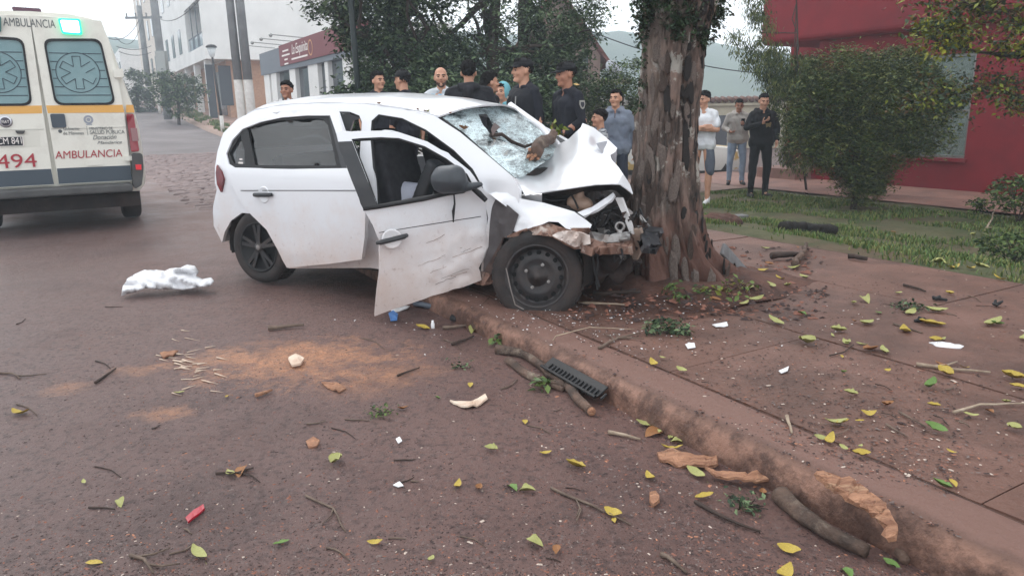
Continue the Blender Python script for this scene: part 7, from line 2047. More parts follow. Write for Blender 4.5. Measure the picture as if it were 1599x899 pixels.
for s in (1, -1):
    for pts in ([(-1.5, 1.0), (-1.1, 1.3), (-0.45, 1.36), (-0.45, 0.99)], [(-0.38, 0.99), (-0.38, 1.36), (0.3, 1.32), (0.95, 1.0)]):
        v = [Vector((a, s * (0.74 - 0.28 * (b_ - 0.95)), b_)) for a, b_ in pts]
        mesh_obj('window', v + [p - Vector((0, s * 0.02, 0)) for p in v], [(0, 1, 2, 3), (4, 5, 6, 7), (0, 1, 5, 4), (1, 2, 6, 5), (2, 3, 7, 6), (3, 0, 4, 7)], M_dark, taxi)
    for x in (-1.25, 1.25):
        mb = MB(); mb.lathe([(0.17, -0.08), (0.27, -0.09), (0.3, -0.05), (0.3, 0.05), (0.27, 0.09), (0.17, 0.08), (0.05, 0.06), (0.001, 0.06)], (x, s * 0.74, 0.3), (0, s, 0), 24); mb.build('wheel', M_tyre, taxi, True)

taxi.scale = (0.8, 0.8, 0.8)
for ch in taxi.children:
    if ch.name.startswith(('body', 'roof')): ch.data.set_sharp_from_angle(angle=R(25))
# ------------------------------------------------------------------ litter and debris on the ground
def gp(px, py):
    """ground under a pixel: road, sidewalk or lawn"""
    p = G(px, py, 0.095); s, t = toST(p)
    if t > 3.5:
        return stand(px, py)
    if t >= 0.02:
        if math.hypot(s - ts_, t - tt_) < 0.95 and 0.75 < s < 2.75 and t > 0.75: p = G(px, py, 0.095 + 0.07 * smooth(0.95, 0.3, math.hypot(s - ts_, t - tt_)))
        return p
    z = -0.012
    for _ in range(3):
        p = G(px, py, z); s, t = toST(p); z = roadz(p.x, p.y, s, t)
    return G(px, py, z)
M_leaf = {'yellow': mat('dead_leaf_yellow', srgb(184, 162, 66), 0.6, srgb(146, 122, 52), 30, 4), 'pale green': mat('dead_leaf_pale', srgb(164, 164, 104), 0.6, srgb(138, 138, 82), 30, 4),
          'green': mat('dead_leaf_green', srgb(104, 134, 66), 0.6, srgb(84, 112, 54), 30, 4), 'brown': mat('dead_leaf_brown', srgb(150, 104, 62), 0.7, srgb(120, 80, 50), 30, 4)}
def leaf_mesh(seed, col):
    r = random.Random(seed); v, f = [], []
    n_ = 7; wd = r.uniform(0.2, 0.3); curl = r.uniform(-0.3, 1.1); bend = r.uniform(-0.3, 0.3); fold = r.uniform(0.2, 1.1)
    for i in range(n_ + 1):
        u = i / n_; w = wd * math.sin(math.pi * min(1, u * 0.96 + 0.02)) ** 0.8
        c = Vector((u - 0.5, bend * (u - 0.5) ** 2, 0.02 + curl * (u - 0.5) ** 2 + 0.03 * r.random()))
        v += [c + Vector((0, w, w * fold)), c, c + Vector((0, -w, w * fold * r.uniform(0.5, 1.2)))]
    for i in range(n_):
        f += [(3 * i, 3 * i + 1, 3 * i + 4, 3 * i + 3), (3 * i + 1, 3 * i + 2, 3 * i + 5, 3 * i + 4)]
    v += [Vector((-0.5, 0, 0.03)), Vector((-0.68, 0.03, 0.01)), Vector((-0.68, 0.045, 0.01))]; f.append((len(v) - 3, len(v) - 2, len(v) - 1))
    me = bpy.data.meshes.new('fallen_leaf'); me.from_pydata(v, [], f); me.materials.append(M_leaf[col]); me.polygons.foreach_set('use_smooth', [True] * len(f)); me.update()
    return me
LM = {c: [leaf_mesh(i + 17 * k, c) for i in range(6)] for k, c in enumerate(M_leaf)}
def where(p):
    s, t = toST(p)
    if t > 3.5: return 'grass of the lawn', 'on the grass'
    if t > 0.28: return 'red concrete sidewalk', 'on the sidewalk'
    if t > -0.55: return 'kerb and gutter edge', 'along the kerb'
    return 'dark dusty road', 'on the road'
rl = random.Random(99)
def leaf(px, py, col, size=None, p=None):
    p = p or gp(px, py)
    d = (p - EYE).length
    size = size or 0.07
    o = bpy.data.objects.new('fallen_leaf', rl.choice(LM[col])); link(o)
    o.location = p + Vector((0, 0, 0.004)); o.rotation_euler = (rl.uniform(-0.25, 0.25), rl.uniform(-0.2, 0.2), rl.uniform(0, 6.28)); o.scale = (size,) * 3
    w, g = where(p)
    return tag(o, '%s fallen leaf lying on the %s' % (col, w), 'leaf', '%s leaves %s' % (col, g))
LEAVES = [(525, 722, 'pale green', .085), (310, 868, 'pale green', .085), (440, 850, 'green', .055), (715, 760, 'yellow', .06), (747, 765, 'brown', .05), (800, 764, 'green', .06), (823, 768, 'pale green', .06), (768, 703, 'pale green', .06), (30, 648, 'yellow', .09), (360, 742, 'pale green', .07), (378, 737, 'brown', .08), (660, 514, 'yellow', .1), (741, 517, 'pale green', .1), (898, 730, 'yellow', .08), (958, 804, 'yellow', .07), (1015, 748, 'yellow', .07), (852, 710, 'yellow', .05),
    (1010, 666, 'pale green', .10), (1043, 661, 'pale green', .08), (1022, 678, 'brown', .1), (1100, 690, 'yellow', .06), (1048, 703, 'yellow', .09), (1166, 720, 'yellow', .09), (1200, 733, 'yellow', .09), (1088, 743, 'pale green', .09), (1100, 778, 'yellow', .07), (1222, 760, 'brown', .09), (1295, 793, 'brown', .07), (1262, 781, 'yellow', .07), (1312, 800, 'yellow', .05), (1345, 820, 'brown', .05), (1232, 861, 'yellow', .07), (1390, 884, 'green', .05), (1322, 897, 'green', .06), (1226, 898, 'yellow', .07), (993, 640, 'yellow', .06), (970, 630, 'pale green', .06), (1456, 880, 'brown', .08),
    (1021, 570, 'yellow', .08), (1064, 580, 'pale green', .06), (1295, 690, 'yellow', .08), (1306, 663, 'pale green', .09), (1280, 686, 'pale green', .05), (1380, 551, 'pale green', .1), (1360, 548, 'brown', .1), (1475, 585, 'yellow', .1), (1455, 605, 'green', .09), (1552, 508, 'pale green', .13), (1462, 488, 'pale green', .12), (1422, 491, 'pale green', .11), (1455, 509, 'yellow', .14), (1460, 673, 'green', .08), (1345, 712, 'yellow', .06), (1515, 650, 'pale green', .06), (1582, 592, 'yellow', .1), (1590, 606, 'yellow', .07), (1350, 470, 'pale green', .1), (1260, 537, 'pale green', .12), (1180, 470, 'pale green', .11), (1212, 505, 'pale green', .12), (1386, 634, 'brown', .06), (1385, 580, 'yellow', .04), (1413, 519, 'yellow', .1), (1308, 518, 'pale green', .09), (1352, 507, 'pale green', .1), (1470, 760, 'green', .06), (1488, 755, 'yellow', .05), (1430, 478, 'pale green', .08), (1482, 460, 'yellow', .07), (1600, 530, 'pale green', .1),
    (1090, 455, 'pale green', .08), (1128, 452, 'brown', .1), (1145, 447, 'yellow', .12), (1168, 452, 'pale green', .1), (1162, 476, 'pale green', .09), (1192, 424, 'yellow', .08), (1218, 437, 'yellow', .09), (1240, 420, 'pale green', .09), (1205, 447, 'pale green', .09), (1255, 435, 'pale green', .09), (1097, 442, 'pale green', .08), (1175, 440, 'brown', .09), (1230, 447, 'pale green', .06), (1115, 470, 'brown', .08),
    (1465, 412, 'pale green', .12), (1490, 420, 'yellow', .12), (1515, 421, 'yellow', .1), (1530, 419, 'pale green', .12), (1560, 437, 'yellow', .1), (1405, 398, 'pale green', .1), (815, 473, 'pale green', .08), (880, 479, 'yellow', .05), (1035, 560, 'pale green', .04)]
for a in LEAVES: leaf(*a)
for k in range(64):
    u = rl.random()
    if u < 0.35: px, py = rl.uniform(1250, 1599), rl.uniform(440, 720)
    elif u < 0.6:
        px = rl.uniform(960, 1480); py = 640 + (px - 1000) * 0.47 + rl.uniform(-15, 45)
    elif u < 0.8: px, py = rl.uniform(1120, 1599), rl.uniform(335, 420)
    else: px, py = rl.uniform(20, 1000), rl.uniform(560, 890)
    if py > 895: continue
    leaf(px, py, rl.choice(['yellow', 'pale green', 'pale green', 'brown', 'green']), rl.uniform(0.03, 0.065) if u < 0.6 or u > 0.8 else rl.uniform(0.05, 0.09))
M_twig = mat('twig_grey', srgb(120, 104, 92), 0.9, srgb(84, 70, 62), 12, 6, 0.4, 50)
M_twigd = mat('twig_dark', srgb(72, 58, 52), 0.9, srgb(54, 44, 40), 12, 6, 0.4, 50)
M_twigp = mat('twig_pale', srgb(176, 160, 140), 0.9, srgb(140, 122, 106), 12, 6, 0.4, 50)
M_wood = mat('split_wood', srgb(206, 154, 122), 0.9, srgb(146, 102, 80), 14, 9, 1.0, 60, stretch=(0.5, 3, 3), dirt=srgb(214, 178, 146), dirt_scale=9, dirt_rng=(0.55, 0.75))
M_woodp = mat('pale_split_wood', srgb(222, 206, 188), 0.85, srgb(194, 166, 146), 10, 6, 0.5, 40)
M_logb = mat('branch_bark', srgb(112, 90, 78), 0.9, srgb(70, 58, 52), 9, 8, 0.9, 40, dirt=srgb(140, 126, 112), dirt_scale=6, dirt_rng=(0.56, 0.7))
def twig(label, pts, r, m=M_twig, cat='twig', name='twig', seg=6, lift=None, taper=0.5, forks=0, group=None, wob=0.25):
    P_ = [gp(*p[:2]) + Vector((0, 0, (p[2] if len(p) > 2 else 0) + r)) for p in pts]
    Q = []
    rr = random.Random(int(pts[0][0]) * 7 + int(pts[0][1]))
    for a, b in zip(P_, P_[1:]):
        k = max(2, int((b - a).length / 0.05)); 
        for i in range(k):
            q = a.lerp(b, i / k); Q.append(q + Vector((rr.uniform(-1, 1), rr.uniform(-1, 1), rr.uniform(0, 0.6))) * r * 0.5)
    Q.append(P_[-1])
    c = sum(Q, Vector((0, 0, 0))) / len(Q)
    mb = MB(); n_ = len(Q); mb.tube([q - c for q in Q], [r * (1 - taper * i / (n_ - 1)) for i in range(n_)], seg, True, wob, rr.random() * 9)
    for k in range(forks):
        i = rr.randrange(1, n_ - 1); d = (Q[i + 1] - Q[i - 1]).normalized(); sd = Vector((-d.y, d.x, 0)) * rr.choice([-1, 1])
        L = rr.uniform(0.06, 0.14); mb.tube([Q[i] - c, Q[i] - c + (d + sd * 0.8) * L * 0.5, Q[i] - c + (d * 0.8 + sd) * L], [r * 0.6, r * 0.5, r * 0.3], 5)
    o = mb.build(name, m, None, True); o.location = c
    return tag(o, label, cat, group)
TW = [('short thick stick lying above the orange dust on the road', [(418, 516), (475, 511)], .016, M_twig, 0), ('forked grey twig at the left edge of the road', [(0, 584), (20, 585), (31, 593)], .007, M_twig, 1), ('dark bent twig left of the white splinters', [(148, 600), (165, 588), (181, 577)], .008, M_twigd, 0),
      ('long thin twig on the road pointing to the split bark', [(860, 764), (920, 790), (985, 821)], .006, M_twig, 2), ('bent forked twig in the middle of the foreground road', [(478, 776), (520, 795), (540, 832)], .005, M_twig, 1), ('curled grey twig at the bottom left of the road', [(205, 870), (225, 875), (240, 897)], .007, M_twig, 2), ('dark twig beside the curled pale leaf left of centre', [(338, 741), (370, 740), (396, 732)], .006, M_twigd, 1),
      ('small stick at the bottom edge right of centre', [(1032, 868), (1052, 880), (1072, 897)], .008, M_twig, 0), ('long dark strip of bark lying beside the rotten log', [(1086, 786), (1130, 812), (1187, 833)], .008, M_twigd, 0), ('long pale twig on the sidewalk toward the right', [(1432, 572), (1490, 580), (1546, 584)], .010, M_twigp, 1), ('curved pale twig at the right edge of the sidewalk', [(1490, 646), (1530, 634), (1600, 632)], .007, M_twigp, 0),
      ('thin grey twig pointing to the green leaf on the sidewalk', [(1405, 645), (1446, 668)], .005, M_twig, 0), ('short grey twig below the thin one on the sidewalk', [(1384, 664), (1415, 683)], .005, M_twig, 0), ('stubby pale stick standing out on the kerb top', [(1228, 653), (1236, 678)], .008, M_twigp, 0), ('thin arching green stem over the kerb near the wheel', [(846, 560), (868, 534, .03), (920, 523, .04), (992, 515)], .004, M_twigp, 0),
      ('thin twig lying along the gutter beside pale leaves', [(968, 612), (985, 632), (1040, 655), (1100, 680)], .005, M_twig, 2), ('grey stick among the leaves in the gutter', [(950, 678), (1000, 689)], .010, M_twigp, 0), ('broken branch with a pale cut end on the sidewalk behind the tree', [(1240, 418), (1252, 402), (1259, 385)], .028, M_logb, 0), ('bare pale twig standing up on the lawn at the right', [(1538, 362), (1548, 350, .05), (1553, 336, .16)], .012, M_twigp, 1),
      ('small twig heap of grey stems on the kerb top', [(935, 546), (965, 530), (1000, 522)], .008, M_twig, 3), ('dark stick on the sidewalk in front of the lawn', [(1412, 447), (1445, 457)], .010, M_twigd, 0), ('thin stick across the sidewalk near the white shard', [(1395, 508), (1440, 522)], .008, M_twig, 0), ('short stick by the forked branch end on the road', [(400, 621), (425, 612)], .012, M_wood, 0),
      ('bent stick lying in the dust right of the orange patch', [(620, 588), (655, 575)], .006, M_twigd, 0), ('dark sticks under the car front beside the trunk', [(930, 465), (1000, 460)], .02, M_twigd, 1), ('pale stick by the trunk foot under the bumper', [(905, 475), (975, 478)], .010, M_twigp, 0), ('grey stick lying in the gutter by the black strip', [(690, 515), (760, 508)], .012, M_twig, 1), ('bark coloured stick on the road below the black strip', [(706, 540), (740, 527)], .010, M_twigd, 0)]
for l_, p_, r_, m_, fk in TW: twig(l_, p_, r_, m_, forks=fk)
# scattered small twigs, alike
for k in range(46):
    px, py = (rl.uniform(10, 1000), rl.uniform(470, 890)) if rl.random() < 0.6 else (rl.uniform(1050, 1590), rl.uniform(440, 720))
    L = rl.uniform(12, 42); a = rl.uniform(-0.5, 0.5)
    p = gp(px, py); w, g = where(p)
    twig('small dry twig scattered on the ' + w, [(px, py), (px + L * 0.6, py + L * 0.5 * math.sin(a)), (px + L, py + L * math.sin(a * 1.6))], rl.uniform(.002, .0045), rl.choice([M_twig, M_twigd, M_twig]), group='small dry twigs ' + g, seg=5)
# the big forked branch at the kerb
def branch_px(name, label, cat, arms, m, parts=('stem', 'fork')):
    P0 = gp(*arms[0][0][0][:2])
    t = thing(name, label, cat, tuple(P0))
    for k, (pts, r0, r1) in enumerate(arms):
        Q = [gp(p[0], p[1]) + Vector((0, 0, (p[2] if len(p) > 2 else 0) + r0 * 0.8)) - P0 for p in pts]
        D_ = []
        for a, b in zip(Q, Q[1:]):
            n_ = 6
            for i in range(n_): D_.append(a.lerp(b, i / n_))
        D_.append(Q[-1])
        sm_ = [D_[0]] + [(D_[i - 1] + D_[i] * 2 + D_[i + 1]) / 4 for i in range(1, len(D_) - 1)] + [D_[-1]]
        n_ = len(sm_)
        mb = MB(); mb.tube(sm_, [r0 + (r1 - r0) * i / (n_ - 1) for i in range(n_)], 12, True, 0.35, k * 3 + 1); mb.build(parts[min(k, 1)], m, t, True)
    return t
fb_ = branch_px('broken_branch', 'large forked broken branch lying in the road against the kerb', 'branch', [([(776, 551), (817, 557), (842, 573), (860, 590), (886, 606), (903, 630), (922, 648)], .026, .022), ([(792, 566), (820, 586), (848, 603), (884, 607)], .02, .024), ([(862, 606), (880, 612)], .016, .012)], M_logb)
e_ = gp(922, 648) + Vector((0.004, -0.004, 0.02)) - Vector(fb_.location)
mb = MB(); mb.ball(e_, 0.02); mb.build('cut_end', M_wood, fb_)
for (px, py) in ((783, 535), (845, 608), (795, 540)):
    q = gp(px, py) - Vector(fb_.location)
    foliage('leaves', [(q.x, q.y, q.z + 0.03, 0.05, 0.05, 0.03)], 36, 0.05, [LG[0], LG[1], LD[2]], fb_, sub=0.03, per=6, seed=px, aspect=0.55)
branch_px('rotten_log', 'dark mossy rotten log in the gutter below the orange split wood', 'log', [([(1216, 783), (1250, 815), (1290, 842), (1352, 872)], .032, .022)], M_logb)
branch_px('stump_piece', 'short dark stick end beside the rotten log tip', 'stick', [([(1395, 845), (1405, 868), (1412, 882)], .02, .014)], M_logb)
def slab(name, label, cat, px_out, thick, m, parent=None, amp=0.01, zb=0.0, zoff=0.0, zabs=None):
    c = gp(*px_out[0]); 
    cx = sum(p[0] for p in px_out) / len(px_out); cy = sum(p[1] for p in px_out) / len(px_out)
    c = gp(cx, cy)
    zz = (c.z + zoff) if zabs is None else zabs
    c = G(cx, cy, zz)
    def f3(a, b):
        p = G(a, b, zz + thick * 0.5)
        return p - c + Vector((0, 0, zb + amp * mnoise.noise(p * 18) + amp * 1.0 * mnoise.noise(p * 60)))
    v, f, _ = poly_panel([Vector(p) for p in px_out], [], 6, f3)
    o = mesh_obj(name, v, f, m, None, False)
    add_mod(o, 'SOLIDIFY', thickness=thick * 0.6, offset=-1); bake(o)
    # face up
    o.location = c
    return tag(o, label, cat)
slab('split_wood', 'broad orange slab of split wood with leaves around it in the gutter', 'wood piece', [(1026, 708), (1050, 705), (1085, 713), (1120, 718), (1122, 728), (1098, 731), (1055, 728), (1030, 720)], 0.02, M_wood)
slab('split_wood', 'long thin curved strip of orange split wood touching the kerb', 'wood piece', [(1100, 733), (1130, 738), (1155, 742), (1200, 738), (1234, 735), (1234, 743), (1205, 750), (1150, 752), (1112, 742)], 0.016, M_wood, zoff=0.02)
slab('split_wood', 'large curved orange split slab leaning against the kerb face', 'wood piece', [(1270, 745), (1295, 742), (1330, 757), (1360, 772), (1380, 792), (1397, 825), (1400, 842), (1388, 840), (1372, 815), (1350, 795), (1320, 780), (1290, 765)], 0.03, M_wood, amp=0.015, zabs=0.105)
slab('split_wood', 'pale bent splinter of wood lying alone on the road', 'wood piece', [(702, 627), (718, 626), (735, 628), (758, 617), (762, 624), (745, 635), (725, 638)], 0.014, M_woodp)
slab('split_wood', 'small orange block of wood by the grey twig on the road', 'wood piece', [(1014, 772), (1024, 770), (1030, 785), (1020, 791), (1014, 784)], 0.02, M_wood)
slab('split_wood', 'orange sliver of wood at the bottom beside the kerb', 'wood piece', [(1430, 876), (1460, 879), (1485, 890), (1475, 893), (1440, 885)], 0.014, M_wood)
slab('split_wood', 'tan crumpled bark flake in the orange dust', 'wood piece', [(450, 562), (462, 556), (475, 562), (470, 571), (456, 573)], 0.02, M_woodp)
slab('split_wood', 'orange bark flake right of the small white splinters', 'wood piece', [(502, 597), (520, 597), (540, 606), (530, 613), (512, 606)], 0.012, M_wood)
slab('split_wood', 'brown bark flake near the middle of the foreground road', 'wood piece', [(478, 690), (490, 686), (500, 690), (496, 697), (482, 698)], 0.012, M_wood)
slab('split_wood', 'orange bark flake at the upper left of the splinters', 'wood piece', [(250, 553), (268, 547), (278, 549), (270, 556), (255, 559)], 0.014, M_wood)
M_shard = mat('white_plastic', srgb(226, 226, 228), 0.4)
for (l_, pp) in (('long white paint shard on the sidewalk at the right', [(1450, 535), (1470, 533), (1505, 541), (1500, 545), (1462, 541)]), ('small white shard on the middle of the sidewalk', [(1216, 578), (1232, 572), (1230, 579), (1220, 583)]), ('white shard on the sidewalk near the green sprig', [(1112, 507), (1135, 503), (1137, 509), (1118, 511)]), ('small square white shard in front of the green sprig', [(1070, 538), (1084, 536), (1086, 542), (1074, 544)]), ('tiny white shard lying alone on the centre of the road', [(614, 757), (624, 754), (630, 758), (622, 762)]), ('white chip on the road left of the orange patch', [(618, 686), (624, 682), (628, 689), (622, 693)])):
    slab('paint_shard', l_, 'shard', pp, 0.006, M_shard, amp=0.006)
M_redp = mat('red_plastic', srgb(196, 40, 56), 0.2, coat=0.5, srgb=None) if False else mat('red_plastic', srgb(158, 30, 46), 0.3)
slab('red_shard', 'bright red plastic shard of a lamp on the foreground road', 'shard', [(290, 810), (303, 798), (318, 789), (320, 795), (308, 806), (294, 816)], 0.012, M_redp, amp=0.003)
slab('blue_scrap', 'small blue plastic scrap below the open front door', 'scrap', [(607, 491), (614, 487), (621, 492), (620, 500), (610, 502)], 0.02, mat('blue_plastic', srgb(86, 130, 190), 0.4), amp=0.01)
slab('white_scrap', 'thin white plastic scrap under the open door corner', 'scrap', [(608, 484), (625, 480), (640, 478), (636, 483), (616, 488)], 0.01, M_shard)
o = MB(); o.lathe([(0.012, 0), (0.012, 0.03), (0.008, 0.035), (0.008, 0.05), (0.001, 0.05)], (0, 0, 0), (0, 0, 1), 12); o = o.build('bottle_cap', M_shard, None, True); o.location = gp(676, 512); tag(o, 'small white plastic plug beside the yellow leaf under the car', 'plug')
M_blk = mat('black_plastic_trim', srgb(22, 22, 25), 0.6, srgb(36, 35, 36), 6, 6)
M_gry = mat('grey_plastic_trim', srgb(92, 100, 112), 0.5, srgb(74, 80, 90), 6, 6)
twig('bent grey plastic trim strip lying below the crumpled door', [(648, 479), (675, 483), (706, 488)], .02, M_gry, 'trim strip', 'trim_strip', 8, taper=0.1)
twig('short black rubber trim strip lying against the kerb by the wheel', [(704, 502), (730, 505), (757, 503)], .022, M_blk, 'trim strip', 'trim_strip', 8, taper=0.1)
# ribbed black grille strip and torn white piece
a, b = G(856, 573, 0.0), G(941, 622, 0.0)
gs = thing('grille_strip', 'black ribbed bumper grille strip lying in the gutter beside the forked branch', 'grille', tuple((a + b) / 2 + Vector((0, 0, 0.03))))
dd = (b - a); L = dd.length; dd.normalize(); sd = Vector((-dd.y, dd.x, 0)); up = Vector((0, 0, 1)); tl_ = (up * 0.85 - sd * 0.5).normalized(); sd2 = dd.cross(tl_)
Mx = Matrix((dd, sd2, tl_)).transposed()
mb = MB(); mb.box((0, 0, 0), (L, 0.075, 0.010), Mx, 0.004); mb.build('panel', M_blk, gs)
for k in range(16):
    mb = MB(); mb.box(dd * (-L / 2 + 0.06 + k * 0.032) + sd2 * 0.02 + tl_ * 0.011, (0.010, 0.035, 0.008), Mx); mb.build('rib', M_rub, gs)
mb = MB(); mb.tube([dd * (-L / 2) + sd2 * 0.042 + tl_ * 0.008, dd * (L / 2) + sd2 * 0.042 + tl_ * 0.008], 0.009, 6); mb.build('rim', M_blk, gs)
q = gp(940, 612); mb = MB(); rr = random.Random(3)
for k in range(7): mb.capsule((rr.uniform(-0.04, 0.04), rr.uniform(-0.03, 0.03), 0.05 + rr.uniform(0, 0.02)), rr.uniform(0.012, 0.022), (rr.uniform(-0.04, 0.04), rr.uniform(-0.03, 0.03), 0.04), rr.uniform(0.01, 0.02))
o = remeshed(mb, 'torn_plastic', mat('dirty_white_foam', srgb(222, 212, 206), 0.8, srgb(196, 170, 160), 20, 5), None, 0.006, 1, 0.008, 40, 1); o.location = q; tag(o, 'crumpled dirty white plastic lump on the end of the black grille strip', 'scrap')
# white cloth thrown on the road
CO_ = [(190, 461), (192, 448), (199, 436), (212, 428), (226, 422), (244, 422), (258, 424), (266, 420), (284, 418), (292, 414), (304, 416), (310, 424), (306, 431), (316, 437), (330, 434), (334, 440), (326, 447), (308, 448), (290, 452), (268, 450), (246, 451), (228, 449), (212, 455), (202, 457)]
cc = gp(262, 452)
cpoly = [Vector(p) for p in CO_]
def cloth3(a, b):
    # edge distance in pixels -> height of the rumpled cloth
    dmin = min(((Vector((a, b)) - p).length for p in cpoly), default=0)
    base = 462 - (a - 190) * 0.06 + 0
    k = min(1, dmin / 7)
    zf_ = max(0.0, (base - b) / 44.0)
    p0 = G(a, b, 0.004)
    h = 0.15 * zf_ ** 0.8
    p = G(a, b, 0.004 + h)
    n1 = 1 - abs(mnoise.noise(Vector((a * 0.022 + b * 0.02, b * 0.05 - a * 0.01, 1.0)))) * 2.6; n2 = 1 - abs(mnoise.noise(Vector((a * 0.05 - b * 0.05, b * 0.10, 4.0)))) * 2.4
    d = ray(a, b)
    return p - d * (0.12 * n1 + 0.025 * n2) * (0.3 + 0.7 * k) - cc
v, f, _ = poly_panel(cpoly, [], 3.0, cloth3)
o = mesh_obj('white_cloth', v, f, mat('white_sheet', srgb(226, 226, 228), 0.9, srgb(210, 210, 214), 9, 5, 0.25, 30), None, True); add_mod(o, 'SOLIDIFY', thickness=0.012, offset=0); bake(o); o.location = cc
tag(o, 'crumpled white cloth thrown on the road left of the rear wheel', 'cloth')
# log and branch on the windscreen, chips on the roof
def on_ws(px, py, up=0.0):
    q = plane3(px, py); return c2w(q) + Vector((0, 0, up))
a, b = on_ws(830, 262, 0.06), on_ws(862, 226, 0.07)
t = thing('branch_stub', 'thick broken branch stub lodged between windscreen and raised bonnet', 'branch', tuple(a))
mb = MB(); n_ = 14
mb.tube([Vector((0, 0, 0)).lerp(b - a, i / n_) + Vector((0, 0, 0.02 * math.sin(i * 0.4))) for i in range(n_ + 1)], [0.05 - 0.016 * i / n_ for i in range(n_ + 1)], 14, True, 0.4, 3); mb.build('stub', M_logb, t, True)
mb = MB(); rr = random.Random(8)
for k in range(9):
    u = Vector((rr.uniform(-0.035, 0.035), rr.uniform(-0.035, 0.035), rr.uniform(-0.04, 0.035))); mb.tube([u, u - (b - a).normalized() * rr.uniform(0.02, 0.07)], [0.014, 0.004], 5)
mb.build('splintered_end', M_wood, t)
c0 = on_ws(764, 222, 0.03)
pts = [on_ws(764, 222, 0.02), on_ws(782, 221, 0.03), on_ws(800, 226, 0.03), on_ws(822, 233, 0.04), on_ws(842, 229, 0.05), on_ws(866, 221, 0.06)]
t = thing('thin_branch', 'thin dark branch stuck through the hole of the shattered windscreen', 'branch', tuple(c0))
mb = MB(); mb.tube([p - c0 for p in pts], [0.014, 0.013, 0.013, 0.012, 0.011, 0.008], 8, True, 0.3, 1); mb.build('stem', M_twigd, t, True)
q = on_ws(866, 214, 0.07) - c0
foliage('leaves', [(q.x, q.y, q.z, 0.05, 0.05, 0.03)], 20, 0.07, [LY[1], LG[1]], t, sub=0.03, per=5, seed=5, aspect=0.5)
def on_roof(px, py):
    y = 0.0
    for yy in [i * 0.02 - 0.55 for i in range(56)]:
        q = CL(px, py, yy)
        r_ = railat(q.x); w = min(1, abs(yy / r_.y)); z = r_.z + 0.012 + 0.072 * (1 - w ** 2.4)
        if q.z <= z: pass
        else:
            return c2w((q.x, yy, z + 0.004))
    return c2w((q.x, 0, z))
for k, (px, py, col) in enumerate(((592, 158, 'brown'), (652, 160, 'brown'), (664, 164, 'brown'), (703, 166, 'brown'), (668, 159, 'pale green'))):
    o = leaf(px, py, col, 0.045, on_roof(px, py)); o['label'] = '%s leaf scrap lying on the white car roof' % col; o['group'] = '%s leaf scraps on the car roof' % col
o = leaf(724, 208, 'brown', 0.09, on_ws(724, 208, 0.01)); o['label'] = 'tan bark flake lying on the near edge of the windscreen'; del o['group']; o['category'] = 'bark flake'
# green sprigs and weeds
def sprig(label, px, py, n_, rad, h, mats_, seed, size=0.035):
    p = gp(px, py); t = thing('green_sprig', label, 'plant', tuple(p)); rr = random.Random(seed); mb = MB()
    for k in range(5): limb(mb, (0, 0, 0.003), (rr.uniform(-rad, rad), rr.uniform(-rad, rad), h * rr.uniform(0.3, 1)), 0.004, 0.002, seed + k, 0.1, 4, 4)
    mb.build('stems', M_twigd, t); foliage('leaves', [(0, 0, h * 0.5, rad, rad, h * 0.5)], n_, size, mats_, t, sub=0.03, per=6, seed=seed, aspect=0.5)
sprig('torn leafy green sprig lying on the sidewalk in front of the tree', 1043, 520, 260, 0.12, 0.07, LD, 71)
sprig('little green weed tuft growing in the foreground road', 596, 648, 90, 0.06, 0.03, LG, 72, 0.02)
sprig('little green moss tuft on the road left of the forked branch', 722, 574, 70, 0.05, 0.03, LD, 73, 0.02)
sprig('green weeds growing at the foot of the struck tree', 1075, 462, 110, 0.16, 0.06, LG, 74, 0.035)
sprig('dry leafy weeds in the tree pit on its right side', 1140, 455, 120, 0.2, 0.06, [LY[2], LY[1], LG[1]], 75, 0.045)
sprig('moss clump on the sidewalk right of the tree pit', 1412, 482, 110, 0.12, 0.03, LD, 76, 0.03)
sprig('moss clump in the gutter between the split wood pieces', 1170, 790, 90, 0.07, 0.03, LD, 77, 0.025)
# things on the lawn edge
twig('black rotten log lying along the lawn edge', [(1222, 362), (1262, 365), (1303, 368)], .06, mat('black_bark', srgb(46, 42, 40), 0.95, srgb(30, 28, 27), 8, 6, 0.8, 30), 'log', 'rotten_log', 12, taper=0.1)
twig('dark flat bark piece on the sidewalk before the lawn', [(1322, 404), (1354, 408)], .022, M_twigd, 'bark piece', 'bark_piece', 8, taper=0.3)
twig('dark bark lump beside the broken branch behind the tree', [(1206, 405), (1245, 403)], .03, M_twigd, 'bark piece', 'bark_piece', 8, taper=0.3)
p = stand(1122, 346)
mb = MB(); mb.ball((0, 0, -0.02), (0.28, 0.2, 0.12), 18, 10); o = remeshed(mb, 'earth_mound', M_earth, None, 0.02, 2, 0.03, 9, 2); o.location = p; tag(o, 'small mound of red earth on the lawn corner right of the tree', 'earth mound')
p = stand(1150, 342)
o = MB(); o.box((0, 0, 0.03), (0.28, 0.16, 0.05), Matrix.Rotation(0.3, 3, 'Z'), 0.012); o = o.build('flat_stone', M_slabgrey, None); o.location = p; tag(o, 'flat grey stone beside the mound of red earth', 'stone')
for (px, py, l_) in ((1466, 470, 'crumpled black scrap on the sidewalk'), (1556, 478, 'small black scrap at the right of the sidewalk'), (1440, 505, 'dark scrap beside the yellow leaf on the sidewalk')):
    mb = MB(); rr = random.Random(px)
    for k in range(4): mb.capsule((rr.uniform(-.04, .04), rr.uniform(-.02, .02), .012), .01, (rr.uniform(-.04, .04), rr.uniform(-.02, .02), rr.uniform(.01, .035)), .008)
    o = remeshed(mb, 'black_scrap', M_blk, None, 0.005, 1); o.location = gp(px, py); tag(o, l_, 'scrap')
twig('white cloth strip in the shadow at the trunk foot', [(1010, 424), (1030, 422)], .012, M_shard, 'scrap', 'white_scrap', 6)
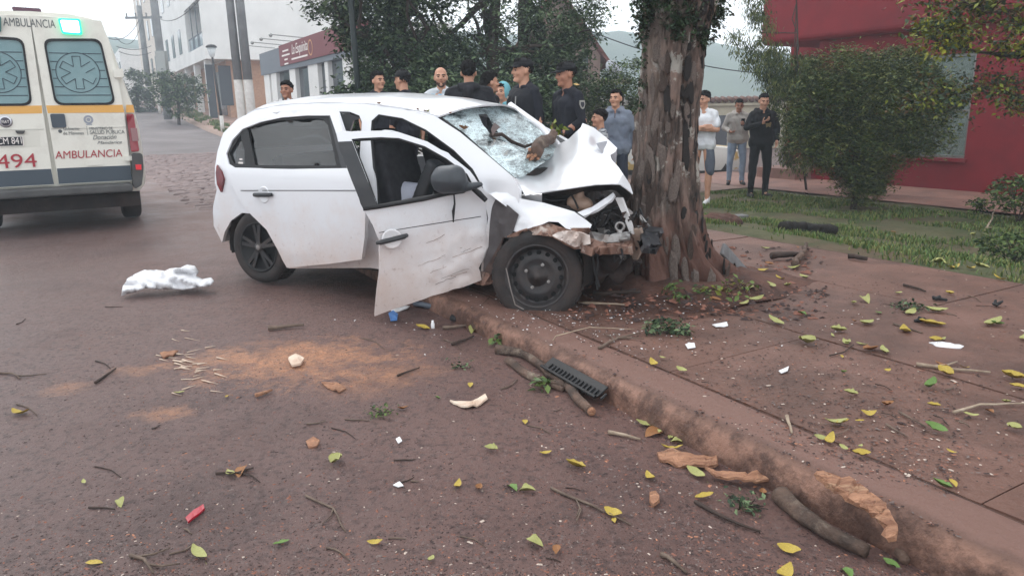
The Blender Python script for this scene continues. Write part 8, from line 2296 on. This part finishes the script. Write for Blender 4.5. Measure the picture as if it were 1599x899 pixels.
# white splinters: the larger ones one by one
for k in range(36):
    px, py = rl.gauss(300, 30), rl.gauss(570, 22); L = rl.uniform(10, 26); a = rl.uniform(-0.6, 0.6)
    twig('white wood splinter among the others left of the orange dust', [(px, py), (px + L, py + L * math.sin(a) * 0.6)], rl.uniform(.003, .006), M_woodp, 'splinter', 'splinter', 5, group='white splinters on the road', taper=0.8)
# grit, chips and crumbs nobody could count
def grit(name, n_, region, cols, seed, smin, smax, flat=0.5):
    r = np.random.RandomState(seed); V, F, MI = [], [], []
    for k in range(n_):
        px, py = region(r)
        p = gp(px, py)
        if p.y < 0.5 or p.y > 14: continue
        s_ = r.uniform(smin, smax) * (1.6 if r.uniform() < 0.06 else 1)
        a = r.uniform(0, 6.28); ca, sa = math.cos(a), math.sin(a); e = r.uniform(0.4, 1.8)
        b = len(V); hgt = s_ * flat * r.uniform(0.4, 1.2)
        for (x, y, z) in ((-1, -.6, 0), (1, -.5, 0), (.8, .7, 0), (-.7, .6, 0), (r.uniform(-.4, .4), r.uniform(-.3, .3), 1)):
            X, Y = x * s_ * e, y * s_
            V.append((p.x + X * ca - Y * sa, p.y + X * sa + Y * ca, p.z - 0.0005 + z * hgt))
        F += [(b, b + 1, b + 4), (b + 1, b + 2, b + 4), (b + 2, b + 3, b + 4), (b + 3, b, b + 4)]
        c = r.choice(len(cols), p=[w for _, w in cols]); MI += [c] * 4
    o = mesh_obj(name, V, F, [m_ for m_, _ in cols], None, False, 'stuff'); o.data.polygons.foreach_set('material_index', MI)
M_g = [mat('grit_dark', srgb(62, 48, 46), 0.9), mat('grit_red', srgb(128, 86, 72), 0.9), mat('grit_pale', srgb(186, 170, 158), 0.9), mat('grit_orange', srgb(168, 116, 90), 0.9), mat('grit_grey', srgb(110, 98, 94), 0.9)]
grit('road_grit', 21000, lambda r: (r.uniform(0, 1500), 899 - 460 * r.uniform() ** 1.5), [(M_g[0], .52), (M_g[1], .2), (M_g[2], .03), (M_g[3], .03), (M_g[4], .22)], 5, 0.0016, 0.0055)
grit('wood_crumbs', 4200, lambda r: (r.normal(460, 95), r.normal(568, 26)), [(M_g[3], .72), (M_g[2], .05), (M_g[1], .23)], 6, 0.0012, 0.0045, 0.4)
grit('gutter_litter', 2600, lambda r: (lambda x: (x, 560 + (x - 880) * 0.50 + abs(r.normal(0, 26)) - 6))(r.uniform(760, 1560)), [(M_g[0], .4), (M_g[1], .2), (M_g[2], .08), (M_g[3], .12), (M_g[4], .2)], 7, 0.003, 0.010, 0.4)
grit('sidewalk_crumbs', 2600, lambda r: (r.uniform(800, 1599), r.uniform(400, 760)), [(M_g[0], .5), (M_g[1], .2), (M_g[2], .1), (M_g[3], .05), (M_g[4], .15)], 8, 0.002, 0.007)
grit('glass_crumbs', 700, lambda r: (r.normal(900, 160), r.normal(500, 25)), [(M_shard, .5), (M_g[0], .5)], 9, 0.002, 0.006, 0.8)
grit('earth_crumbs', 900, lambda r: (r.uniform(880, 1290), r.uniform(385, 500)), [(M_g[0], .5), (M_g[1], .5)], 10, 0.006, 0.022, 0.7)
